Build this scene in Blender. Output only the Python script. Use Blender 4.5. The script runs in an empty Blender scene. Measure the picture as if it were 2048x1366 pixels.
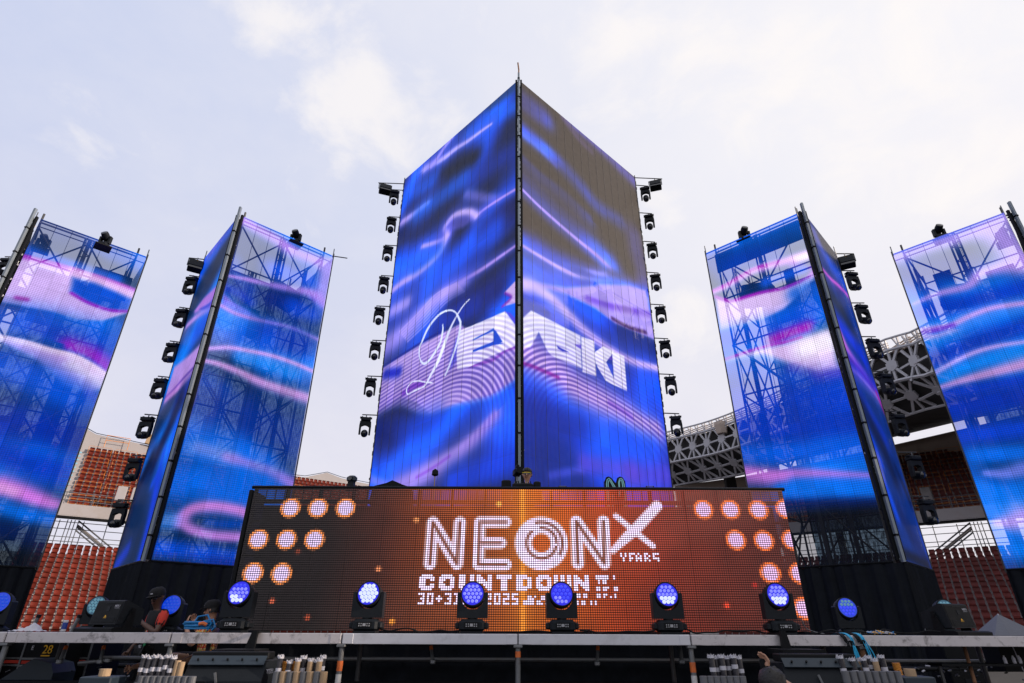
import bpy, bmesh, math, random
import numpy as np
from mathutils import Vector, Matrix, Euler
random.seed(7); RNG=np.random.default_rng(7)
SC=bpy.context.scene; COL=SC.collection; PI=math.pi; R=math.radians
# ------------------------------------------------------------------ camera
EYE=1.75; F=1142.94; PITCH=R(26.747); ROLL=R(.2356)
c_,s_=math.cos(PITCH),math.sin(PITCH); cr,sr=math.cos(ROLL),math.sin(ROLL)
cam=bpy.data.cameras.new('camera'); camo=bpy.data.objects.new('camera',cam); COL.objects.link(camo)
cam.sensor_width=36; cam.lens=36*F/2048; cam.clip_end=2000; cam.clip_start=.05
_r=Vector((1,0,0)); _u=Vector((0,-s_,c_)); _f=Vector((0,c_,s_))
rr=_r*cr+_u*sr; uu=_u*cr-_r*sr
M=Matrix((rr,uu,-_f)).transposed().to_4x4(); M.translation=(0,0,EYE); camo.matrix_world=M
SC.camera=camo
def at(px,py,Y):
    """point on the plane at distance Y seen at photo pixel (px,py)"""
    a,b=px-1024,py-683
    x=(a*cr+b*sr)/F; u=-(-a*sr+b*cr)/F
    d=Vector((x,c_-u*s_,s_+u*c_)); t=Y/d.y
    return Vector((d.x*t,Y,EYE+d.z*t))
def px_of(p):
    y,z=p[1],p[2]-EYE; d=y*c_+z*s_; u=-y*s_+z*c_
    X=F*p[0]/d; Y=-F*u/d
    return 1024+X*cr-Y*sr, 683+X*sr+Y*cr
# ------------------------------------------------------------------ light
EXPO=0.0
SUN_EL=R(18.5); SUN_DIR=Vector((math.cos(SUN_EL)*.985,-math.cos(SUN_EL)*.17,math.sin(SUN_EL))).normalized()
SKY_K=.10; SUN_K=5.0
sun=bpy.data.lights.new('sun','SUN'); sun.energy=SUN_K; sun.angle=R(.5); sun.color=(1,.82,.67)
suno=bpy.data.objects.new('sun',sun); COL.objects.link(suno)
suno.rotation_euler=SUN_DIR.to_track_quat('Z','Y').to_euler()
SC.view_settings.view_transform='Standard'; SC.view_settings.look='None'
SC.view_settings.exposure=EXPO; SC.view_settings.gamma=1; SC.view_settings.use_curve_mapping=False
SC.cycles.transparent_max_bounces=24
EM=1/2**EXPO
def s2l(c):
    return [ (x/12.92 if x<=.04045 else ((x+.055)/1.055)**2.4) for x in (v/255 for v in c)]
W=bpy.data.worlds.new('World'); SC.world=W; W.use_nodes=True
def N(nt,t,ins=None,**kw):
    n=nt.nodes.new(t)
    for k,v in kw.items(): setattr(n,k,v)
    for k,v in (ins or {}).items():
        if hasattr(v,'is_output'): nt.links.new(v,n.inputs[k])
        else: n.inputs[k].default_value=v
    return n
def mth(nt,op,a,b=0.,c=None,clamp=False):
    n=N(nt,'ShaderNodeMath',{0:a,1:b},operation=op,use_clamp=clamp)
    if c is not None:
        if hasattr(c,'is_output'): nt.links.new(c,n.inputs[2])
        else: n.inputs[2].default_value=c
    return n.outputs[0]
def mixc(nt,f,a,b,bt='MIX'):
    n=N(nt,'ShaderNodeMix',data_type='RGBA',blend_type=bt)
    for s,v in ((0,f),(6,a),(7,b)):
        if hasattr(v,'is_output'): nt.links.new(v,n.inputs[s])
        else: n.inputs[s].default_value=v if s==0 else (tuple(v)+(1,))[:4]
    return n.outputs[2]
def make_world():
    nt=W.node_tree; nt.nodes.clear()
    sky=N(nt,'ShaderNodeTexSky',sky_type='NISHITA',sun_disc=False)
    sky.sun_elevation=SUN_EL; sky.sun_rotation=math.atan2(SUN_DIR.x,SUN_DIR.y)
    sky.air_density=1; sky.dust_density=1.5
    b1=N(nt,'ShaderNodeBackground',{'Color':sky.outputs[0],'Strength':SKY_K})
    tc=N(nt,'ShaderNodeTexCoord').outputs['Generated']
    # thin high veil, brighter towards the sun
    dt=N(nt,'ShaderNodeVectorMath',{0:tc,1:SUN_DIR},operation='DOT_PRODUCT').outputs['Value']
    g=N(nt,'ShaderNodeMapRange',{'Value':dt,'From Min':-.55,'From Max':.75},interpolation_type='SMOOTHSTEP').outputs[0]
    veil=mixc(nt,g,s2l((200,208,234)),s2l((243,241,245)))
    # warmer, paler towards the horizon
    sep=N(nt,'ShaderNodeSeparateXYZ',{0:tc}).outputs[2]
    hz=N(nt,'ShaderNodeMapRange',{'Value':sep,'From Min':.05,'From Max':.75,'To Min':.75,'To Max':0},interpolation_type='SMOOTHSTEP').outputs[0]
    veil=mixc(nt,hz,veil,s2l((226,221,231)))
    # clouds: noise gathered round a few directions
    mp=N(nt,'ShaderNodeMapping',{'Vector':tc,'Scale':(1,1,1.5)}).outputs[0]
    n1=N(nt,'ShaderNodeTexNoise',{'Vector':mp,'Scale':6.5,'Detail':11,'Roughness':.60,'Distortion':.35}).outputs[0]
    acc=None
    for px,py,rad,w in ((548,28,.085,1.),(610,160,.12,.6),(700,190,.12,1.),(780,250,.11,.9),(880,215,.10,.75),(690,318,.05,.6),(1265,45,.13,.8),(1390,90,.16,.7),
                        (1240,180,.10,.6),(1480,250,.12,.7),(1650,60,.20,.6),(1340,400,.08,.6),(1000,120,.2,.35),(430,280,.2,.2),(330,330,.22,.2),(1360,690,.1,.6),(1860,120,.2,.8),(1720,260,.16,.7),(1960,330,.2,.7),(1560,140,.14,.8),(120,150,.2,.05),(90,330,.2,.05),(560,380,.1,.25)):
        p=at(px,py,1.); d=Vector((p.x,p.y,p.z-EYE)).normalized()
        q=N(nt,'ShaderNodeVectorMath',{0:tc,1:d},operation='DISTANCE').outputs['Value']
        e=N(nt,'ShaderNodeMapRange',{'Value':q,'From Min':rad*1.5,'From Max':0,'To Min':0,'To Max':w},interpolation_type='SMOOTHSTEP').outputs[0]
        acc=e if acc is None else mth(nt,'MAXIMUM',acc,e)
    lift=mth(nt,'MULTIPLY_ADD',acc,.42,mth(nt,'SUBTRACT',n1,.635))
    cm=N(nt,'ShaderNodeMapRange',{'Value':lift,'From Min':0,'From Max':.34},interpolation_type='SMOOTHSTEP').outputs[0]
    n2=N(nt,'ShaderNodeTexNoise',{'Vector':mp,'Scale':2.2,'Detail':6,'Roughness':.6}).outputs[0]
    soft=N(nt,'ShaderNodeMapRange',{'Value':n2,'From Min':.42,'From Max':.75,'To Max':.34}).outputs[0]
    cm=mth(nt,'MAXIMUM',mth(nt,'MULTIPLY',cm,.72),soft)
    colr=mixc(nt,cm,veil,s2l((253,247,243)))
    b2=N(nt,'ShaderNodeBackground',{'Color':colr,'Strength':EM*1.11})
    mx=N(nt,'ShaderNodeMixShader',{0:.93,1:b1.outputs[0],2:b2.outputs[0]})
    o=N(nt,'ShaderNodeOutputWorld'); nt.links.new(mx.outputs[0],o.inputs[0])
make_world()
# ------------------------------------------------------------------ helpers
class MB:
    """collects faces, links them as ONE mesh object"""
    def __init__(s): s.v=[]; s.f=[]; s.m=[]; s.T=None
    def add(s,vs,fs,m=0):
        b=len(s.v)
        s.v+= [tuple(s.T@Vector(v)) for v in vs] if s.T else [tuple(v) for v in vs]
        s.f+=[tuple(b+i for i in f) for f in fs]; s.m+=[m]*len(fs); return s
    def box(s,c,d,rot=None,m=0,bev=0):
        x,y,z=(k/2 for k in d)
        if bev:
            e=bev; vs=[]; 
            for sz in (-1,1):
                for r_,h in ((0,z-e),(e,z)) if sz>0 else ((e,z),(0,z-e)):
                    X,Y=x-r_,y-r_; k=e
                    vs+=[(X-k,-Y,sz*h),(X,-Y+k,sz*h),(X,Y-k,sz*h),(X-k,Y,sz*h),(-X+k,Y,sz*h),(-X,Y-k,sz*h),(-X,-Y+k,sz*h),(-X+k,-Y,sz*h)]
            fs=[tuple(range(7,-1,-1)),tuple(range(24,32))]
            for l in range(3):
                for i in range(8): fs.append((l*8+i,l*8+(i+1)%8,l*8+8+(i+1)%8,l*8+8+i))
        else:
            vs=[(a*x,b*y,g*z) for g in(-1,1) for b in(-1,1) for a in(-1,1)]
            fs=[(0,2,3,1),(4,5,7,6),(0,1,5,4),(2,6,7,3),(0,4,6,2),(1,3,7,5)]
        Rm=rot.to_matrix() if rot is not None else Matrix.Identity(3)
        return s.add([Rm@Vector(v)+Vector(c) for v in vs],fs,m)
    def tube(s,p,q,r,n=8,m=0,r2=None,cap=True):
        p,q=Vector(p),Vector(q); d=q-p
        if d.length<1e-6: return s
        Z=d.normalized(); A=Z.orthogonal().normalized(); B=Z.cross(A); r2=r if r2 is None else r2
        vs=[]
        for o,rad in ((p,r),(q,r2)):
            for i in range(n):
                a=2*PI*i/n; vs.append(o+A*math.cos(a)*rad+B*math.sin(a)*rad)
        fs=[(i,(i+1)%n,n+(i+1)%n,n+i) for i in range(n)]
        if cap: fs+=[tuple(range(n-1,-1,-1)),tuple(range(n,2*n))]
        return s.add(vs,fs,m)
    def sweep(s,pts,r,n=6,m=0):
        P=[Vector(p) for p in pts]; k=len(P); vs=[]; A=None
        for i in range(k):
            t=(P[min(i+1,k-1)]-P[max(i-1,0)])
            t=t.normalized() if t.length>1e-9 else Vector((1,0,0))
            A=t.orthogonal().normalized() if A is None else (A-t*A.dot(t)).normalized() if (A-t*A.dot(t)).length>1e-6 else t.orthogonal().normalized()
            B=t.cross(A); rad=r(i/(k-1)) if callable(r) else r
            vs+=[P[i]+A*math.cos(2*PI*j/n)*rad+B*math.sin(2*PI*j/n)*rad for j in range(n)]
        fs=[(i*n+j,i*n+(j+1)%n,(i+1)*n+(j+1)%n,(i+1)*n+j) for i in range(k-1) for j in range(n)]
        fs+=[tuple(range(n-1,-1,-1)),tuple(range((k-1)*n,k*n))]
        return s.add(vs,fs,m)
    def prism(s,poly,axis,a,b,m=0):
        """polygon (list of 2-D points) pushed from a to b along axis 0/1/2"""
        n=len(poly); vs=[]
        for h in (a,b):
            for x,y in poly: vs.append({0:(h,x,y),1:(x,h,y),2:(x,y,h)}[axis])
        area=sum(poly[i][0]*poly[(i+1)%n][1]-poly[(i+1)%n][0]*poly[i][1] for i in range(n))
        fs=[tuple(range(n)),tuple(range(2*n-1,n-1,-1))]+[(i,n+i,n+(i+1)%n,(i+1)%n) for i in range(n)]
        return s.add(vs,fs,m)
    def lathe(s,prof,n=20,m=0,sx=1,sy=1,o=(0,0,0),cap=True):
        vs=[];k=len(prof)
        for r_,z in prof:
            vs+=[(o[0]+r_*math.cos(2*PI*i/n)*sx,o[1]+r_*math.sin(2*PI*i/n)*sy,o[2]+z) for i in range(n)]
        fs=[(j*n+i,j*n+(i+1)%n,(j+1)*n+(i+1)%n,(j+1)*n+i) for j in range(k-1) for i in range(n)]
        if cap: fs+=[tuple(range(n-1,-1,-1)),tuple(range((k-1)*n,k*n))]
        return s.add(vs,fs,m)
    def mesh(s,name,mats,smooth=None):
        me=bpy.data.meshes.new(name); me.from_pydata(s.v,[],s.f)
        for m in (mats if isinstance(mats,(list,tuple)) else [mats]): me.materials.append(m)
        me.polygons.foreach_set('material_index',s.m)
        bm=bmesh.new(); bm.from_mesh(me); bmesh.ops.recalc_face_normals(bm,faces=bm.faces); bm.to_mesh(me); bm.free()
        if smooth is not None:
            me.polygons.foreach_set('use_smooth',[True]*len(me.polygons)); me.set_sharp_from_angle(angle=R(smooth))
        me.update(); return me
    def build(s,name,mats,parent=None,loc=None,rot=None,smooth=None):
        return obj(name,s.mesh(name,mats,smooth),parent,loc,rot)
def obj(name,me,parent=None,loc=None,rot=None):
    o=bpy.data.objects.new(name,me); COL.objects.link(o)
    if parent: o.parent=parent
    if loc is not None: o.location=loc
    if rot is not None: o.rotation_euler=rot
    return o
def tag(o,label=None,cat=None,group=None,kind=None):
    if label: o['label']=label
    if cat: o['category']=cat
    if group: o['group']=group
    if kind: o['kind']=kind
    return o
def thing(name,label,cat,loc=(0,0,0),rz=0,group=None):
    o=bpy.data.objects.new(name,None); COL.objects.link(o); o.location=loc; o.rotation_euler=(0,0,rz) if not isinstance(rz,tuple) else rz
    o.empty_display_size=.1
    return tag(o,label,cat,group)
def dup(root,loc,rz=None,label=None):
    def cp(o,par):
        c=o.copy(); COL.objects.link(c)
        if par: c.parent=par
        for k in o.children: cp(k,c)
        return c
    r=cp(root,None); r.location=loc
    if rz is not None: r.rotation_euler=(0,0,rz) if not isinstance(rz,tuple) else rz
    if label: r['label']=label
    return r
# ------------------------------------------------------------------ materials
def mat(name,col,rough=.6,metal=0.,var=.25,scale=6.,bump=0.,bscale=40.,spec=.4,dirt=None,dscale=3.,damt=.5,srgb=False):
    """principled paint/metal/cloth: colour broken up by noise, optional darker wear and fine relief"""
    m=bpy.data.materials.new(name); m.use_nodes=True; nt=m.node_tree; b=nt.nodes['Principled BSDF']
    if srgb: col=s2l(col)
    tc=N(nt,'ShaderNodeTexCoord').outputs['Object']
    n=N(nt,'ShaderNodeTexNoise',{'Vector':tc,'Scale':scale,'Detail':6,'Roughness':.6}).outputs[0]
    f=mth(nt,'MULTIPLY_ADD',n,2*var,1-var)
    vm=N(nt,'ShaderNodeVectorMath',{0:tuple(col)[:3],3:f},operation='SCALE').outputs[0]
    out=vm
    if dirt is not None:
        d=N(nt,'ShaderNodeTexNoise',{'Vector':tc,'Scale':dscale,'Detail':10,'Roughness':.72,'Distortion':.4}).outputs[0]
        k=N(nt,'ShaderNodeMapRange',{'Value':d,'From Min':.52,'From Max':.66,'To Max':damt}).outputs[0]
        out=mixc(nt,k,out,dirt)
    if name.endswith('seat_plastic'):
        rnd=N(nt,'ShaderNodeObjectInfo').outputs['Random']
        out=N(nt,'ShaderNodeVectorMath',{0:out,3:mth(nt,'MULTIPLY_ADD',rnd,.5,.78)},operation='SCALE').outputs[0]
    nt.links.new(out,b.inputs['Base Color'])
    r2=mth(nt,'MULTIPLY_ADD',n,.3,rough-.15,clamp=True); nt.links.new(r2,b.inputs['Roughness'])
    b.inputs['Metallic'].default_value=metal; b.inputs['Specular IOR Level'].default_value=spec
    if bump:
        h=N(nt,'ShaderNodeTexNoise',{'Vector':tc,'Scale':bscale,'Detail':5}).outputs[0]
        bp=N(nt,'ShaderNodeBump',{'Height':h,'Strength':bump,'Distance':.02}).outputs[0]; nt.links.new(bp,b.inputs['Normal'])
    return m
def emis(name,col,k=1.,var=.0,scale=60.):
    m=bpy.data.materials.new(name); m.use_nodes=True; nt=m.node_tree; b=nt.nodes['Principled BSDF']
    tc=N(nt,'ShaderNodeTexCoord').outputs['Object']
    n=N(nt,'ShaderNodeTexNoise',{'Vector':tc,'Scale':scale}).outputs[0]
    b.inputs['Base Color'].default_value=(.01,.01,.015,1); b.inputs['Roughness'].default_value=.25
    b.inputs['Emission Color'].default_value=(*s2l(col),1)
    nt.links.new(mth(nt,'MULTIPLY_ADD',n,2*var*k*EM,k*EM*(1-var)),b.inputs['Emission Strength'])
    return m
BLACK=mat('black_paint',(.005,.006,.0075),.55,var=.4,scale=8,bump=.1,spec=.14)
DARKGREY=mat('dark_grey_plastic',(.0115,.0145,.0185),.5,var=.25,scale=14,bump=.08,spec=.14)
CLOTH=mat('black_molton',(.0115,.0135,.0175),.95,var=.5,scale=2.5,bump=.5,bscale=9,spec=.08)
STEEL=mat('galvanised_steel',(.17,.18,.19),.45,.6,var=.3,scale=12,dirt=(.06,.045,.035),dscale=6)
TUBE=mat('scaffold_tube',(.06,.062,.066),.5,.4,var=.35,scale=9,dirt=(.05,.03,.02),dscale=4)
ALU=mat('worn_aluminium',(.53,.505,.515),.42,.35,var=.14,scale=5,dirt=(.07,.065,.06),dscale=7,damt=.75,bump=.05)
ALUCLEAN=mat('clean_aluminium',(.57,.58,.62),.38,.4,var=.08,scale=3,dirt=(.2,.2,.2),dscale=5,damt=.25)
POST=mat('corner_steel',(.20,.24,.28),.5,.3,var=.15,scale=3)
RUST=mat('rusty_tube',(.22,.11,.055),.7,.2,var=.4,scale=20)
ORANGE=mat('orange_paint',(.62,.14,.03),.5,var=.25,scale=10,dirt=(.12,.05,.03),dscale=8,damt=.5)
WHITEP=mat('white_paint',(.62,.61,.6),.5,var=.12,scale=6,dirt=(.25,.23,.2),dscale=6,damt=.5)
SEATRED=mat('red_seat_plastic',(.135,.017,.009),.62,var=.22,scale=1.2,dirt=(.10,.025,.018),dscale=2,damt=.4,spec=.15)
SEATRED2=mat('shaded_red_seat_plastic',(.12,.017,.014),.6,var=.22,scale=1.2,dirt=(.14,.05,.04),dscale=2,damt=.4)  # same red plastic, the right stand's shade put into its colour
CONC=mat('painted_concrete',(.34,.325,.335),.85,var=.12,scale=.8,dirt=(.3,.27,.25),dscale=.7,damt=.5,bump=.2)
CONCD=mat('grey_concrete',(.2,.19,.19),.85,var=.2,scale=.8,dirt=(.1,.1,.1),dscale=.6,damt=.5,bump=.2)
SKYBLUE=mat('pale_blue_step_paint',(.2,.45,.6),.7,var=.15,scale=2)
ORAIL=mat('orange_rail_paint',(.65,.24,.04),.5,var=.15,scale=5)
GRAIL=mat('grey_rail_paint',(.13,.14,.16),.5,.2,var=.2,scale=6)
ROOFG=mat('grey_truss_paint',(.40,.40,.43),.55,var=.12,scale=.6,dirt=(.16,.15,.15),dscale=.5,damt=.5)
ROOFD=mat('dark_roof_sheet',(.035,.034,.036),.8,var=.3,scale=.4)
BEIGE=mat('beige_wall',(.42,.35,.3),.8,var=.1,scale=.4,dirt=(.25,.2,.17),dscale=.4,damt=.4)
LABEL=mat('white_label',(.48,.48,.53),.6,var=.08,scale=30)
KRAFT=mat('kraft_card',(.36,.25,.15),.8,var=.25,scale=25)
GOLD=mat('gold_foil',(.5,.2,.03),.35,.5,var=.5,scale=60,bump=.6,bscale=90)
CLEAR=mat('smoky_plastic_tube',(.035,.035,.042),.18,var=.5,scale=30,spec=.7)
GREYT=mat('grey_launcher_tube',(.13,.135,.145),.5,.2,var=.2,scale=12)
BLUECABLE=mat('blue_cable',(.01,.17,.42),.45,var=.2,scale=10)
CYANCABLE=mat('light_blue_cable',(.02,.36,.62),.45,var=.2,scale=10)
YELLOW=mat('yellow_sticker',(.8,.42,.01),.5,var=.05)
BLUEGREY=mat('blue_grey_steel',(.018,.03,.043),.5,.1,var=.2,scale=8)
SKIN=mat('skin',(.42,.23,.15),.5,var=.12,scale=20)
SKINSHADE=mat('darker_shaded_skin',(.085,.042,.028),.5,var=.15,scale=20)  # darker skin, lowered further: the man's shadow is put into the colour
HAIR=mat('black_hair',(.008,.007,.007),.5,var=.3,scale=60,bump=.5)
FBLACK=mat('black_fabric',(.006,.006,.0075),.9,var=.35,scale=20,bump=.3)
FRED=mat('red_fabric',(.5,.035,.02),.8,var=.15,scale=20)
JEANS=mat('pale_blue_denim',(.17,.31,.48),.85,var=.25,scale=15,bump=.3)
def patt(name,cols,scale=24):
    m=bpy.data.materials.new(name); m.use_nodes=True; nt=m.node_tree; b=nt.nodes['Principled BSDF']
    tc=N(nt,'ShaderNodeTexCoord').outputs['Object']
    v=N(nt,'ShaderNodeTexVoronoi',{'Vector':tc,'Scale':scale}).outputs['Color']
    r=N(nt,'ShaderNodeValToRGB',{0:N(nt,'ShaderNodeSeparateColor',{0:v}).outputs[0]}); cr_=r.color_ramp; cr_.interpolation='CONSTANT'
    while len(cr_.elements)<len(cols): cr_.elements.new(.5)
    for i,c in enumerate(cols): cr_.elements[i].position=i/len(cols); cr_.elements[i].color=(*s2l(c),1)
    nt.links.new(r.outputs[0],b.inputs['Base Color']); b.inputs['Roughness'].default_value=.85
    return m
PATTERN=patt('patterned_shirt',[(200,60,40),(225,150,60),(150,160,90),(230,200,150),(190,40,50)],60)
SCREENS={
 'CL':[
  ["f",[0,66,220]],
  ["w",0.28,1.22,0.95,0.18,1.25,0.4],
  ["s",[[0.11,20.63,0.727,0.509],[1.47,20.78,0.761,0.532],[3.0,20.87,0.796,0.557]],[0,42,95],0.9,0],
  ["s",[[0.11,19.2,0.48,0.48],[1.43,19.62,0.508,0.508],[2.94,19.82,0.534,0.534]],[0,90,235],0.7,0],
  ["s",[[0.16,20.29,0.323,0.323],[0.84,20.39,0.331,0.331],[1.56,20.46,0.339,0.339]],[0,48,105],0.8,0],
  ["s",[[1.53,19.36,0.325,0.254],[2.05,19.43,0.401,0.293],[2.92,19.51,0.484,0.337],[3.72,19.66,0.57,0.384],[4.56,19.71,0.658,0.43],[5.58,19.97,0.78,0.485],[5.98,20.03,0.879,0.531]],[86,92,232],0.52,0],
  ["s",[[1.53,19.36,0.079,0.079],[2.05,19.43,0.108,0.097],[2.92,19.51,0.14,0.117],[3.72,19.66,0.173,0.138],[4.56,19.71,0.207,0.159],[5.58,19.97,0.254,0.184],[5.98,20.03,0.292,0.205]],[171,159,247],0.95,0],
  ["s",[[4.03,20.54,0.541,0.357],[4.5,20.38,0.544,0.357],[4.96,20.1,0.544,0.357],[5.44,19.87,0.546,0.359]],[86,92,232],0.44,0],
  ["s",[[4.03,20.54,0.162,0.126],[4.5,20.38,0.163,0.126],[4.96,20.1,0.163,0.126],[5.44,19.87,0.164,0.127]],[151,139,242],0.8,0],
  ["s",[[4.47,18.61,0.606,0.606],[3.46,18.46,0.586,0.586],[2.52,18.33,0.567,0.567]],[2,16,44],1,0],
  ["s",[[6.47,18.78,0.482,0.482],[5.55,18.6,0.467,0.467],[4.69,18.43,0.454,0.454]],[0,30,110],0.6,0],
  ["s",[[8.41,19.47,0.606,0.606],[6.8,19.19,0.576,0.576],[5.33,18.94,0.549,0.549]],[0,84,232],0.7,0],
  ["s",[[1.71,17.16,0.659,0.659],[0.79,17.06,0.638,0.638],[-0.07,16.96,0.618,0.618]],[0,40,150],0.7,0],
  ["s",[[5.47,17.85,0.513,0.489],[6.36,17.88,0.523,0.632],[7.37,17.95,0.536,0.78]],[86,92,232],0.5,0],
  ["s",[[5.47,17.85,0.151,0.186],[6.36,17.88,0.155,0.251],[7.37,17.95,0.16,0.318]],[171,151,244],0.9,0],
  ["s",[[7.9,17.12,0.546,0.546],[6.61,16.94,0.525,0.525],[5.42,16.77,0.505,0.505]],[0,26,92],0.95,0],
  ["s",[[6.08,17.63,0.608,0.608],[4.6,17.62,0.584,0.584],[3.22,17.61,0.562,0.562]],[0,92,238],0.6,0],
  ["s",[[2.85,16.67,0.267,0.267],[1.91,15.95,0.252,0.252],[1.04,15.28,0.238,0.238]],[139,127,237],0.5,0],
  ["s",[[1.58,14.28,0.751,0.751],[0.93,14.41,0.74,0.74],[0.3,14.53,0.729,0.729]],[0,24,108],1,0],
  ["s",[[0.55,14.37,0.617,0.617],[0.41,14.4,0.615,0.615],[0.26,14.43,0.613,0.613]],[0,16,80],0.9,0],
  ["s",[[0.15,15.2,0.299,0.232],[0.95,15.27,0.305,0.236],[1.79,15.3,0.31,0.241],[2.27,15.22,0.31,0.241]],[86,92,232],0.5,0],
  ["s",[[0.15,15.2,0.069,0.069],[0.95,15.27,0.071,0.071],[1.79,15.3,0.073,0.073],[2.27,15.22,0.073,0.073]],[171,139,234],0.9,0],
  ["p",[[2.27,15.26],[2.7,15.78],[3.56,16.1],[4.14,15.83],[4.05,15.49],[2.96,15.13]],[120,100,228],0.45,0.142],
  ["s",[[2.22,15.28,0.601,0.487],[2.7,15.74,0.567,0.458],[3.56,16.06,0.544,0.439],[4.11,15.81,0.507,0.408],[4.0,15.45,0.463,0.37]],[86,92,232],0.47,0],
  ["s",[[2.22,15.28,0.185,0.185],[2.7,15.74,0.172,0.172],[3.56,16.06,0.163,0.163],[4.11,15.81,0.149,0.149],[4.0,15.45,0.132,0.132]],[199,175,250],0.85,0],
  ["s",[[5.57,15.65,0.481,0.386],[4.37,15.28,0.463,0.37],[3.93,15.29,0.458,0.366]],[86,92,232],0.44,0],
  ["s",[[5.57,15.65,0.139,0.139],[4.37,15.28,0.132,0.132],[3.93,15.29,0.13,0.13]],[183,159,247],0.8,0],
  ["s",[[3.93,15.29,0.796,0.509],[4.31,14.75,0.754,0.478],[5.08,14.51,0.728,0.469],[5.89,14.43,0.705,0.465],[6.88,14.47,0.687,0.463],[7.52,14.41,0.658,0.454]],[86,92,232],0.5,0],
  ["s",[[3.93,15.29,0.26,0.195],[4.31,14.75,0.244,0.181],[5.08,14.51,0.234,0.177],[5.89,14.43,0.225,0.175],[6.88,14.47,0.218,0.174],[7.52,14.41,0.207,0.17]],[183,159,247],0.9,0],
  ["s",[[5.88,14.82,0.404,0.404],[5.11,14.82,0.395,0.395],[4.37,14.83,0.387,0.387]],[0,84,235],0.6,0],
  ["s",[[4.08,13.63,0.667,0.667],[2.58,13.86,0.643,0.643],[1.21,14.07,0.622,0.622]],[0,72,228],0.8,0],
  ["s",[[1.98,13.25,0.446,0.446],[3.12,13.06,0.459,0.459],[4.34,12.86,0.472,0.472]],[0,40,150],0.7,0],
  ["s",[[0.13,12.84,0.279,0.214],[0.9,12.78,0.331,0.258],[1.78,12.72,0.383,0.302],[2.71,12.72,0.44,0.351],[3.8,12.68,0.502,0.403]],[86,92,232],0.5,0],
  ["s",[[0.13,12.84,0.061,0.061],[0.9,12.78,0.081,0.081],[1.78,12.72,0.101,0.101],[2.71,12.72,0.123,0.123],[3.8,12.68,0.147,0.147]],[171,139,234],0.9,0],
  ["s",[[2.81,12.61,0.697,0.815],[3.95,12.71,0.871,0.986],[5.25,12.47,1.048,1.16],[6.29,12.08,1.217,1.325],[7.59,11.9,1.412,1.514]],[86,92,232],0.47,0],
  ["s",[[2.81,12.61,0.222,0.334],[3.95,12.71,0.289,0.412],[5.25,12.47,0.357,0.491],[6.29,12.08,0.422,0.566],[7.59,11.9,0.497,0.652]],[153,137,238],0.85,0],
  ["s",[[3.19,12.79,0.047,0.047],[4.37,12.85,0.049,0.049],[5.57,12.45,0.05,0.05],[6.63,12.14,0.051,0.051]],[187,163,247],0.55,0],
  ["s",[[3.11,12.69,0.047,0.047],[4.26,12.74,0.048,0.048],[5.45,12.34,0.049,0.049],[6.53,12.02,0.05,0.05]],[187,163,247],0.55,0],
  ["s",[[3.03,12.6,0.046,0.046],[4.16,12.63,0.048,0.048],[5.33,12.23,0.049,0.049],[6.42,11.91,0.05,0.05]],[187,163,247],0.55,0],
  ["s",[[2.95,12.51,0.046,0.046],[4.06,12.53,0.048,0.048],[5.21,12.11,0.048,0.048],[6.31,11.8,0.049,0.049]],[187,163,247],0.55,0],
  ["s",[[2.87,12.42,0.046,0.046],[3.97,12.42,0.047,0.047],[5.09,12.0,0.048,0.048],[6.2,11.69,0.049,0.049]],[187,163,247],0.55,0],
  ["s",[[2.79,12.33,0.045,0.045],[3.87,12.32,0.047,0.047],[4.97,11.9,0.048,0.048],[6.1,11.58,0.049,0.049]],[187,163,247],0.55,0],
  ["s",[[2.71,12.24,0.045,0.045],[3.77,12.21,0.047,0.047],[4.86,11.79,0.047,0.047],[6.0,11.47,0.048,0.048]],[187,163,247],0.55,0],
  ["s",[[7.33,13.36,0.975,0.804],[6.83,13.34,0.962,0.793],[6.34,13.32,0.949,0.782]],[86,92,232],0.44,0],
  ["s",[[7.33,13.36,0.329,0.329],[6.83,13.34,0.324,0.324],[6.34,13.32,0.319,0.319]],[163,147,242],0.8,0],
  ["s",[[3.13,11.7,0.646,0.646],[2.05,11.67,0.622,0.622],[1.04,11.65,0.601,0.601]],[0,22,104],1,0],
  ["s",[[4.08,11.4,0.547,0.547],[3.09,11.39,0.529,0.529],[2.15,11.37,0.513,0.513]],[0,40,165],0.8,0],
  ["p",[[0.12,11.51],[0.66,11.29],[0.34,10.99],[0.77,10.81],[0.12,10.68]],[205,170,228],0.95,0.037],
  ["s",[[0.63,11.24,0.064,0.064],[0.36,10.97,0.063,0.063],[0.75,10.81,0.063,0.063]],[110,30,170],0.8,0],
  ["p",[[7.64,10.93],[5.07,11.05],[2.88,11.0],[2.6,10.77],[2.25,10.6],[0.65,10.58],[0.11,9.82],[0.11,8.55],[0.24,8.17],[1.19,7.98],[3.01,8.17],[4.24,8.18],[5.07,8.76],[6.17,9.27],[7.54,9.18]],[196,168,232],0.96,0.069],
  ["s",[[7.53,10.93,0.071,0.071],[5.08,11.09,0.066,0.066],[3.8,11.09,0.064,0.064]],[0,20,130],0.8,0],
  ["s",[[7.32,10.54,0.261,0.261],[6.86,10.44,0.256,0.256],[6.42,10.35,0.252,0.252]],[10,30,180],1,0],
  ["s",[[7.54,9.18,0.219,0.328],[6.6,9.3,0.214,0.321],[5.56,9.39,0.208,0.312],[4.76,9.38,0.203,0.304]],[203,163,234],0.7,0],
  ["s",[[5.97,9.35,0.129,0.129],[5.37,9.46,0.128,0.128],[4.76,9.38,0.125,0.125]],[112,40,190],0.85,0],
  ["p",[[3.33,9.89],[3.02,10.53],[2.78,10.25],[2.89,9.68],[3.24,9.43]],[60,60,215],0.75,0.114],
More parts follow.
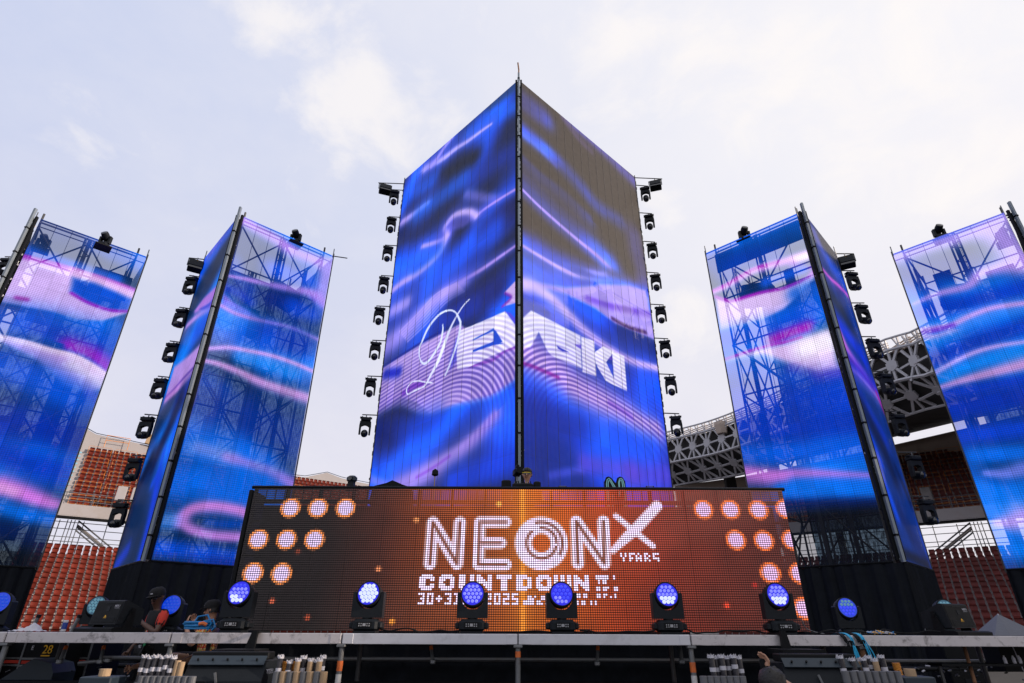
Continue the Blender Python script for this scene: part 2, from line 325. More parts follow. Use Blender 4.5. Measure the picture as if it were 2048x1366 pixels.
  ["s",[[0.11,9.19,0.066,0.066],[0.63,9.21,0.068,0.068],[1.15,9.1,0.069,0.069],[2.25,9.24,0.072,0.072]],[110,20,170],0.6,0],
  ["s",[[7.54,9.22,0.247,0.247],[6.14,9.07,0.235,0.235],[4.25,8.27,0.212,0.212],[3.02,8.23,0.203,0.203],[1.19,8.03,0.188,0.188],[0.24,8.25,0.183,0.183]],[193,163,238],0.7,0],
  ["r",[[3.592,7.238],[3.821,9.566],[0.778,6.612]],0.062,1],
  ["s",[[7.1,8.19,0.875,0.875],[6.73,8.18,0.865,0.865],[6.37,8.17,0.855,0.855]],[0,24,104],1,0],
  ["s",[[5.71,7.91,0.632,0.632],[4.77,7.9,0.612,0.612],[3.88,7.89,0.594,0.594]],[0,52,190],0.6,0],
  ["s",[[1.03,7.31,0.536,0.738],[1.82,6.89,0.653,0.848],[2.72,6.55,0.778,0.969],[3.86,6.3,0.916,1.103],[4.9,6.11,1.061,1.246],[5.83,5.96,1.209,1.389]],[86,92,232],0.45,0],
  ["s",[[1.03,7.31,0.16,0.299],[1.82,6.89,0.205,0.349],[2.72,6.55,0.253,0.404],[3.86,6.3,0.306,0.465],[4.9,6.11,0.362,0.53],[5.83,5.96,0.419,0.595]],[171,139,234],0.82,0],
  ["s",[[3.04,6.48,0.064,0.064],[3.85,6.27,0.065,0.065],[4.72,6.11,0.066,0.066]],[120,60,200],0.6,0],
  ["s",[[2.73,5.66,0.583,0.583],[1.47,5.75,0.557,0.557],[0.33,5.82,0.534,0.534]],[0,60,225],0.8,0],
  ["s",[[7.73,6.57,0.194,0.194],[6.68,6.21,0.184,0.184],[5.71,5.87,0.175,0.175]],[147,131,237],0.6,0],
  ["p",[[2.88,10.74],[0.61,10.58],[0.14,9.89],[0.14,9.23],[1.14,9.25],[2.27,9.22],[2.88,9.31],[2.96,9.93]],[236,232,250],0.92,0.02],
  ["r",[[3.592,7.238],[3.821,9.566],[0.778,6.612]],0.062,0.8],
  ["p",[[2.15,10.15],[1.15,10.19],[1.08,10.06],[1.15,10.09],[2.13,10.11]],[0,70,205],1,0.019],
  ["p",[[1.15,10.17],[1.02,10.04],[0.72,9.56],[1.14,9.6]],[0,60,190],1,0.018],
  ["p",[[2.14,9.69],[2.11,9.77],[1.14,9.73],[0.67,9.48],[1.13,9.59],[2.13,9.69]],[0,60,195],1,0.018],
  ["p",[[0.63,10.58],[0.51,10.44],[0.14,9.89],[0.14,10.15],[0.4,10.45]],[90,60,200],0.8,0.036],
  ["s",[[3.84,11.36,0.025,0.025],[3.82,11.12,0.039,0.039],[3.89,10.73,0.05,0.05],[4.13,10.45,0.054,0.054],[4.5,10.19,0.052,0.052],[4.81,10.16,0.043,0.043],[5.09,10.45,0.029,0.029],[5.18,10.88,0.037,0.037],[5.03,11.14,0.05,0.05],[4.79,11.49,0.058,0.058],[4.45,11.74,0.057,0.057],[4.01,11.88,0.048,0.048],[3.51,11.81,0.034,0.034],[3.15,11.58,0.031,0.031],[2.92,11.23,0.044,0.044],[2.83,10.96,0.052,0.052],[2.94,10.38,0.052,0.052],[3.29,9.65,0.045,0.045],[3.51,9.32,0.034,0.034]],[205,215,250],1,1],
  ["s",[[2.4,11.79,0.024,0.024],[2.7,11.68,0.026,0.026],[3.01,11.45,0.033,0.033],[3.36,11.07,0.055,0.055],[3.62,10.63,0.084,0.084],[3.95,10.01,0.087,0.087],[4.34,9.58,0.06,0.06],[4.66,9.27,0.035,0.035],[5.2,9.26,0.026,0.026],[5.67,9.24,0.024,0.024],[5.76,9.48,0.024,0.024],[5.49,9.64,0.024,0.024],[5.11,9.59,0.024,0.024],[4.68,9.42,0.023,0.023],[4.22,9.25,0.023,0.023]],[214,218,250],1,1],
 ],
 'CR':[
  ["f",[6,6,8]],
  ["s",[[0.17,19.54,0.594,0.594],[0.79,19.56,0.605,0.605],[1.43,19.58,0.617,0.617]],[36,66,205],0.85,0],
  ["s",[[2.91,20.73,0.195,0.475],[4.88,20.67,0.204,0.498],[6.38,20.45,0.21,0.512],[7.57,20.28,0.215,0.523]],[84,84,218],0.85,0],
  ["s",[[2.56,20.47,0.233,0.233],[3.42,20.01,0.234,0.234],[4.32,19.86,0.238,0.238]],[70,55,110],0.6,0],
  ["s",[[0.19,18.0,0.491,0.491],[1.04,17.96,0.469,0.483],[2.21,17.79,0.447,0.475],[3.44,17.42,0.421,0.463],[4.51,17.04,0.39,0.447],[5.93,17.12,0.37,0.444]],[0,70,222],0.95,0],
  ["s",[[0.19,17.82,0.16,0.16],[1.04,17.73,0.163,0.163],[2.0,17.51,0.166,0.166]],[70,80,215],0.5,0],
  ["s",[[0.18,16.62,0.246,0.462],[1.0,16.43,0.25,0.47],[2.34,16.34,0.26,0.487],[3.86,16.05,0.268,0.502]],[0,42,140],0.75,0],
  ["s",[[0.17,15.33,0.697,0.465],[0.88,15.14,0.706,0.471],[1.88,14.89,0.72,0.48],[3.03,14.72,0.739,0.493],[4.15,14.57,0.759,0.506],[5.05,14.32,0.77,0.513]],[0,66,222],0.95,0],
  ["s",[[0.15,15.2,0.325,0.254],[0.88,14.98,0.357,0.28],[1.87,14.77,0.39,0.309],[3.02,14.58,0.424,0.337],[4.13,14.43,0.463,0.37],[4.98,14.2,0.497,0.399]],[86,92,232],0.52,0],
  ["s",[[0.15,15.2,0.079,0.079],[0.88,14.98,0.091,0.091],[1.87,14.77,0.104,0.104],[3.02,14.58,0.117,0.117],[4.13,14.43,0.132,0.132],[4.98,14.2,0.145,0.145]],[173,141,238],0.95,0],
  ["s",[[5.04,13.97,0.523,0.421],[4.16,13.6,0.461,0.348],[2.92,13.3,0.398,0.276],[2.2,13.1,0.346,0.214]],[86,92,232],0.5,0],
  ["s",[[5.04,13.97,0.155,0.155],[4.16,13.6,0.131,0.122],[2.92,13.3,0.107,0.089],[2.2,13.1,0.087,0.061]],[171,147,242],0.9,0],
  ["s",[[6.89,16.81,0.748,0.748],[7.01,15.96,0.725,0.725],[7.26,15.19,0.707,0.707],[7.4,14.56,0.691,0.691]],[50,55,150],0.7,0],
  ["s",[[4.91,13.92,0.314,0.314],[5.52,14.05,0.321,0.321],[6.16,14.18,0.329,0.329]],[20,26,60],0.8,0],
  ["s",[[0.14,12.95,0.57,0.259],[0.92,13.03,0.587,0.267],[1.97,13.0,0.606,0.276],[3.1,13.02,0.628,0.286]],[0,62,215],0.9,0],
  ["s",[[0.13,11.99,0.84,0.84],[1.23,12.09,0.876,0.876],[2.57,12.27,0.922,0.922],[4.03,12.42,0.972,0.972],[5.69,12.85,1.04,1.04]],[0,64,218],0.95,0],
  ["s",[[0.14,12.84,0.305,0.236],[0.91,12.83,0.341,0.293],[1.96,12.84,0.38,0.355],[3.09,12.94,0.424,0.423],[4.44,13.34,0.479,0.518],[5.83,13.82,0.539,0.617],[7.48,14.25,0.606,0.727]],[86,92,232],0.52,0],
  ["s",[[0.14,12.84,0.071,0.071],[0.91,12.83,0.085,0.097],[1.96,12.84,0.1,0.125],[3.09,12.94,0.117,0.156],[4.44,13.34,0.138,0.199],[5.83,13.82,0.161,0.244],[7.48,14.25,0.187,0.294]],[179,153,244],0.95,0],
  ["p",[[0.13,11.69],[2.26,12.54],[5.25,13.82],[7.63,14.57],[7.61,12.52],[7.89,5.42],[0.06,4.43]],[0,58,214],1,0.225],
  ["p",[[0.16,11.52],[2.24,12.16],[4.15,13.11],[6.14,13.99],[7.34,14.28],[7.47,13.08],[7.63,12.04],[4.99,11.79],[3.84,11.98],[2.22,11.89],[0.76,11.51],[0.17,11.16]],[172,146,234],0.92,0.111],
  ["p",[[0.17,10.92],[1.39,11.69],[3.09,11.82],[4.56,11.52],[7.55,11.61],[7.55,10.89],[5.84,10.62],[4.27,10.68],[3.02,10.91],[1.78,11.35],[0.17,10.98]],[0,60,222],1,0.108],
  ["s",[[1.48,11.28,0.349,0.349],[2.86,11.14,0.363,0.363],[4.37,11.0,0.378,0.378]],[0,36,160],0.8,0],
  ["s",[[3.4,12.24,0.112,0.195],[4.67,12.47,0.117,0.204],[6.19,12.87,0.125,0.217],[7.69,13.28,0.132,0.23]],[100,62,200],0.85,0],
  ["s",[[4.81,11.95,0.102,0.102],[5.84,11.97,0.105,0.105],[6.96,12.17,0.109,0.109]],[58,28,100],0.95,0],
  ["s",[[4.14,13.03,0.177,0.177],[5.75,13.59,0.19,0.19],[7.37,13.82,0.201,0.201]],[163,147,242],0.6,0],
  ["p",[[7.55,10.89],[5.85,10.69],[4.27,10.72],[3.02,10.95],[1.77,11.28],[0.75,11.35],[0.17,10.74],[0.1,7.62],[0.06,4.43],[6.92,5.3],[8.45,7.28]],[0,58,218],1,0.068],
  ["w",0.6,1.18,1.1,-0.12,1.2,2.0],
  ["s",[[0.17,11.41,0.869,0.819],[0.76,11.51,0.814,0.766],[1.78,11.35,0.754,0.711],[3.01,10.88,0.689,0.645],[4.26,10.62,0.624,0.584],[5.83,10.57,0.562,0.527],[7.53,10.82,0.497,0.467]],[86,92,232],0.52,0],
  ["s",[[0.17,11.41,0.288,0.336],[0.76,11.51,0.267,0.312],[1.78,11.35,0.244,0.287],[3.01,10.88,0.219,0.257],[4.26,10.62,0.194,0.229],[5.83,10.57,0.17,0.203],[7.53,10.82,0.145,0.176]],[203,179,246],0.95,0],
  ["s",[[0.16,10.62,0.162,0.162],[0.66,10.74,0.165,0.165],[1.27,10.74,0.169,0.169]],[0,50,150],0.9,0],
  ["s",[[0.15,8.99,2.32,1.29],[0.91,8.91,2.164,1.279],[1.66,8.81,1.995,1.261],[2.42,8.59,1.805,1.237],[3.67,8.51,1.644,1.239],[5.01,8.36,1.467,1.235],[6.27,8.23,1.272,1.226],[7.0,8.26,1.051,1.206]],[86,92,232],0.53,0],
  ["s",[[0.15,8.99,0.846,0.55],[0.91,8.91,0.786,0.545],[1.66,8.81,0.721,0.537],[2.42,8.59,0.648,0.526],[3.67,8.51,0.586,0.527],[5.01,8.36,0.518,0.525],[6.27,8.23,0.443,0.521],[7.0,8.26,0.358,0.512]],[221,184,240],0.96,0],
  ["s",[[4.2,8.5,0.095,0.095],[5.02,8.39,0.097,0.097],[5.48,8.29,0.098,0.098]],[100,40,190],0.6,0],
  ["s",[[0.51,7.26,0.585,0.585],[1.51,7.27,0.608,0.608],[2.59,7.29,0.632,0.632]],[0,36,150],0.8,0],
  ["s",[[4.6,7.55,0.549,0.549],[5.56,7.54,0.566,0.566],[6.57,7.54,0.584,0.584]],[0,70,230],0.5,0],
  ["s",[[2.73,6.2,0.399,0.399],[3.94,6.28,0.418,0.418],[5.26,6.38,0.44,0.44]],[92,66,206],0.7,0],
  ["s",[[5.14,6.23,0.565,0.565],[6.14,6.4,0.589,0.589],[7.22,6.58,0.615,0.615]],[88,62,205],0.75,0],
  ["s",[[1.19,5.57,0.145,0.145],[1.86,5.77,0.151,0.151],[2.58,5.97,0.157,0.157]],[80,80,220],0.5,0],
  ["r",[[2.817,6.901],[3.018,9.297],[0.212,6.345]],0.062,1],
  ["s",[[0.15,8.66,0.065,0.083],[0.55,8.69,0.066,0.085],[1.13,8.69,0.067,0.087],[1.69,8.68,0.068,0.088]],[130,20,150],0.8,0],
  ["p",[[0.15,10.16],[0.52,10.57],[1.26,10.57],[2.88,10.55],[2.86,9.33],[1.99,9.31],[1.39,9.32],[1.21,9.43],[0.85,9.94],[0.47,9.28],[0.17,9.18]],[236,232,250],0.92,0.035],
  ["p",[[2.92,10.53],[3.62,10.6],[3.61,9.28],[2.89,9.23]],[236,232,250],0.97,0.019],
  ["p",[[3.6,10.17],[4.13,10.59],[4.75,10.6],[4.19,9.97],[3.62,9.73]],[236,232,250],0.97,0.019],
  ["p",[[3.64,9.94],[4.2,10.03],[4.59,9.52],[4.62,9.24],[4.11,9.28],[3.69,9.67]],[236,232,250],0.97,0.019],
  ["p",[[4.63,10.56],[5.34,10.6],[5.32,9.24],[4.56,9.25]],[236,232,250],0.97,0.02],
  ["r",[[2.817,6.901],[3.018,9.297],[0.212,6.345]],0.062,0.75],
  ["p",[[1.65,9.76],[1.87,9.74],[2.28,9.73],[1.94,9.64],[1.72,9.66]],[30,40,180],0.95,0.018],
  ["p",[[2.57,10.13],[2.89,10.2],[2.89,10.04],[2.61,10.07]],[70,50,200],0.8,0.038],
  ["p",[[4.34,10.15],[4.59,10.37],[4.61,10.2]],[90,50,190],0.9,0.02],
  ["p",[[4.23,9.99],[4.61,10.02],[4.6,9.53],[4.46,9.68]],[40,70,215],0.9,0.039],
 ],
 'L2L':[
  ["f",[0,98,226]],
  ["w",0.36,1.1,1.25,0.3,1.1,1.0],
  ["s",[[0.07,14.5,0.26,0.433],[1.08,14.51,0.269,0.448],[2.68,14.61,0.284,0.473],[3.53,14.64,0.292,0.486]],[110,80,215],0.7,0],
  ["s",[[-0.03,13.87,0.829,0.829],[0.93,13.38,0.828,0.828],[1.67,12.94,0.824,0.824]],[0,26,66],0.95,0],
  ["s",[[0.22,14.52,0.349,0.349],[1.77,14.2,0.359,0.359],[3.17,13.92,0.368,0.368]],[0,80,225],0.6,0],
  ["s",[[3.64,14.56,0.485,0.485],[3.59,13.59,0.456,0.456]],[0,70,220],0.8,0],
  ["p",[[0.11,11.97],[1.83,12.1],[2.74,11.95],[2.51,11.76],[0.99,11.36],[0.3,11.49]],[172,112,216],0.95,0.141],
  ["p",[[0.4,11.34],[2.02,11.74],[1.26,11.34],[0.21,11.06]],[20,40,190],0.95,0.082],
  ["s",[[0.04,11.21,0.242,0.242],[0.47,11.23,0.246,0.246]],[150,50,190],0.8,0],
  ["s",[[-0.1,10.9,0.297,0.54],[1.94,11.43,0.33,0.6],[3.24,11.54,0.348,0.632]],[175,140,232],0.32,0],
  ["s",[[-0.1,10.9,0.135,0.135],[1.94,11.43,0.15,0.15],[3.24,11.54,0.158,0.158]],[175,140,232],0.95,0],
  ["s",[[1.47,10.63,0.627,0.627],[1.03,10.63,0.617,0.617],[0.61,10.62,0.608,0.608]],[0,80,230],0.8,0],
  ["p",[[0.01,9.82],[1.57,9.8],[3.3,9.93],[3.26,9.7],[3.32,9.11],[3.26,8.69],[1.66,8.63],[0.02,8.92]],[178,138,222],0.95,0.144],
  ["s",[[-0.04,9.02,0.077,0.077],[1.46,8.92,0.081,0.081],[2.3,8.81,0.083,0.083],[3.25,8.77,0.085,0.085]],[60,30,150],0.8,0],
  ["s",[[-0.08,8.79,0.31,0.564],[1.26,8.68,0.323,0.588],[3.14,8.65,0.343,0.624]],[192,130,218],0.27,0],
  ["s",[[-0.08,8.79,0.141,0.141],[1.26,8.68,0.147,0.147],[3.14,8.65,0.156,0.156]],[192,130,218],0.8,0],
  ["s",[[0.19,8.44,0.393,0.393],[1.23,8.13,0.398,0.398]],[0,50,200],0.9,0],
  ["s",[[1.08,8.12,0.566,0.566],[1.36,7.43,0.539,0.539],[1.93,6.72,0.518,0.518],[2.15,6.3,0.503,0.503]],[0,18,70],0.95,0],
  ["s",[[0.63,7.44,0.236,0.236],[0.7,6.55,0.219,0.219],[0.35,5.71,0.2,0.2]],[0,80,232],0.75,0],
  ["s",[[2.68,6.49,0.574,0.574],[3.44,5.6,0.545,0.545],[3.68,4.29,0.486,0.486]],[0,16,56],0.98,0],
  ["s",[[1.23,6.48,0.222,0.222],[1.24,5.87,0.21,0.21],[1.56,5.57,0.207,0.207]],[0,70,225],0.8,0],
  ["s",[[1.03,5.66,0.41,0.41],[0.61,4.37,0.356,0.356],[0.56,3.38,0.32,0.32]],[0,54,205],0.95,0],
  ["s",[[2.33,3.79,0.279,0.279],[3.28,3.41,0.279,0.279]],[0,50,195],0.8,0],
 ],
 'L2R':[
  ["f",[0,98,226]],
  ["w",0.36,1.1,1.25,0.3,1.1,2.2],
  ["s",[[0.13,14.02,0.852,0.852],[0.81,13.67,0.859,0.859],[1.5,13.32,0.865,0.865]],[0,34,96],0.95,0],
  ["s",[[0.15,12.8,0.383,0.383],[0.61,12.19,0.379,0.379],[0.95,11.99,0.38,0.38]],[0,60,185],0.8,0],
  ["s",[[1.53,13.15,0.455,0.455],[2.24,13.16,0.465,0.465],[2.96,13.23,0.476,0.476]],[0,74,215],0.95,0],
  ["s",[[0.16,14.77,0.127,0.127],[1.12,14.74,0.131,0.131],[2.24,14.66,0.135,0.135],[3.56,14.64,0.14,0.14]],[0,112,238],0.98,0],
  ["s",[[0.2,14.56,0.282,0.282],[0.64,14.48,0.285,0.311],[1.46,14.36,0.291,0.344],[2.05,14.2,0.294,0.374],[2.9,14.22,0.302,0.411],[3.51,14.17,0.306,0.445]],[176,132,232],0.95,0],
  ["s",[[3.49,14.33,0.336,0.56],[3.42,13.43,0.324,0.54],[3.41,12.6,0.314,0.524]],[160,140,236],0.9,0],
  ["s",[[3.02,12.61,0.128,0.128],[3.12,12.63,0.128,0.128],[3.21,12.65,0.128,0.128]],[60,60,200],0.9,0],
  ["s",[[0.22,12.25,0.073,0.073],[0.82,12.37,0.11,0.11],[1.56,12.48,0.153,0.153],[2.33,12.63,0.198,0.198],[3.04,12.76,0.245,0.245],[3.48,12.53,0.288,0.288]],[170,128,230],0.93,0],
  ["s",[[1.64,11.94,0.484,0.484],[2.08,11.99,0.492,0.492],[2.53,12.03,0.499,0.499]],[0,36,130],0.95,0],
  ["s",[[2.57,11.92,0.448,0.448],[2.89,11.96,0.453,0.453],[3.22,11.99,0.458,0.458]],[0,66,205],0.9,0],
  ["p",[[0.16,11.56],[0.55,11.36],[1.06,11.23],[1.38,11.1],[0.87,10.99],[0.2,11.06]],[140,104,222],0.93,0.088],
  ["s",[[0.23,11.79,0.207,0.207],[0.62,11.73,0.209,0.209],[1.04,11.56,0.211,0.211]],[0,54,190],0.9,0],
  ["s",[[0.37,10.6,0.573,0.573],[0.76,10.62,0.581,0.581],[1.16,10.64,0.589,0.589]],[0,116,236],0.95,0],
  ["s",[[0.34,10.04,0.473,0.473],[0.6,10.08,0.478,0.478],[0.87,10.12,0.483,0.483]],[96,120,235],0.7,0],
  ["s",[[0.19,11.1,0.163,0.312],[0.63,11.0,0.163,0.312],[1.35,11.02,0.167,0.32],[2.34,11.14,0.174,0.332],[2.88,11.12,0.176,0.34],[3.62,11.04,0.18,0.344]],[176,138,234],0.33,0],
  ["s",[[0.19,11.1,0.074,0.078],[0.63,11.0,0.074,0.078],[1.35,11.02,0.076,0.08],[2.34,11.14,0.079,0.083],[2.88,11.12,0.08,0.085],[3.62,11.04,0.082,0.086]],[176,138,234],0.97,0],
  ["s",[[1.81,10.52,0.644,0.644],[2.34,10.58,0.657,0.657],[2.89,10.64,0.67,0.67]],[0,48,170],0.95,0],
  ["s",[[1.23,10.27,0.447,0.447],[1.54,10.3,0.452,0.452],[1.87,10.34,0.458,0.458]],[0,80,210],0.8,0],
  ["s",[[1.17,9.59,0.304,0.304],[1.88,9.61,0.311,0.311],[2.9,9.54,0.32,0.32]],[0,124,238],0.95,0],
  ["s",[[0.19,9.55,0.169,0.308],[0.76,9.77,0.174,0.316],[1.39,9.86,0.178,0.324],[2.06,9.92,0.183,0.332],[2.83,9.9,0.187,0.34],[3.61,9.8,0.189,0.344]],[188,150,234],0.33,0],
  ["s",[[0.19,9.55,0.077,0.077],[0.76,9.77,0.079,0.079],[1.39,9.86,0.081,0.081],[2.06,9.92,0.083,0.083],[2.83,9.9,0.085,0.085],[3.61,9.8,0.086,0.086]],[188,150,234],0.98,0],
  ["s",[[0.16,9.12,0.082,0.101],[0.59,9.14,0.107,0.138],[1.28,9.05,0.136,0.175],[1.78,8.94,0.164,0.211],[2.52,8.87,0.194,0.251],[3.69,8.8,0.228,0.296]],[204,148,216],0.96,0],
  ["s",[[0.24,7.89,0.937,0.937],[1.12,7.74,0.961,0.961],[2.05,7.58,0.985,0.985],[3.5,7.36,1.024,1.024]],[0,44,140],0.97,0],
  ["s",[[0.28,6.68,0.482,0.482],[1.39,6.51,0.498,0.498],[2.5,6.3,0.513,0.513]],[0,96,222],0.9,0],
  ["s",[[0.59,6.47,0.26,0.26],[1.08,6.4,0.264,0.264],[1.59,6.33,0.268,0.268]],[130,140,228],0.7,0],
  ["s",[[1.43,6.33,0.171,0.171],[2.15,6.24,0.194,0.194],[2.81,6.13,0.218,0.218],[3.63,5.85,0.241,0.241]],[160,122,222],0.85,0],
  ["s",[[0.13,5.42,0.626,0.626],[1.22,5.43,0.652,0.652],[2.49,5.45,0.683,0.683]],[0,98,224],0.92,0],
  ["s",[[0.57,4.41,0.169,0.202],[0.82,4.75,0.173,0.208],[1.34,4.9,0.178,0.213],[2.09,4.88,0.182,0.219],[2.46,4.75,0.184,0.22]],[196,124,214],0.93,0],
  ["s",[[0.61,4.37,0.202,0.135],[0.96,4.18,0.203,0.135],[1.53,4.08,0.207,0.138],[2.34,4.11,0.213,0.142]],[190,124,218],0.9,0],
  ["s",[[1.33,4.43,0.122,0.122],[1.77,4.44,0.124,0.124],[2.38,4.5,0.127,0.127]],[0,60,158],0.98,0],
  ["s",[[0.27,4.37,0.266,0.266],[0.32,4.38,0.267,0.267],[0.36,4.38,0.267,0.267]],[60,130,230],0.7,0],
  ["s",[[0.28,3.66,0.257,0.257],[1.24,3.62,0.267,0.267],[2.37,3.55,0.277,0.277]],[0,70,205],0.9,0],
  ["s",[[1.68,3.39,0.201,0.201],[2.41,3.36,0.206,0.206]],[0,40,140],0.8,0],
 ],
 'R2L':[
  ["f",[0,98,226]],
  ["w",0.36,1.1,1.25,0.3,1.1,3.0],
  ["s",[[3.5,14.22,0.493,0.493],[2.91,13.3,0.468,0.468],[2.76,12.61,0.453,0.453]],[0,64,180],0.7,0],
  ["s",[[2.6,13.53,0.571,0.571],[1.91,13.46,0.558,0.558],[1.29,13.22,0.542,0.542]],[0,58,175],0.9,0],
  ["s",[[3.46,14.47,0.221,0.221],[1.88,14.46,0.211,0.211],[0.19,14.47,0.2,0.2]],[0,88,215],0.9,0],
  ["s",[[3.57,12.77,0.104,0.156],[3.0,12.81,0.122,0.17],[2.44,12.93,0.14,0.185],[1.9,12.99,0.162,0.199],[1.15,12.91,0.178,0.21],[0.68,12.86,0.194,0.222],[0.15,12.81,0.21,0.234]],[208,140,226],0.92,0],
  ["s",[[3.56,12.82,0.069,0.069],[2.99,12.86,0.068,0.068],[2.42,12.98,0.067,0.067],[1.89,13.04,0.066,0.066],[1.14,12.96,0.064,0.064]],[165,36,190],0.85,0],
  ["s",[[0.57,12.77,0.189,0.189],[0.42,12.76,0.188,0.188],[0.27,12.76,0.187,0.187]],[238,224,246],0.9,0],
  ["p",[[3.47,12.51],[2.95,12.14],[2.33,12.08],[1.83,12.02],[1.12,11.89],[0.5,11.94],[0.17,12.1],[0.14,11.92],[0.79,11.48],[1.32,11.17],[2.02,11.05],[2.77,11.11],[3.51,11.15]],[216,186,240],0.97,0.079],
  ["s",[[3.46,12.54,0.075,0.075],[2.95,12.16,0.073,0.073],[2.33,12.09,0.071,0.071],[1.83,12.04,0.07,0.07],[1.12,11.91,0.068,0.068],[0.5,11.97,0.067,0.067],[0.18,12.12,0.067,0.067]],[158,24,188],0.92,0],
  ["s",[[0.72,12.65,0.312,0.568],[0.33,12.29,0.304,0.552],[0.11,12.3,0.301,0.548]],[150,60,200],0.2,0],
  ["s",[[0.72,12.65,0.142,0.142],[0.33,12.29,0.138,0.138],[0.11,12.3,0.137,0.137]],[150,60,200],0.6,0],
  ["s",[[1.66,12.37,0.241,0.241],[1.08,12.34,0.236,0.236],[0.51,12.32,0.232,0.232]],[0,80,215],0.9,0],
  ["s",[[0.86,11.56,0.318,0.318],[0.28,11.53,0.312,0.312],[0.19,10.96,0.303,0.303]],[0,84,205],0.8,0],
  ["s",[[3.46,10.76,0.526,0.574],[2.59,10.67,0.51,0.557],[1.53,10.62,0.492,0.536],[0.66,10.82,0.481,0.525]],[0,74,208],0.96,0],
  ["s",[[1.89,10.21,0.289,0.222],[1.23,10.27,0.283,0.218],[0.77,10.29,0.279,0.215]],[152,22,180],0.95,0],
  ["p",[[3.53,10.04],[2.8,10.08],[2.12,10.06],[1.47,10.0],[1.02,10.0],[0.4,10.0],[0.15,10.0],[0.21,8.7],[0.79,8.68],[1.46,9.18],[2.26,9.8],[2.83,9.93],[3.5,9.93]],[220,184,236],0.96,0.179],
  ["s",[[3.53,10.06,0.06,0.06],[2.8,10.09,0.058,0.058],[2.11,10.08,0.057,0.057],[1.46,10.02,0.056,0.056],[1.01,10.02,0.055,0.055]],[160,30,190],0.85,0],
  ["s",[[0.94,9.64,0.42,0.42],[0.66,9.63,0.416,0.416],[0.38,9.62,0.412,0.412]],[244,236,250],0.9,0],
  ["s",[[1.5,9.0,0.25,0.25],[0.93,8.63,0.241,0.241],[0.25,8.52,0.234,0.234]],[130,60,205],0.7,0],
  ["s",[[3.44,9.64,0.365,0.365],[2.12,9.06,0.342,0.342],[1.27,8.56,0.325,0.325]],[0,80,200],0.8,0],
  ["s",[[3.31,8.44,0.909,0.909],[1.92,8.16,0.857,0.857],[0.22,7.79,0.793,0.793]],[0,56,188],0.97,0],
  ["s",[[3.38,7.6,0.838,0.838],[2.09,7.31,0.791,0.791],[0.15,7.02,0.727,0.727]],[0,50,178],0.97,0],
  ["s",[[3.53,6.73,0.446,0.446],[2.26,6.49,0.422,0.422],[0.14,6.3,0.386,0.386]],[0,84,215],0.95,0],
  ["s",[[3.52,6.16,0.277,0.395],[2.75,5.95,0.238,0.334],[1.7,5.8,0.2,0.273],[0.75,5.59,0.165,0.217],[0.19,5.48,0.135,0.169]],[192,112,214],0.93,0],
  ["s",[[2.11,5.54,0.256,0.256],[1.11,5.42,0.245,0.245],[0.15,5.27,0.234,0.234]],[0,102,226],0.9,0],
  ["s",[[2.55,5.45,0.24,0.24],[1.56,5.31,0.23,0.23],[0.14,5.05,0.215,0.215]],[0,104,226],0.95,0],
  ["s",[[2.49,5.05,0.217,0.217],[1.39,4.9,0.207,0.207],[0.14,4.74,0.196,0.196]],[0,32,110],0.97,0],
  ["s",[[2.53,4.58,0.426,0.426],[1.24,4.49,0.404,0.404],[0.07,4.41,0.384,0.384]],[2,4,12],1,0],
  ["s",[[2.6,4.0,0.589,0.589],[1.36,3.99,0.561,0.561],[0.12,3.88,0.53,0.53]],[2,3,8],1,0],
  ["s",[[2.54,3.52,0.507,0.507],[1.47,3.5,0.485,0.485],[0.1,3.45,0.457,0.457]],[2,3,8],1,0],
 ],
 'R2R':[
  ["f",[0,40,120]],
  ["s",[[-0.06,14.24,0.607,0.607],[1.05,14.01,0.62,0.62],[3.0,14.27,0.67,0.67]],[20,22,40],0.9,0],
  ["s",[[0.84,14.08,0.442,0.442],[1.41,13.37,0.429,0.429],[3.06,12.95,0.439,0.439]],[60,80,200],0.7,0],
  ["s",[[1.93,13.34,0.392,0.392],[2.85,13.3,0.402,0.402],[3.75,12.92,0.403,0.403]],[0,66,200],0.8,0],
  ["s",[[0.05,12.4,0.185,0.476],[1.22,12.37,0.191,0.496],[2.25,12.53,0.2,0.516],[3.22,12.59,0.209,0.536]],[190,80,205],0.32,0],
  ["s",[[0.05,12.4,0.084,0.119],[1.22,12.37,0.087,0.124],[2.25,12.53,0.091,0.129],[3.22,12.59,0.095,0.134]],[190,80,205],0.95,0],
  ["s",[[0.51,11.41,0.47,0.47],[1.57,11.2,0.48,0.48],[2.24,10.66,0.472,0.472]],[10,30,64],0.9,0],
  ["s",[[2.8,12.13,0.329,0.329],[3.0,11.09,0.307,0.307]],[0,52,150],0.8,0],
  ["s",[[0.53,10.32,0.466,0.466],[1.72,10.27,0.484,0.484],[2.88,10.07,0.496,0.496]],[0,44,190],0.9,0],
  ["s",[[0.31,10.33,0.331,0.264],[0.59,9.62,0.315,0.252],[1.16,9.26,0.313,0.25],[2.18,9.03,0.319,0.255],[3.29,8.64,0.321,0.256]],[196,104,216],0.95,0],
  ["s",[[0.79,10.31,0.269,0.269],[1.77,10.15,0.274,0.274],[2.88,9.78,0.277,0.277]],[0,44,200],0.97,0],
  ["s",[[0.19,9.13,0.093,0.093],[1.48,9.12,0.097,0.097],[2.94,8.8,0.1,0.1]],[140,10,130],0.9,0],
  ["s",[[0.19,8.79,0.222,0.404],[1.38,8.83,0.233,0.424],[3.13,8.65,0.244,0.444]],[226,176,234],0.31,0],
  ["s",[[0.19,8.79,0.101,0.101],[1.38,8.83,0.106,0.106],[3.13,8.65,0.111,0.111]],[226,176,234],0.9,0],
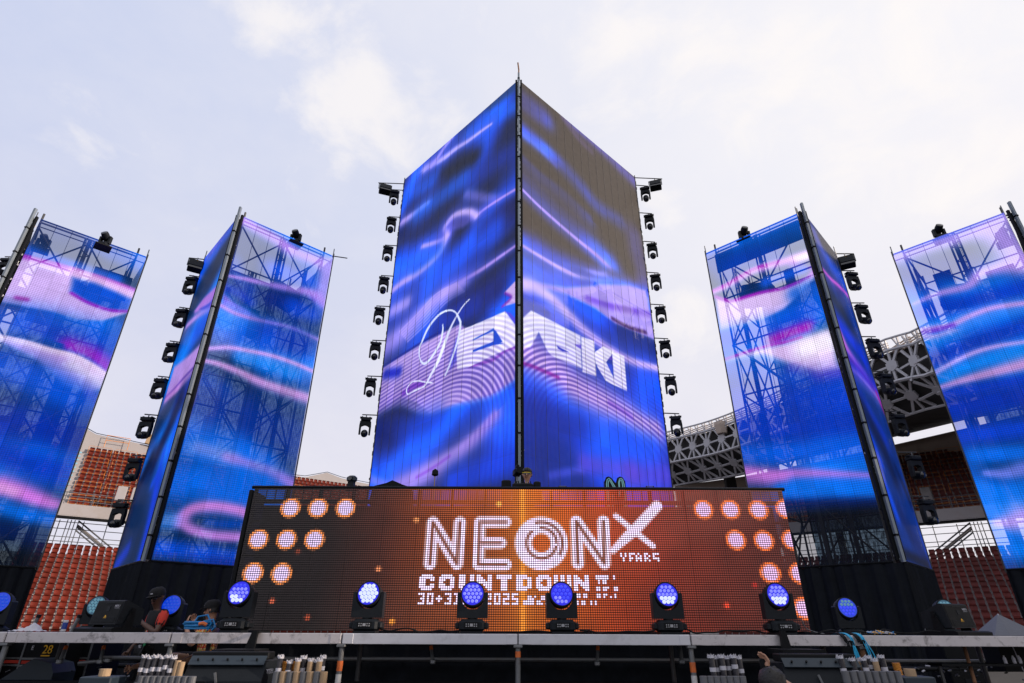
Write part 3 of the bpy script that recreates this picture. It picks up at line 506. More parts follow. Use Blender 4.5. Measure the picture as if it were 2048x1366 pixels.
  ["s",[[0.17,8.93,0.47,0.47],[2.0,9.02,0.506,0.506],[3.98,8.86,0.534,0.534]],[40,40,200],0.8,0],
  ["s",[[3.13,8.75,0.129,0.129],[3.42,8.17,0.124,0.124]],[150,20,120],0.8,0],
  ["s",[[0.26,8.2,0.443,0.443],[1.33,7.47,0.433,0.433],[2.2,7.01,0.429,0.429]],[0,46,185],0.9,0],
  ["s",[[0.62,7.52,0.529,0.529],[1.59,6.68,0.509,0.509],[2.03,5.84,0.478,0.478]],[0,18,66],0.95,0],
  ["s",[[0.43,6.8,0.246,0.246],[0.87,5.99,0.231,0.231]],[0,60,210],0.85,0],
  ["s",[[0.29,6.05,0.296,0.296],[0.57,5.26,0.277,0.277],[0.94,4.57,0.262,0.262]],[0,66,215],0.9,0],
  ["s",[[2.63,6.18,0.227,0.227],[3.2,5.27,0.212,0.212]],[0,20,70],0.9,0],
  ["s",[[1.39,4.7,0.416,0.416],[2.11,4.15,0.404,0.404],[3.07,3.48,0.39,0.39]],[0,26,92],0.95,0],
  ["s",[[3.23,4.62,0.177,0.177],[3.28,3.88,0.164,0.164]],[0,50,160],0.8,0],
  ["s",[[0.59,3.54,0.177,0.177],[3.01,3.44,0.194,0.194]],[4,12,40],0.9,0],
 ],
 'L1R':[
  ["f",[0,98,226]],
  ["w",0.36,1.1,1.25,0.3,1.1,0.3],
  ["s",[[0.11,14.37,0.533,0.533],[1.19,14.31,0.549,0.549],[2.42,14.36,0.57,0.57]],[0,40,110],0.85,0],
  ["s",[[0.16,13.08,0.208,0.208],[1.26,13.16,0.216,0.216],[2.86,13.19,0.227,0.227]],[0,74,200],0.9,0],
  ["s",[[1.87,14.25,0.356,0.356],[2.98,14.06,0.365,0.365],[3.53,14.32,0.374,0.374]],[0,84,200],0.7,0],
  ["p",[[0.18,12.94],[1.04,13.02],[1.56,13.03],[2.44,13.04],[3.15,13.0],[3.54,12.97],[3.57,12.63],[3.53,12.02],[2.89,11.43],[2.2,11.21],[1.56,11.26],[0.84,11.18],[-0.11,11.07],[0.03,11.79]],[206,172,236],0.97,0.071],
  ["s",[[0.18,12.93,0.072,0.138],[1.04,13.02,0.074,0.142],[1.56,13.03,0.075,0.145],[2.44,13.04,0.077,0.149],[3.15,13.0,0.078,0.151],[3.54,12.97,0.079,0.153]],[150,30,190],0.9,0],
  ["s",[[1.58,12.96,0.317,0.576],[2.47,12.94,0.326,0.592],[3.55,12.81,0.334,0.608]],[225,190,240],0.24,0],
  ["s",[[1.58,12.96,0.144,0.144],[2.47,12.94,0.148,0.148],[3.55,12.81,0.152,0.152]],[225,190,240],0.7,0],
  ["p",[[1.66,12.69],[2.3,12.75],[3.01,12.66],[3.51,12.56],[3.51,12.07],[2.98,11.92],[2.31,11.95],[1.74,12.16]],[0,74,205],0.97,0.129],
  ["s",[[1.78,12.11,0.064,0.064],[2.31,11.95,0.065,0.065],[2.98,11.91,0.066,0.066],[3.51,12.07,0.068,0.068]],[140,20,190],0.9,0],
  ["s",[[0.5,11.39,0.088,0.088],[0.63,11.41,0.089,0.089],[0.75,11.43,0.089,0.089]],[165,40,150],0.9,0],
  ["s",[[0.34,10.54,0.676,0.676],[1.24,10.68,0.7,0.7],[2.36,10.67,0.725,0.725],[3.45,10.62,0.749,0.749]],[0,78,212],0.95,0],
  ["s",[[1.28,10.56,0.262,0.262],[2.39,10.54,0.271,0.271],[3.46,10.19,0.276,0.276]],[0,60,190],0.8,0],
  ["s",[[2.28,10.22,0.4,0.178],[2.94,10.1,0.407,0.181],[3.51,9.79,0.409,0.182]],[150,34,196],0.9,0],
  ["p",[[0.26,9.95],[1.2,10.04],[1.84,9.99],[2.45,9.99],[3.02,9.83],[3.58,9.59],[3.56,9.05],[3.22,8.76],[2.53,8.83],[1.61,9.47],[0.57,9.81]],[205,160,232],0.95,0.143],
  ["s",[[0.51,10.0,0.055,0.166],[1.2,10.02,0.057,0.17],[1.85,9.97,0.058,0.174],[2.45,9.97,0.059,0.177],[3.02,9.81,0.059,0.179],[3.57,9.57,0.06,0.181]],[232,205,242],0.95,0],
  ["s",[[2.55,9.63,0.263,0.263],[3.14,9.4,0.266,0.266],[3.5,9.24,0.267,0.267]],[235,215,244],0.8,0],
  ["s",[[3.28,8.71,0.217,0.217],[3.6,8.53,0.217,0.217]],[140,50,200],0.8,0],
  ["s",[[0.8,9.08,0.689,0.689],[1.79,8.88,0.707,0.707],[3.18,8.36,0.725,0.725]],[0,76,205],0.95,0],
  ["s",[[1.34,7.41,0.695,0.695],[2.25,7.39,0.717,0.717],[3.44,7.28,0.743,0.743]],[0,42,160],0.96,0],
  ["s",[[1.65,6.42,0.488,0.488],[2.38,6.27,0.497,0.497],[3.33,6.14,0.511,0.511]],[0,52,185],0.9,0],
  ["s",[[1.94,5.51,0.365,0.329],[2.43,5.39,0.333,0.296],[2.93,5.23,0.299,0.262],[3.35,5.12,0.264,0.226]],[206,116,222],0.95,0],
  ["s",[[1.96,5.46,0.182,0.182],[2.3,5.37,0.184,0.184]],[224,160,232],0.8,0],
  ["s",[[2.13,4.93,0.251,0.251],[2.7,4.79,0.255,0.255],[3.51,4.72,0.261,0.261]],[0,104,228],0.9,0],
  ["s",[[2.34,4.26,0.316,0.316],[2.92,4.11,0.321,0.321],[3.6,3.95,0.327,0.327]],[0,26,84],0.97,0],
  ["s",[[2.57,3.55,0.516,0.516],[3.49,3.41,0.53,0.53]],[0,6,20],1,0],
 ],
 'R1L':[
  ["f",[0,98,226]],
  ["w",0.36,1.1,1.25,0.3,1.1,4.0],
  ["s",[[3.06,13.63,0.399,0.399],[2.86,12.73,0.384,0.384],[2.68,11.81,0.369,0.369]],[0,50,165],0.7,0],
  ["s",[[2.89,13.24,0.587,0.587],[2.24,13.05,0.571,0.571],[1.65,12.76,0.554,0.554]],[0,38,130],0.9,0],
  ["s",[[3.53,14.16,0.412,0.464],[2.56,14.12,0.399,0.449],[1.7,14.04,0.388,0.436],[0.87,14.02,0.377,0.424],[0.28,14.12,0.371,0.418],[-0.33,14.1,0.363,0.409]],[178,150,236],0.93,0],
  ["s",[[3.51,14.26,0.152,0.276],[2.53,14.23,0.145,0.264],[1.23,14.19,0.141,0.256],[0.24,14.24,0.136,0.248]],[80,100,225],0.31,0],
  ["s",[[3.51,14.26,0.069,0.069],[2.53,14.23,0.066,0.066],[1.23,14.19,0.064,0.064],[0.24,14.24,0.062,0.062]],[80,100,225],0.9,0],
  ["s",[[0.58,13.65,0.553,0.553],[0.42,12.91,0.535,0.535],[0.27,12.32,0.52,0.52]],[176,146,234],0.9,0],
  ["s",[[3.4,12.06,0.096,0.096],[2.67,12.15,0.149,0.149],[1.85,12.09,0.2,0.2],[1.36,12.39,0.253,0.253],[0.66,12.39,0.3,0.3],[0.29,12.27,0.346,0.346]],[176,142,232],0.93,0],
  ["s",[[3.15,11.66,0.419,0.419],[2.01,11.53,0.402,0.402],[0.55,11.45,0.381,0.381]],[0,56,190],0.95,0],
  ["s",[[3.45,11.05,0.249,0.452],[3.0,10.96,0.244,0.444],[2.6,10.92,0.242,0.44],[2.16,11.03,0.238,0.432],[1.55,11.1,0.233,0.424],[1.01,11.02,0.229,0.416],[0.7,10.95,0.227,0.412]],[182,150,236],0.33,0],
  ["s",[[3.45,11.05,0.113,0.113],[3.0,10.96,0.111,0.111],[2.6,10.92,0.11,0.11],[2.16,11.03,0.108,0.108],[1.55,11.1,0.106,0.106],[1.01,11.02,0.104,0.104],[0.7,10.95,0.103,0.103]],[182,150,236],0.97,0],
  ["s",[[3.44,10.94,0.113,0.113],[3.02,10.89,0.111,0.111],[2.61,10.89,0.109,0.109]],[100,54,205],0.9,0],
  ["s",[[3.43,10.79,0.071,0.182],[3.08,10.69,0.07,0.179],[2.65,10.73,0.069,0.177]],[176,156,236],0.85,0],
  ["s",[[3.44,10.29,0.268,0.268],[3.1,10.34,0.266,0.266],[2.66,10.4,0.263,0.263]],[0,122,236],0.8,0],
  ["s",[[3.31,9.87,0.438,0.438],[2.04,10.12,0.424,0.424],[0.93,10.23,0.409,0.409]],[0,50,178],0.92,0],
  ["s",[[3.48,9.43,0.174,0.348],[2.97,9.63,0.172,0.344],[2.33,9.79,0.169,0.34],[1.75,9.81,0.167,0.332],[1.09,9.72,0.163,0.324]],[186,152,236],0.33,0],
  ["s",[[3.48,9.43,0.079,0.087],[2.97,9.63,0.078,0.086],[2.33,9.79,0.077,0.085],[1.75,9.81,0.076,0.083],[1.09,9.72,0.074,0.081]],[186,152,236],0.98,0],
  ["s",[[3.34,9.18,0.257,0.257],[2.44,9.42,0.251,0.251],[1.67,9.47,0.245,0.245],[1.17,9.46,0.24,0.24]],[0,124,236],0.95,0],
  ["s",[[3.5,8.91,0.105,0.105],[2.96,8.96,0.152,0.136],[2.37,8.99,0.195,0.164],[1.81,9.01,0.236,0.191],[1.31,9.03,0.277,0.218]],[204,152,220],0.95,0],
  ["s",[[3.49,8.66,0.211,0.211],[2.48,8.62,0.203,0.203],[1.45,8.57,0.195,0.195]],[0,60,205],0.9,0],
  ["s",[[3.31,8.15,0.616,0.616],[2.44,8.15,0.597,0.597],[1.6,8.11,0.578,0.578]],[0,44,170],0.96,0],
  ["s",[[3.35,7.24,0.436,0.436],[2.56,7.19,0.423,0.423],[1.91,7.13,0.412,0.412]],[0,58,195],0.95,0],
  ["s",[[3.26,6.6,0.308,0.308],[2.6,6.51,0.3,0.3],[2.12,6.46,0.294,0.294]],[0,100,226],0.9,0],
  ["s",[[3.15,6.02,0.112,0.112],[2.7,5.94,0.193,0.193],[2.26,5.99,0.272,0.272]],[112,124,232],0.85,0],
  ["s",[[3.4,5.52,0.297,0.297],[2.94,5.4,0.29,0.29],[2.45,5.41,0.285,0.285]],[0,108,228],0.9,0],
  ["s",[[3.32,4.58,0.178,0.178],[3.0,4.58,0.316,0.316],[2.68,4.66,0.452,0.452]],[178,146,232],0.93,0],
  ["s",[[3.45,3.93,0.348,0.348],[2.94,3.85,0.339,0.339]],[0,112,230],0.9,0],
 ],
}# ------------------------------------------------------------------ ground
MB().box((0,60,-.05),(1200,1200,.1)).build('ground',mat('dark_matting',(.03,.032,.035),.9,var=.4,scale=.6,bump=.3,bscale=3))['kind']='structure'
# ------------------------------------------------------------------ screen pictures
def _spline(P,n=5):
    P=np.asarray(P,float)
    if len(P)<3: return P
    Q=np.vstack([2*P[0]-P[1],P,2*P[-1]-P[-2]]); out=[]
    for i in range(len(P)-1):
        a,b,c,d=Q[i],Q[i+1],Q[i+2],Q[i+3]
        for t in np.arange(n)/n:
            out.append(.5*(2*b+(c-a)*t+(2*a-5*b+4*c-d)*t*t+(3*b-a-3*c+d)*t**3))
    out.append(P[-1]); return np.array(out)
def _lin(c):
    c=np.asarray(c,float)/255; return np.where(c<=.04045,c/12.92,((c+.055)/1.055)**2.4)
def paint(ops,U,V):
    C=np.zeros((len(U),3))          # blended in display values, turned linear at the end
    for o in ops:
        k=o[0]
        if k=='f': C[:]=np.array(o[1])/255
        elif k=='s':
            P=np.array(o[1],float); hard=o[4] if len(o)>4 else 0
            P=_spline(P,5); P[:,2:]=np.maximum(P[:,2:],.012); wm=P[:,2:].max()*2.3
            ok=np.where((U>P[:,0].min()-wm)&(U<P[:,0].max()+wm)&(V>P[:,1].min()-wm)&(V<P[:,1].max()+wm))[0]
            if not len(ok): continue
            u,v=U[ok],V[ok]; best=np.full(len(ok),9e9); al=np.zeros(len(ok))
            for i in range(len(P)-1):
                a,b=P[i],P[i+1]; d=b[:2]-a[:2]; L=d@d+1e-12
                t=np.clip(((u-a[0])*d[0]+(v-a[1])*d[1])/L,0,1)
                du=u-(a[0]+t*d[0]); dv=v-(a[1]+t*d[1]); dist=np.hypot(du,dv)
                up=(du*-d[1]+dv*d[0])*(1 if d[0]>=0 else -1)>=0
                w=np.where(up,a[2]+t*(b[2]-a[2]),a[3]+t*(b[3]-a[3])); r=dist/w
                better=r<best
                best=np.where(better,r,best)
            al=(1-np.clip((best-.75)/.5,0,1)) if hard else np.exp(-1.1*best**2.3)
            al=(al*o[3])[:,None]; C[ok]=C[ok]*(1-al)+al*np.array(o[2])/255
        elif k=='p':
            P=np.array(o[1],float); s=max(o[4],.02); n=len(P)
            ok=np.where((U>P[:,0].min()-s)&(U<P[:,0].max()+s)&(V>P[:,1].min()-s)&(V<P[:,1].max()+s))[0]
            if not len(ok): continue
            u,v=U[ok],V[ok]; ins=np.zeros(len(ok),bool); dist=np.full(len(ok),9e9)
            for i in range(n):
                a,b=P[i],P[(i+1)%n]; d=b-a; L=d@d+1e-12
                t=np.clip(((u-a[0])*d[0]+(v-a[1])*d[1])/L,0,1)
                dist=np.minimum(dist,np.hypot(u-a[0]-t*d[0],v-a[1]-t*d[1]))
                cr_=((a[1]>v)!=(b[1]>v)); 
                with np.errstate(divide='ignore',invalid='ignore'):
                    x=(b[0]-a[0])*(v-a[1])/(b[1]-a[1])+a[0]
                ins^=cr_&(u<x)
            sd=np.where(ins,dist,-dist); t=np.clip((sd+s)/(2*s),0,1); al=(t*t*(3-2*t)*o[3])[:,None]
            C[ok]=C[ok]*(1-al)+al*np.array(o[2])/255
        elif k=='w':
            _,lo,hi,fv,fu,wp,ph=o
            p=V*fv+U*fu+wp*np.sin(U*.8+V*.33+ph)+.6*wp*np.sin(U*.34-V*.75+ph*1.7)+.3*wp*np.sin(U*1.9+V*.9+ph)
            t=(.5+.5*np.sin(p))**1.4; m_=np.clip((C[:,2]-C[:,0]*1.3)*2.2-.25,0,1)
            C*=(1+m_*(lo+(hi-lo)*t-1))[:,None]; C[:,1]+=m_*np.clip(t-.6,0,1)*.14
        elif k=='r':
            (c0,v0),(_,vt),(ur,_2)=o[1]; lam,amp=o[2],o[3]
            dx=(U-c0)/abs(ur-c0); dx=np.where(dx*(ur-c0)<0,dx*.33,dx); dy=(V-v0)/abs(vt-v0); dy=np.where(dy<0,dy*.35,dy)
            r=np.hypot(dx,dy)+.10*np.sin(dx*1.7+.6)
            env=np.clip((r-.35)/.4,0,1)*np.clip((1.95-r)/.8,0,1)
            br=np.clip((C[:,0]-.05)*1.6,.24,1)
            q=(.72*amp*env*br*(.5+.5*np.sin(2*PI*r/lam)))[:,None]; C[:]=C*(1-q)+q*C*np.array([.42,.36,.74])
    # slow uneven brightness of the picture
    return C
# ------------------------------------------------------------------ LED material
def led(name,base,opened,k,pitch,depth,speck=0):
    m=bpy.data.materials.new(name); m.use_nodes=True; nt=m.node_tree; nt.nodes.clear()
    at_=N(nt,'ShaderNodeAttribute',attribute_name='screen').outputs['Color']
    tc=N(nt,'ShaderNodeTexCoord').outputs['Object']; sp=N(nt,'ShaderNodeSeparateXYZ',{0:tc})
    w=mth(nt,'SINE',mth(nt,'MULTIPLY',sp.outputs[2],2*PI/pitch))
    hx=mth(nt,'ADD',sp.outputs[0],sp.outputs[1]); w2=mth(nt,'SINE',mth(nt,'MULTIPLY',hx,2*PI/(pitch*1.0)))
    g=mth(nt,'MULTIPLY_ADD',w,depth*.6,mth(nt,'MULTIPLY_ADD',w2,depth*.4,1-depth*.35))
    fr=mth(nt,'FRACT',mth(nt,'MULTIPLY',sp.outputs[2],1.0)); seam=mth(nt,'MULTIPLY_ADD',mth(nt,'LESS_THAN',fr,.018),-.16,1.); g=mth(nt,'MULTIPLY',g,seam)
    nz=N(nt,'ShaderNodeTexNoise',{'Vector':tc,'Scale':2.2,'Detail':3}).outputs[0]
    g=mth(nt,'MULTIPLY',g,mth(nt,'MULTIPLY_ADD',nz,.3,.85))
    bf=N(nt,'ShaderNodeNewGeometry').outputs['Backfacing']
    g=mth(nt,'MULTIPLY',g,mth(nt,'SUBTRACT',1.,bf))
    e=N(nt,'ShaderNodeEmission',{'Color':at_,'Strength':mth(nt,'MULTIPLY',g,k*EM/(1-opened))})
    n=N(nt,'ShaderNodeTexNoise',{'Vector':tc,'Scale':5.,'Detail':5}).outputs[0]
    bc=mixc(nt,n,[x*.7 for x in base],[x*1.3 for x in base])
    d=N(nt,'ShaderNodeBsdfPrincipled',{'Base Color':bc,'Roughness':.55,'Specular IOR Level':.08})
    a=N(nt,'ShaderNodeAddShader',{0:e.outputs[0],1:d.outputs[0]}).outputs[0]
    if opened:
        t=N(nt,'ShaderNodeBsdfTransparent')
        a=N(nt,'ShaderNodeMixShader',{0:opened,1:a,2:t.outputs[0]}).outputs[0]
    o=N(nt,'ShaderNodeOutputMaterial'); nt.links.new(a,o.inputs[0])
    m.cycles.emission_sampling='NONE'; return m
LEDWALL=led('solid_led_wall',(.047,.042,.039),0,1.18,.0625,.05)
LEDSIDE=led('cloth_backed_led',(.012,.014,.017),0,1.12,.0625,.18)
LEDMESH=led('open_led_mesh',(.006,.007,.010),.42,1.15,.0625,.30)
def backmesh():
    m=bpy.data.materials.new('rear_screen_mesh'); m.use_nodes=True; nt=m.node_tree; nt.nodes.clear()
    tc=N(nt,'ShaderNodeTexCoord').outputs['Object']
    mp=N(nt,'ShaderNodeMapping',{'Vector':tc,'Scale':(17,17,4)}).outputs[0]
    n=N(nt,'ShaderNodeTexNoise',{'Vector':mp,'Scale':1.,'Detail':3,'Roughness':.8}).outputs[0]
    k=N(nt,'ShaderNodeMapRange',{'Value':n,'From Min':.4,'From Max':.62,'To Min':.04,'To Max':.40}).outputs[0]
    d=N(nt,'ShaderNodeBsdfPrincipled',{'Base Color':(.010,.011,.014,1),'Roughness':.6})
    t=N(nt,'ShaderNodeBsdfTransparent',{'Color':(.50,.74,.95,1)})
    a=N(nt,'ShaderNodeMixShader',{0:k,1:d.outputs[0],2:t.outputs[0]}).outputs[0]
    o=N(nt,'ShaderNodeOutputMaterial'); nt.links.new(a,o.inputs[0]); return m
BACKMESH=backmesh()
def led_face(tw,key,side,g,Wd,n,zb,zt,mt,du=.05,dv=.05,skip_hidden=None):
    """columns of LED panels on one side of a tower; side R runs along local x, side L along local y"""
    ops=SCREENS.get(key); cw=(Wd-g)/n; nu=max(2,round(cw/du)); nv=round((zt-zb)/dv); gap=.002
    vs=np.linspace(zb,zt,nv+1)
    for i in range(n):
        us=np.linspace(g+i*cw+gap,g+(i+1)*cw-gap,nu+1); U,V=np.meshgrid(us,vs); U=U.ravel(); V=V.ravel()
        C=paint(ops,U,V) if ops else np.tile(np.array([0,.2,.7]),(len(U),1))
        rv=1+.11*(RNG.random(40)-.5); C*=(rv[((V-zb)/1.0).astype(int)]*(1+.06*(RNG.random()-.5)))[:,None]
        L=_lin(np.clip(C,0,1)*255)
        z0=np.zeros(len(U)); co=np.stack([U,z0,V],1) if side=='R' else np.stack([z0,U,V],1)
        a=np.arange(nv)[:,None]*(nu+1)+np.arange(nu)[None]; a=a.ravel()
        q=np.stack([a,a+1,a+nu+2,a+nu+1],1) if side=='R' else np.stack([a,a+nu+1,a+nu+2,a+1],1)
        me=bpy.data.meshes.new('led_column'); me.vertices.add(len(co)); me.vertices.foreach_set('co',co.ravel())
        me.loops.add(q.size); me.loops.foreach_set('vertex_index',q.ravel().astype(np.int32))
        me.polygons.add(len(q)); me.polygons.foreach_set('loop_start',np.arange(0,q.size,4,dtype=np.int32))
        me.update(calc_edges=True)
        at_=me.attributes.new('screen','FLOAT_COLOR','POINT'); at_.data.foreach_set('color',np.concatenate([L,np.ones((len(L),1))],1).astype(np.float32).ravel())
        me.materials.append(mt); obj('led_column',me,tw)
# ------------------------------------------------------------------ towers
def tower(label,fx,fy,adeg,Wl,Wr,zb,zt,keys,n,open_,skirt=True,rear=True,g=.16):
    a=R(adeg); tw=thing('led_tower',label,'screen tower',(fx,fy,0),a,'LED screen towers on the stage'); Wm=max(Wl,Wr)
    mt=LEDMESH if open_ else LEDWALL
    side_open=keys[2] if open_ else ''       # the face one sees through; the other one is backed with cloth
    q_=.05 if open_ else .034
    for sd,k_,Wd_ in (('L',keys[0],Wl),('R',keys[1],Wr)):
        o_=open_ and sd==side_open
        led_face(tw,k_,sd,g,Wd_,n,zb,zt,LEDMESH if o_ else LEDSIDE if open_ else LEDWALL,q_,q_)
        if open_:
            jm=MB().box((0,0,(zb+zt)/2),(.014,.012,zt-zb)).mesh('column_joint',BLACK)
            for i in range(1,n):
                u=g+i*(Wd_-g)/n; obj('column_joint',jm,tw,(u,.014,0) if sd=='R' else (.014,u,0),(0,0,0 if sd=='R' else PI/2))
            if not o_: MB().box((Wd_/2+.1,.09,(zb+zt)/2) if sd=='R' else (.09,Wd_/2+.1,(zb+zt)/2),(Wd_-.2,.02,zt-zb-.05) if sd=='R' else (.02,Wd_-.2,zt-zb-.05)).build('backing_sheet',CLOTH,tw)
    # corner post: steel channel, black side channels, splice plates, cables
    rz=Euler((0,0,PI/4)); pw=.09 if open_ else .09
    b=MB(); b.box((-.03,-.03,(zb+zt)/2+.12),(pw,.07,zt-zb+.34),rz); post=b.build('corner_post',POST,tw)
    for sgn in (-1,1):
        d=Vector((1,-1,0)).normalized()*sgn*(pw/2+.045)
        MB().box((d.x+.03,d.y+.03,(zb+zt)/2),(.075,.07,zt-zb),rz).build('post_channel',BLACK,tw)
    pm=MB().box((0,0,0),(pw+.03,.09,.05),rz).mesh('splice_plate',BLACK); z=zb+.6
    while z<zt: obj('splice_plate',pm,post,(-.03,-.03,z)); z+=1.
    cb=MB()
    for k in range(int((zt-zb)*13)):
        z=zb+k/13+random.uniform(-.03,.03); t=random.uniform(.05,.16); sgn=1 if open_ and keys[2]=='R' else -1 if open_ else random.choice((-1,1))
        p=(t,.03,z) if sgn>0 else (.03,t,z)
        cb.box(p,(random.uniform(.02,.07),random.uniform(.02,.05),random.uniform(.02,.09)),Euler((random.random(),random.random(),random.random())),m=random.choice((0,0,0,1,2)) )
    for s in range(3):
        pts=[((.06+.03*s if (open_ and keys[2]=='R') else .03)+random.uniform(-.015,.015),(.03 if (open_ and keys[2]=='R') else .06+.03*s)+random.uniform(-.015,.015),zb+(zt-zb)*k/16) for k in range(17)]
        cb.sweep(pts,.011,5)
    tag(cb.build('cable_loom',[BLACK,STEEL,LABEL],tw),kind='stuff')
    # edge battens, bottom rail and cover cloth
    MB().tube((g,-.02,zb-.03),(Wr,-.02,zb-.03),.03,6).build('bottom_rail',BLACK,tw); MB().tube((-.02,g,zb-.03),(-.02,Wl,zb-.03),.03,6).build('bottom_rail',BLACK,tw)
    MB().tube((Wr+.02,0,zb-.1),(Wr+.02,0,zt+.1),.022,6).build('edge_tube',TUBE,tw); MB().tube((0,Wl+.02,zb-.1),(0,Wl+.02,zt+.1),.022,6).build('edge_tube',TUBE,tw)
    if not open_:
        em=MB().box((0,0,(zb+zt)/2),(.005,.012,zt-zb)).mesh('edge_strip',mat('light_edge_profile',(.13,.13,.14),.5,.2,var=.1))
        for i in range(1,n):
            obj('edge_strip',em,tw,(g+i*(Wr-g)/n,-.004,0)); obj('edge_strip',em,tw,(-.004,g+i*(Wl-g)/n,0),(0,0,PI/2))
        MB().box((Wr/2+.1,.12,(zb+zt)/2),(Wr-.2,.04,zt-zb-.05)).build('backing_sheet',CLOTH,tw); MB().box((.12,Wl/2+.1,(zb+zt)/2),(.04,Wl-.2,zt-zb-.05)).build('backing_sheet',CLOTH,tw)
        MB().box((Wr,Wl/2,(zb+zt)/2),(.04,Wl,zt-zb)).build('backing_sheet',CLOTH,tw); MB().box((Wr/2,Wl,(zb+zt)/2),(Wr,.04,zt-zb)).build('backing_sheet',CLOTH,tw)
        MB().sweep([(0,0,zt+.2),(.01,0,zt+.55),(-.02,.02,zt+.95)],.03,6).build('mast_tube',RUST,tw)
        for k in range(2):
            cl=MB()
            for j in range(60): 
                z=zb+(zt-zb)*j/60; o=random.uniform(0,.05); cl.box(((Wr+.03+o,.02,z) if k else (.02,Wl+.03+o,z)),(.05,.05,random.uniform(.05,.3)),m=0 if random.random()<.7 else 1)
            tag(cl.build('edge_cable',[BLACK,STEEL],tw),kind='stuff')
    else:
        # scaffold inside
        I=.22; S=Wm-.30; xs=[I,I+(S-I)/2,S]; lv=[zb-.2+(zt-zb)*k/6 for k in range(7)]; H=zt-zb+.5; lv[-1]=zt-.02
        sm=MB().tube((0,0,zb-.3),(0,0,zt+.35),.034,7).mesh('standard',TUBE)
        lm=MB()
        for q,w in (((-.14,0),0),((.14,0),0)): lm.tube((q[0],q[1],zb-.3),(q[0],q[1],zt),.034,6)
        lm.box((.0,.03,(zb+zt)/2),(.13,.05,zt-zb))
        for k in range(int(H/.3)): 
            z=zb-.2+k*.3; lm.tube((-.14,0,z),(.14,0,z+(.15 if k%2 else -.15)),.02,5)
        lm=lm.mesh('ladder_beam',TUBE)
        for i,x in enumerate(xs):
            for j,y in enumerate(xs):
                if i==1 and j==1: continue
                if (i==1 and j in(0,2)) or (j==1 and i in (0,2)): obj('ladder_beam',lm,tw,(x,y,0),(0,0,0 if i==1 else PI/2))
                else: obj('standard',sm,tw,(x,y,0))
        L=(S-I)/2
        gm=MB().tube((0,0,0),(L,0,0),.032,6).mesh('ledger',TUBE); dz=lv[1]-lv[0]
        bm_=MB().tube((0,0,0),(L,0,dz),.030,6).mesh('brace',TUBE); bx=MB().tube((0,0,dz),(L,0,0),.030,6).mesh('brace',TUBE)
        for k,z in enumerate(lv):
            for i in range(2):
                for y in (xs[0],xs[2]):
                    obj('ledger',gm,tw,(xs[i],y,z)); obj('ledger',gm,tw,(y,xs[i],z),(0,0,PI/2))
                    if k<6:
                        obj('brace',bm_ if (k+i)%2 else bx,tw,(xs[i],y,z)); obj('brace',bx if (k+i)%2 else bm_,tw,(y,xs[i],z),(0,0,PI/2))
                        if True: pass
                        obj('brace',bx if (k+i)%2 else bm_,tw,(xs[i],y+.03,z))
        # hoist box and cloth roll near the top
        MB().box((Wr*.62,.5,zt-2.2),(1.0,.5,.75),Euler((0,.25,0)),bev=.03).build('hoist_box',BLACK,tw)
        MB().box((.5,Wl*.62,zt-2.2),(.5,1.0,.75),Euler((.25,0,0)),bev=.03).build('hoist_box',BLACK,tw)
        for y in (0,):
            MB().tube((g,.03,zt-.02),(Wr,.03,zt-.02),.026,6).build('top_rail',BLACK,tw); MB().tube((.03,g,zt-.02),(.03,Wl,zt-.02),.026,6).build('top_rail',BLACK,tw)
            MB().tube((g,.06,zt-.28),(Wr,.06,zt-.28),.02,6).build('top_rail',TUBE,tw); MB().tube((.06,g,zt-.28),(.06,Wl,zt-.28),.02,6).build('top_rail',TUBE,tw)
        if rear:
            h=zt-.1
            if keys[2]=='R': MB().add([(Wr,.06,zb),(Wr,Wl,zb),(Wr,Wl,h),(Wr,.06,h)],[(0,1,2,3)]).build('rear_screen',BACKMESH,tw)
            if keys[2]=='R': MB().add([(.5,Wl,zb),(Wr,Wl,zb),(Wr,Wl,h),(.5,Wl,h)],[(0,3,2,1)]).build('rear_screen',BACKMESH,tw)
            if keys[2]=='L': MB().add([(Wr,.3,zb),(Wr,Wl-.5,zb),(Wr,Wl-.5,h-.4),(Wr,.3,h-.4)],[(0,1,2,3)]).build('rear_screen',BACKMESH,tw)
            mm=random.Random(int(fx*10))
            for k in range(5):          # cloth scrims and ballast hung inside, seen as dark shapes
                if keys[2]=='R': MB().box((mm.uniform(.4,Wr-.5),Wl*.8-.12*k,zt-mm.uniform(.5,4.5)),(mm.uniform(.3,.9),.04,mm.uniform(.4,1.6))).build('inner_drape',CLOTH,tw)
                else: MB().box((Wr*.8-.12*k,mm.uniform(.4,Wl-.9),zt-mm.uniform(.5,4.5)),(.04,mm.uniform(.3,.9),mm.uniform(.4,1.6))).build('inner_drape',CLOTH,tw)
            if keys[0]=='R2L': MB().box((.16,Wl*.5,zt-.55),(.03,Wl-.5,.8)).build('top_drape',CLOTH,tw)
            if keys[1]=='L1R': MB().box((Wr*.78,.16,zt-1.5),(1.2,.03,1.0)).build('top_drape',CLOTH,tw)
            # roller of spare cloth and side drapes that hang inside
            MB().box((Wr*.75,Wl*.78,zb+(zt-zb)*.36),(.6,.05,(zt-zb)*.55),Euler((0,0,.3))).build('inner_drape',CLOTH,tw)
            MB().box((Wr*.42,Wl*.9,zb+(zt-zb)*.25),(.35,.05,(zt-zb)*.4),Euler((0,0,-.2))).build('inner_drape',CLOTH,tw)
        for p in ((0,Wl),(Wr,0),(.05,.2)): MB().tube((p[0],p[1],zt-.1),(p[0],p[1],zt+.32),.018,6).build('spigot_tube',STEEL,tw)
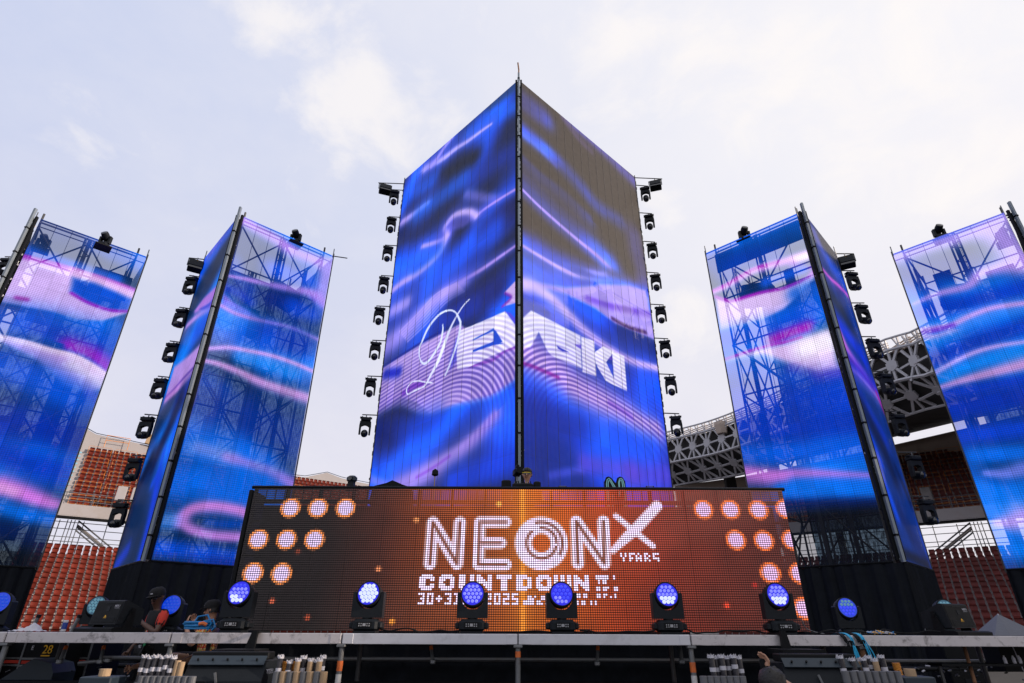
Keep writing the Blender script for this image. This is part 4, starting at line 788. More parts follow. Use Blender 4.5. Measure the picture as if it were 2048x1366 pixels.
    if skirt:
        for side in 'LR':
            b=MB(); n_=64; z1=zb-.06; Wd=(Wl if side=='L' else Wr)+.05; rows=[0,.05,.5,1]
            for r_ in rows:
                for i in range(n_+1):
                    u=-.03+Wd*i/n_; d=(.03+.05*r_)*(math.sin(i*.9+.6*math.sin(i*.21))+.6*math.sin(i*2.3+1)); z=z1*(1-r_)
                    b.v.append((u,-.03+d,z) if side=='R' else (-.03+d,u,z))
            for k in range(3):
                for i in range(n_):
                    q=k*(n_+1)+i; b.f.append((q,q+1,q+n_+2,q+n_+1)); b.m.append(0)
            b.build('skirt',CLOTH,tw,smooth=60)
        MB().box((Wr,Wl/2,(zb-.06)/2),(.03,Wl,zb-.1)).build('skirt',CLOTH,tw); MB().box((Wr/2,Wl,(zb-.06)/2),(Wr,.03,zb-.1)).build('skirt',CLOTH,tw)
    def loc(p): return tw.matrix_basis.inverted()@Vector(p)
    tw_loc[tw.name]=loc
    return tw
tw_loc={}
tC=tower('tallest central LED tower with lavender waves and white script lettering on blue',.213,15.0,43.9,7.571,7.543,1.9,20.52,('CL','CR','R'),15,False,g=.12)
tL2=tower('blue and lavender see-through LED tower just left of the orange booth',-9.579,15.917,43.2,3.585,3.577,3.35,14.71,('L2L','L2R','R'),7,True)
tR2=tower('see-through LED tower right of the orange booth with magenta and white glow halfway up',9.856,15.326,46.,3.532,3.413,3.35,14.49,('R2L','R2R','L'),7,True,g=.2)
tL1=tower('leftmost see-through LED tower with a bright pink band near its top',-16.592,15.765,42.9,3.5,3.5,3.35,14.48,('L1L','L1R','R'),7,True,g=.2)
tR1=tower('rightmost see-through LED tower with azure and pale lilac arcs cut by the picture edge',16.556,14.943,44.1,3.5,3.5,3.35,14.256,('R1L','R1R','L'),7,True,g=.2)
# ------------------------------------------------------------------ stage platform
DY0,DY1,DZ=7.3,8.25,1.705
st=thing('stage_platform','long narrow stage deck with worn aluminium front beam on tube legs','stage',(0,DY0,0))
JX=[-7.85,-5.72,-3.85,-1.913,.082,2.039,3.98,5.95,8.0]
for i in range(len(JX)-1):
    x0,x1=JX[i],JX[i+1]; w=x1-x0
    clean=i in (3,4)
    b=MB(); b.box(((x0+x1)/2,.02,DZ-.055),(w-.012,.05,.108),bev=.004); bm_=b.build('front_beam',ALUCLEAN if clean else ALU,st)
    for s,xx in ((1,x0),(-1,x1)):
        MB().box((xx+s*.07,-.004,DZ-.055),(.115,.012,.1),bev=.002).build('joint_plate',ALUCLEAN if clean else ALU,bm_)
    MB().box(((x0+x1)/2,(DY1-DY0)/2+.03,DZ-.012),(w-.01,DY1-DY0-.02,.022)).build('deck_board',mat('black_deck_ply',(.02,.02,.022),.7,var=.3,scale=5,dirt=(.05,.045,.04),dscale=3,damt=.4) if i==0 else bpy.data.materials['black_deck_ply'],st)
    MB().box(((x0+x1)/2,DY1-DY0,DZ-.06),(w-.01,.05,.07)).build('rear_beam',BLACK,st)
for i,x in enumerate(JX):
    col=STEEL if i!=6 else RUST
    lg=MB().tube((x,.05,0),(x,.05,DZ-.11),.03,12).build('leg',col,st)
    if i in (3,5):
        for z0 in (1.33,1.06,.8): MB().tube((x,.05,z0),(x,.05,z0+.1),.032,12).build('orange_band',ORANGE,lg)
        for z0 in (1.2,.93): MB().tube((x,.05,z0),(x,.05,z0+.1),.0315,12).build('white_band',WHITEP,lg)
    if i==4: MB().tube((x,.05,1.47),(x,.05,1.53),.032,12).build('orange_band',ORANGE,lg)
    MB().tube((x,DY1-DY0,0),(x,DY1-DY0,DZ-.1),.028,8).build('leg',TUBE,st)
    MB().box((x,.03,DZ-.125),(.1,.09,.03),bev=.006).build('leg_bracket',STEEL,lg)
for z,y in ((1.38,1.6),(1.17,.5),(1.25,2.4),(.95,.2)):
    MB().tube((-8,y,z),(8,y,z),.03,8).build('ledger_tube',BLACK if z!=1.38 else TUBE,st)
# dark rear platform behind the catwalk
rp=thing('rear_platform','low black platform behind the front catwalk','platform',(0,9.,0))
MB().box((0,1.6,.28),(17,3.0,.06)).build('platform_board',BLACK,rp)
for x in (-8,-6,-4,-2,0,2,4,6,8): MB().box((x,.1,.12),(.06,.06,.25)).build('leg',TUBE,rp)
bk=thing('added_dark_sheet','added black sheet that keeps the space under the booth dark','cloth',(0,9.05,0))  # black sheet put in so the space under the booth stays dark
b=MB(); n_=120
for r_ in (0,1):
    for i in range(n_+1): b.v.append((-4.1+8.3*i/n_,.03*math.sin(i*.8)+.02*math.sin(i*2.1),.31+1.36*(1-r_)))
b.f=[(i,i+1,n_+2+i,n_+1+i) for i in range(n_)]; b.m=[0]*n_
b.build('dark_sheet',CLOTH,bk,smooth=60); MB().tube((-4.1,0,1.67),(4.2,0,1.67),.025,8).build('dark_sheet_rail',BLACK,bk)
# ------------------------------------------------------------------ LED booth
BX0,BX1,BZ0,BZ1,BY=-3.87,4.08,1.725,3.64,8.7
bo=thing('led_booth','wide orange LED mesh booth front reading NEON X COUNTDOWN','DJ booth',(BX0,BY,BZ0))
GW,GH=256,64
def cell(px,py):
    p=at(px,py,BY); return (p.x-BX0)/(BX1-BX0)*GW,(BZ1-p.z)/(BZ1-BZ0)*GH
def booth_picture():
    X,Y=np.meshgrid(np.arange(GW)+.5,np.arange(GH)+.5)
    C=np.zeros((GH,GW,3))
    def put(al,c): 
        nonlocal C
        al=al[...,None]; C=C*(1-al)+al*np.array(c)/255
    # background ramp, left to right
    kx=[cell(x,1120)[0] for x in (440,640,760,850,950,1035,1046,1130,1220,1320,1420,1540,1620)]
    kc=[(16,11,10),(28,15,12),(80,34,20),(142,62,22),(168,76,24),(196,96,26),(214,108,26),(208,92,20),(188,66,20),(150,48,25),(124,44,28),(104,40,30),(76,34,26)]
    for j in range(3): C[...,j]=np.interp(X,kx,[k[j] for k in kc])/255
    C*=(1.12-.22*Y/GH)[...,None]
    rg=np.random.default_rng(3); n=rg.random((9,33)); yy=np.linspace(0,8,GH); xx=np.linspace(0,32,GW)
    n=np.array([np.interp(xx,np.arange(33),n[i]) for i in range(9)]); n=np.array([np.interp(yy,np.arange(9),n[:,i]) for i in range(GW)]).T
    C*=(.9+.2*n)[...,None]*.84
    cx_=cell(1043,1100)[0]; put(np.exp(-((X-cx_-.5)/1.3)**2)*.8,(255,158,52)); put(np.exp(-((X-cx_)/6)**2)*.22,(240,140,40))
    def blob(px,py,r,c,a=1.,h=1.):
        x,y=cell(px,py); put(np.clip((r-np.hypot(X-x,(Y-y)))/h+.5,0,1)*a,c)
    for px,py,c in ((833,1040,(235,150,90)),(757,1138,(235,140,90)),(998,1008,(250,180,80)),(784,1243,(240,150,50)),(544,1202,(200,90,60)),(1454,1211,(235,70,40)),(596,1103,(120,50,30)),(615,1235,(170,70,40)),(1510,1170,(170,40,30)),(1300,1045,(160,40,25))):
        blob(px,py,1.3,c,.9)
    D=[(581,1016),(636,1016),(691,1016),(517,1079),(573,1079),(629,1079),(506,1146),(563,1147),(1407,1019),(1461,1019),(1517,1020),(1571,1018),(1472,1080),(1528,1081),(1584,1080),(1541,1146),(1599,1147),(1608,1217)]
    for px,py in D:
        x,y=cell(px,py); r=4.75; rim=(226,130,62) if px<1000 else (236,108,44)
        d=np.hypot(X-x,Y-y); put(np.clip((r+.45-d)/.7,0,1)*np.clip((d-r+2.4)/1.2,.0,1),rim); put(np.clip((r-.75-d)/.9,0,1),(216,192,238) if px<1000 else (222,178,226))
    def sd(pts):
        P=[np.array(cell(*p)) for p in pts]; best=np.full(X.shape,9e9)
        for a,b in zip(P,P[1:]):
            d=b-a; t=np.clip(((X-a[0])*d[0]+(Y-a[1])*d[1])/(d@d+1e-9),0,1); best=np.minimum(best,np.hypot(X-a[0]-t*d[0],Y-a[1]-t*d[1]))
        return best
    WH=(236,214,246); DK=(120,60,40)
    def neon(d,h,gaps):
        put(np.clip(h-d+.5,0,1),WH)
        for a,b in gaps: put(np.clip(d-a+.5,0,1)*np.clip(b-d+.5,0,1)*.95,DK)
    for pts in ([(860,1127),(866,1045),(914,1127),(920,1045)],[(1156,1126),(1153,1043),(1209,1126),(1207,1043)]):
        neon(sd(pts),2.9,[(-1,.7)])
    E=np.minimum(sd([(1012,1044),(960,1044),(957,1129),(1012,1129)]),sd([(958,1086),(1002,1086)]))
    neon(E,2.7,[(-1,.6)])
    ox,oy=cell(1083,1086); d=np.hypot(X-ox,(Y-oy)*1.0); h=12.4
    put(np.clip(h-d+.5,0,1),WH); 
    an=np.arctan2(Y-oy,X-ox)
    put(np.clip(d-9.2+.5,0,1)*np.clip(10.3-d+.5,0,1)*((an>-1.9)&(an<.6)),DK); put(np.clip(d-6.4+.5,0,1)*np.clip(7.5-d+.5,0,1)*((an>.2)|(an<-2.2)),DK); put(np.clip(d-6.6+.5,0,1)*np.clip(7.6-d+.5,0,1)*((an>-1.7)&(an<.1)),DK); put(np.clip(4.3-d+.5,0,1),(190,84,18))
    d=sd([(1314,1012),(1270,1060),(1226,1102)]); put(np.clip(2.6-d+.5-np.clip((Y-cell(1,1060)[1])/9,0,1)*1.2,0,1),WH)
    d=sd([(1232,1032),(1268,1062),(1306,1092)]); put(np.clip(1.4-d+.5+np.clip((X-cell(1245,1,)[0])/9,0,1)*1.2,0,1),WH)
    F5={'C':'0111010001100001000010000100010111 0','O':'01110100011000110001100011000101110','U':'10001100011000110001100011000101110','N':'10001110011010110101100111000110001','T':'11111001000010000100001000010000100','D':'11110100011000110001100011000111110','W':'10001100011010110101101011010101010'}
    F8={'C':'0111110011111110111001101110000011100110111111100111110 0','O':'01111100111111101110011011000110111001101111111001111100','U':'11100110111001101110011011100110111001101111111001111100','N':'11000110111001101111011011111110110111101100111011000110','T':'11111110111111100011100000111000001110000011100000111000','D':'11111000111111101110011011100110111001101111111011111000','W':'11011011110110111101101111011011110110111111111101111110'}
    def text(s,px,py,w,h,adv,font,rows,cols):
        x0,y0=cell(px,py)
        for ch in s:
            g=font.get(ch)
            if g:
                g=g.replace(' ','')
                for y in range(h):
                    for x in range(w):
                        if g[(y*rows//h)*cols+x*cols//w]=='1':
                            iy,ix=int(y0)+y,int(x0)+x
                            if 0<=iy<GH and 0<=ix<GW: C[iy,ix]=np.array(WH)/255
            x0+=adv
    text('COUNTDOWN',842,1151,8,7,8.75,F8,7,8)
    F3={'0':'111101101101111','1':'110010010010111','2':'111001111100111','3':'111001011001111','5':'111100111001111','-':'000000111000000','+':'000010111010000','D':'110101101101110','E':'111100110100111','C':'111100100100111','Y':'101101010010010','A':'010101111101101','R':'110101110101101','S':'111100111001111',' ':'0'*15}
    text('30+31',838,1190,3,5,4,F3,5,3); text('DEC',926,1190,3,5,4,F3,5,3); text('2025',972,1190,3,5,4,F3,5,3); text('YEARS',1242,1107,3,4,3.7,F3,5,3)
    rg=np.random.default_rng(5)
    for (a,b,y,h) in ((1050,1102,1191,2),(1050,1102,1205,2),(1146,1238,1190,2),(1146,1196,1205,2),(1192,1234,1153,2),(1192,1214,1163,2),(1192,1238,1173,2)):
        x0,y0=cell(a,y); x1,_=cell(b,y)
        for ix in range(int(x0),int(x1)):
            if rg.random()<.72:
                for iy in range(int(y0),int(y0)+h):
                    if rg.random()<.9: C[iy,ix]=np.array(WH)/255*.95
    return np.clip(C,0,1)
PIC=booth_picture()
def booth_led():
    m=bpy.data.materials.new('open_led_curtain'); m.use_nodes=True; nt=m.node_tree; nt.nodes.clear()
    at_=N(nt,'ShaderNodeAttribute',attribute_name='screen').outputs['Color']
    uv=N(nt,'ShaderNodeUVMap',uv_map='cell').outputs[0]
    d=N(nt,'ShaderNodeVectorMath',{0:uv,1:(.5,.5,0)},operation='DISTANCE').outputs['Value']
    dot=N(nt,'ShaderNodeMapRange',{'Value':d,'From Min':.24,'From Max':.50,'To Min':1,'To Max':.10},interpolation_type='SMOOTHSTEP').outputs[0]
    sp=N(nt,'ShaderNodeSeparateXYZ',{0:uv})
    row=mth(nt,'ABSOLUTE',mth(nt,'SUBTRACT',sp.outputs[1],.5))
    bar=N(nt,'ShaderNodeMapRange',{'Value':row,'From Min':.30,'From Max':.34,'To Min':0,'To Max':1}).outputs[0]
    op=mth(nt,'MULTIPLY_ADD',bar,.42,.10)
    bf=N(nt,'ShaderNodeNewGeometry').outputs['Backfacing']
    e=N(nt,'ShaderNodeEmission',{'Color':at_,'Strength':mth(nt,'MULTIPLY',mth(nt,'MULTIPLY',dot,2.1*EM),mth(nt,'SUBTRACT',1.,bf))})
    tc=N(nt,'ShaderNodeTexCoord').outputs['Object']; n=N(nt,'ShaderNodeTexNoise',{'Vector':tc,'Scale':9.}).outputs[0]
    df=N(nt,'ShaderNodeBsdfPrincipled',{'Base Color':mixc(nt,n,(.008,.008,.009),(.02,.02,.022)),'Roughness':.6})
    a=N(nt,'ShaderNodeAddShader',{0:e.outputs[0],1:df.outputs[0]}).outputs[0]
    t=N(nt,'ShaderNodeBsdfTransparent'); a=N(nt,'ShaderNodeMixShader',{0:op,1:a,2:t.outputs[0]}).outputs[0]
    o=N(nt,'ShaderNodeOutputMaterial'); nt.links.new(a,o.inputs[0]); m.cycles.emission_sampling='NONE'; return m
BLED=booth_led(); pw=(BX1-BX0)/16; ph=(BZ1-BZ0)/4
fm=MB(); t_=.018
for c,d in (((pw/2,.02,t_/2),(pw-.004,.03,t_)),((pw/2,.02,ph-t_/2),(pw-.004,.03,t_)),((t_/2,.02,ph/2),(t_,.03,ph-2*t_)),((pw-t_/2,.02,ph/2),(t_,.03,ph-2*t_))): fm.box(c,d)
fm=fm.mesh('panel_frame',BLACK)
for r_ in range(4):
    for c_i in range(16):
        vs=[];fs=[];col=[]
        for y in range(17):
            for x in range(17): vs.append((x*pw/16*.996,0,(16-y)*ph/16))
        for y in range(16):
            for x in range(16):
                fs.append((y*17+x,(y+1)*17+x,(y+1)*17+x+1,y*17+x+1)); col.append(PIC[r_*16+y,c_i*16+x])
        me=bpy.data.meshes.new('led_panel'); me.from_pydata(vs,[],fs); me.materials.append(BLED)
        cl=np.repeat(np.concatenate([_lin(np.array(col)*255),np.ones((256,1))],1),4,axis=0).astype(np.float32)
        me.attributes.new('screen','FLOAT_COLOR','CORNER').data.foreach_set('color',cl.ravel())
        me.uv_layers.new(name='cell').data.foreach_set('uv',np.tile(np.array([0,1,0,0,1,0,1,1],np.float32),256))
        p=obj('led_panel',me,bo,(c_i*pw,random.uniform(-.003,.003),(3-r_)*ph)); obj('panel_frame',fm,p)
BW,BH=BX1-BX0,BZ1-BZ0
MB().tube((-.05,.03,BH+.02),(BW+.05,.03,BH+.02),.026,8).build('top_rail',BLACK,bo)
MB().tube((0,.12,BH-.17),(BW,.12,BH-.17),.03,8).build('guard_rail',BLACK,bo)
for i in range(17): MB().tube((i*pw,.10,0),(i*pw,.10,BH),.022,6).build('frame_post',BLACK,bo)
for k in range(58): MB().tube((k*BW/57,.13,BH-.17),(k*BW/57,.13,BH),.008,5).build('guard_bar',BLACK,bo)
MB().box((BW/2,.34,(BH-.2)/2),(BW-.1,.03,BH-.2)).build('backing_cloth',CLOTH,bo)
MB().box((-.05,.25,BH/2-.02),(.06,.5,BH),bev=.01).build('end_frame',BLACK,bo)
MB().box((BW/2,.9,BH-.35),(BW*.6,.9,.05)).build('table_top',BLACK,bo)
# ------------------------------------------------------------------ moving heads on the towers
def patch(t,name,txt,size,loc,rot,m):
    cu=bpy.data.curves.new(name,'FONT'); cu.body=txt; cu.size=size; cu.align_x='CENTER'; cu.extrude=.002
    tmp=bpy.data.objects.new(name+'_source',cu); COL.objects.link(tmp); me=bpy.data.meshes.new_from_object(tmp.evaluated_get(bpy.context.evaluated_depsgraph_get()))
    bpy.data.objects.remove(tmp); bpy.data.curves.remove(cu); me.materials.clear(); me.materials.append(m); me.name=name
    return obj(name,me,t,loc,rot)
LENSG=mat('dark_lens_glass',(.006,.008,.012),.08,var=.2,spec=.8)
ORD=['topmost','second','third','fourth','fifth','sixth','seventh','lowest']
def make_head(label,group):
    t=thing('moving_head_light',label,'stage light',(0,0,0),0,group)
    b=MB(); b.box((0,0,.30),(.36,.30,.12),bev=.02); b.box((0,0,.37),(.44,.16,.03)); b.box((-.14,0,.385),(.05,.12,.05)); b.box((.14,0,.385),(.05,.12,.05)); b.build('base',DARKGREY,t)
    po=[(-.20,.22),(-.215,.05),(-.21,-.27),(-.145,-.27),(-.14,.0)]+[(-.14+.28*k/8,.03+.06*math.sin(PI*k/8)) for k in range(9)]+[(.14,.0),(.145,-.27),(.21,-.27),(.215,.05),(.20,.22)]
    MB().prism(po,1,-.075,.075).build('yoke',DARKGREY,t)
    h=obj('head',MB().lathe([(.085,-.20),(.124,-.16),(.130,.02),(.112,.10),(.118,.13),(.118,.19),(.10,.195)],18).mesh('head',DARKGREY,50),t,(0,0,-.23),(R(118),0,0))
    MB().lathe([(.0,.19),(.10,.19),(.098,.20),(.06,.215),(.0,.222)],18,cap=False).build('lens',LENSG,h,smooth=60)
    MB().lathe([(.121,-.06),(.126,-.055),(.126,-.035),(.121,-.03)],18,cap=False).build('trim_ring',BLACK,h)
    MB().tube((.0,0,.40),(0,0,.50),.02,6).build('clamp',STEEL,t)
    return t
proto=None
def arm(tw,p,q,r=.022):
    l=tw_loc[tw.name]; MB().tube(l(p),l(q),r,7).build('boom_pipe',TUBE,tw)
def heads(tw,pxs,Y,corner,side,where,face):
    global proto
    for i,(px,py,tilt) in enumerate(pxs):
        p=at(px,py,Y)
        lab=f'{ORD[i] if i<len(pxs)-1 else "lowest"} black moving head light on the {side} edge of {where}'
        if proto is None: proto=make_head(lab,'moving head lights on the towers'); o=proto; o.location=p; o.rotation_euler=(0,0,face)
        else: o=dup(proto,p,face,lab)
        for k in o.children:
            if k.name.startswith('head'): k.rotation_euler=(R(tilt+random.uniform(-9,9)),0,0)
        s=-1 if side=='left' else 1
        arm(tw,(corner[0]-s*.1,corner[1],p.z+.50),(p.x+s*.16,Y,p.z+.50))
cL=(-5.04,20.46); cR=(5.65,20.23)
heads(tC,[(788,396,140),(782,451,138),(775,509,136),(767,571,130),(758,633,125),(750,703,122),(740,776,118),(730,855,115)],20.4,cL,'left','the central tower',R(14))
heads(tC,[(1291,389,140),(1299,445,138),(1305,503,136),(1312,566,130),(1322,631,125),(1331,700,122),(1342,773,118),(1353,853,115)],20.3,cR,'right','the central tower',R(-14))
heads(tL2,[(380,573,118),(360,638,116),(341,707,112),(317,779,110),(290,857,106),(265,941,104),(236,1032,100)],18.4,(-12.03,18.53),'left','the inner left tower',R(2))
heads(tR2,[(1707,564,118),(1727,630,116),(1750,699,112),(1775,770,110),(1800,852,106),(1832,936,104),(1857,1026,100)],17.8,(12.22,17.8),'right','the inner right tower',R(8))
heads(tL1,[(8,535,118)],18.4,(-19.0,18.4),'left','the leftmost tower',0.)
def make_small(label):
    t=thing('moving_head_light',label,'stage light',(0,0,0),0,'moving head lights standing on tower tops')
    MB().box((0,0,.06),(.34,.28,.12),bev=.02).build('base',DARKGREY,t)
    MB().prism([(-.2,.12),(.2,.12),(.2,.42),(.13,.42),(.13,.2),(-.13,.2),(-.13,.42),(-.2,.42)],1,-.06,.06).build('yoke',DARKGREY,t)
    h=obj('head',MB().lathe([(.09,-.20),(.125,-.15),(.125,.12),(.11,.2)],16).mesh('head',DARKGREY,50),t,(0,0,.40),(R(60),0,0))
    MB().lathe([(0,.2),(.10,.2),(.05,.215),(0,.22)],16,cap=False).build('lens',LENSG,h,smooth=60); return t
sm0=None
for tw,px,py,Y,lab in ((tL1,212,478,16.6,'small moving head light standing on the top edge of the leftmost tower'),(tL2,592,473,17.4,'small moving head light on the top edge of the inner left tower'),
    (tR2,1488,467,16.9,'small moving head light on the top edge of the inner right tower'),(tR1,1877,463,16.6,'small moving head light on the top edge of the rightmost tower'),
    (tL1,88,483,16.5,'dark moving head light seen through the top of the leftmost tower screen'),(tR1,2004,470,15.9,'dark moving head light seen through the top of the rightmost tower screen')):
    p=at(px,py,Y)-Vector((0,0,.34))
    if sm0 is None: sm0=make_small(lab); sm0.location=p
    else: dup(sm0,p,random.uniform(-.3,.3),lab)
    l=tw_loc[tw.name]
    MB().box(l((p.x,p.y,p.z-.03)),(.5,.5,.04)).build('light_shelf',BLACK,tw)
def make_strobe(label):
    t=thing('strobe_light',label,'stage light',(0,0,0),0,'strobe lights on tower booms')
    MB().box((0,0,0),(.52,.42,.34),Euler((R(-18),0,0)),bev=.03).build('housing',DARKGREY,t)
    MB().box((0,-.205,-.07),(.46,.02,.26),Euler((R(-18),0,0)),bev=.004).build('front_glass',LENSG,t)
    MB().prism([(-.30,-.02),(-.27,-.02),(-.27,.27),(.27,.27),(.27,-.02),(.30,-.02),(.30,.30),(-.30,.30)],1,-.02,.02).build('bracket',BLACK,t)
    MB().box((.02,-.16,.175),(.05,.03,.005),Euler((R(-18),0,0))).build('sticker',YELLOW,t); MB().tube((0,0,.30),(0,0,.40),.02,6).build('clamp',STEEL,t); return t
s0=None
for tw,px,py,Y,rz,cx_,lab in ((tC,770,379,20.4,.35,cL,'box shaped strobe on the upper left boom of the central tower'),(tC,1311,371,20.3,-.3,cR,'box shaped strobe on the upper right boom of the central tower'),
    (tL2,391,533,18.4,.55,(-12.03,18.5),'box shaped strobe on the top boom of the inner left tower'),(tR2,1694,525,17.8,-.5,(12.22,17.8),'box shaped strobe on the top boom of the inner right tower')):
    p=at(px,py,Y)
    if s0 is None: s0=make_strobe(lab); s0.location=p; s0.rotation_euler=(0,0,rz)
    else: dup(s0,p,rz,lab)
    arm(tw,(cx_[0],cx_[1],p.z+.40),(p.x+(.35 if p.x>0 else -.35),Y,p.z+.40))
l=tw_loc[tL2.name]; a=at(665,512,18.2); MB().tube(l(a),l((a.x+.55,a.y+.1,a.z-.03)),.022,6).build('boom_pipe',TUBE,tL2)
# ------------------------------------------------------------------ wash lights on the deck
def lensmesh(n,col,k):
    rr_=.0245 if n=='lens_white_hot' else .020
    return MB().lathe([(rr_,0),(rr_*.92,.008),(rr_*.5,.014),(0,.016)],8,cap=False).mesh(n,emis(n,col,k,.25,90),60)
LM={'hot':lensmesh('lens_white_hot',(226,236,255),1.0),'mid':lensmesh('lens_lilac',(128,132,255),1.2),'dim':lensmesh('lens_blue',(58,70,252),1.0),'low':lensmesh('lens_deep_blue',(24,80,232),.75),'off':lensmesh('lens_teal',(104,156,178),.75)}  # teal lenses are unlit; their pale tone is painted as glow
FM={'blue':emis('blue_lit_face',(12,14,226),1.,.1,20),'low':emis('blue_dim_face',(6,60,214),.85,.2,20),'off':emis('teal_unlit_face_glow',(52,106,134),.55,.25,14)}  # teal face is for unlit lights; its pale tone is painted as glow
HEX=[(0,0)]+[(.052*math.cos(PI/3*k),.052*math.sin(PI/3*k)) for k in range(6)]+[(.104*math.cos(PI/3*k),.104*math.sin(PI/3*k)) for k in range(6)]+[(.09*math.cos(PI/3*k+PI/6),.09*math.sin(PI/3*k+PI/6)) for k in range(6)]
_m={}
def wash(label,px,py,Y,z0,kind,yaw,tilt=79,scale=1.,level=0):
    """px,py = middle of the lit face"""
    p=at(px,py,Y); t=thing('wash_light',label,'stage light',(p.x,Y,z0),yaw*.35,'round wash lights along the stage front'); t.scale=(scale,)*3
    if not _m:
        b=MB(); b.box((0,0,.085),(.30,.24,.13),bev=.028); b.box((-.17,0,.085),(.05,.16,.07),bev=.012); b.box((.17,0,.085),(.05,.16,.07),bev=.012); b.box((0,0,.012),(.26,.2,.024)); _m['base']=b.mesh('base',DARKGREY,40)
        _m['panel']=MB().box((0,-.123,.09),(.17,.006,.06)).mesh('control_panel',BLACK)
        b=MB(); 
        for x in (-.06,-.035,.035,.06): b.box((x,-.128,.10),(.012,.006,.012)); b.box((x,-.128,.078),(.012,.006,.012))
        b.box((0,-.128,.09),(.035,.005,.03)); _m['keys']=b.mesh('key_pad',mat('grey_keys',(.3,.31,.33),.5))
        po=[(-.185,.165),(.185,.165),(.185,.44),(.17,.455),(.15,.44)]+[(.15*math.cos(a),.42-.165*math.sin(a)) for a in [PI*k/14 for k in range(15)]]+[(-.15,.44),(-.17,.455),(-.185,.44)]
        _m['yoke']=MB().prism(po,1,-.06,.06).mesh('yoke',DARKGREY)
        _m['head']=MB().lathe([(.07,-.17),(.11,-.15),(.140,-.08),(.146,.0),(.146,.055),(.136,.06)],28).mesh('head',DARKGREY,45)
        _m['pivot']=MB().tube((-.165,0,0),(.165,0,0),.03,10).mesh('pivot',BLACK)
        _m['stem']=MB().lathe([(.06,.145),(.06,.17)],14).mesh('stem',BLACK)
        _m['ring']=MB().lathe([(.134,.052),(.140,.064),(.130,.066),(.128,.056)],28,cap=False).mesh('bezel_ring',BLACK,40)
        for k in FM: _m['f'+k]=MB().lathe([(0,.0615),(.1335,.0615)],28,cap=False).mesh('face_plate',FM[k])
    ba=obj('base',_m['base'],t); obj('control_panel',_m['panel'],ba); obj('key_pad',_m['keys'],ba); obj('stem',_m['stem'],t); y=obj('yoke',_m['yoke'],t)
    h=obj('head',_m['head'],t,(0,-.0,.42),(R(tilt),0,yaw)); obj('pivot',_m['pivot'],t,(0,0,.42)); obj('bezel_ring',_m['ring'],h)
    obj('face_plate',_m['f'+('blue' if kind in('hot','half','mid','dimmed','even') else 'low' if kind in('low','lowhalf') else 'off')],h)
    for i,(x,yy) in enumerate(HEX):
        v=-yy+random.uniform(-.015,.015)
        k={'hot':'hot','half':'hot' if v>.02 else 'mid','mid':'hot' if v>.055 else 'mid' if v>-.06 else 'dim','even':'mid','dimmed':'mid' if v>.04 else 'dim','low':'low','lowhalf':'dim' if v>-.02 else 'off','off':'off'}[kind]
        obj('lens',LM[k],h,(x*.93,yy*.93,.0617))
    return t
wash('wash light at the booth left end, blue face with white lower lenses, turned left',482,1190,7.62,DZ,'mid',R(-3))
wash('wash light left of the booth lettering with a fully white lit face',740,1188,7.62,DZ,'hot',R(-4))
wash('wash light in front of COUNTDOWN with an evenly lilac dotted blue face',946,1188,7.62,DZ,'even',R(0))
wash('wash light right of the orange seam with the deepest blue face of the bright ones',1122,1188,7.62,DZ,'dimmed',R(2))
wash('wash light right of the booth lettering, white lower lenses on blue',1331,1188,7.62,DZ,'half',R(2))
wash('wash light at the booth right end, white lower half and turned right',1551,1190,7.62,DZ,'half',R(3))
wash('flat blue dim wash light beside the man in the black cap',346,1212,9.2,1.62,'low',R(2))
wash('dim wash light half blue half teal against the black cloth on the right',1690,1212,9.2,1.62,'lowhalf',R(-1))
wash('unlit teal wash light behind the black projector on the left',196,1214,9.9,1.63,'off',R(3))
wash('unlit teal wash light behind the black projector on the right',1886,1210,9.9,1.63,'off',R(-3))
wash('wash light cut off by the left picture edge',-4,1222,8.6,1.62,'low',R(10))
# risers that carry the rear lights
for px,Y,lab in ((346,9.2,'black riser box under the flat blue dim wash light'),(1690,9.2,'black riser box under the half blue wash light'),(196,9.9,'black riser box under the left teal wash light'),(1886,9.9,'black riser box under the right teal wash light'),(-4,8.6,'black riser box at the left picture edge')):
    p=at(px,1250,Y); t=thing('riser_box',lab,'riser',(p.x,Y,.31 if Y>8.8 else 0)); z=1.62 if Y<9.5 else 1.63; h=z-t.location.z
    MB().box((0,0,h/2),(.5,.45,h),bev=.01).build('box_body',BLACK,t); MB().box((0,-.228,h*.6),(.14,.012,.05)).build('handle',DARKGREY,t)
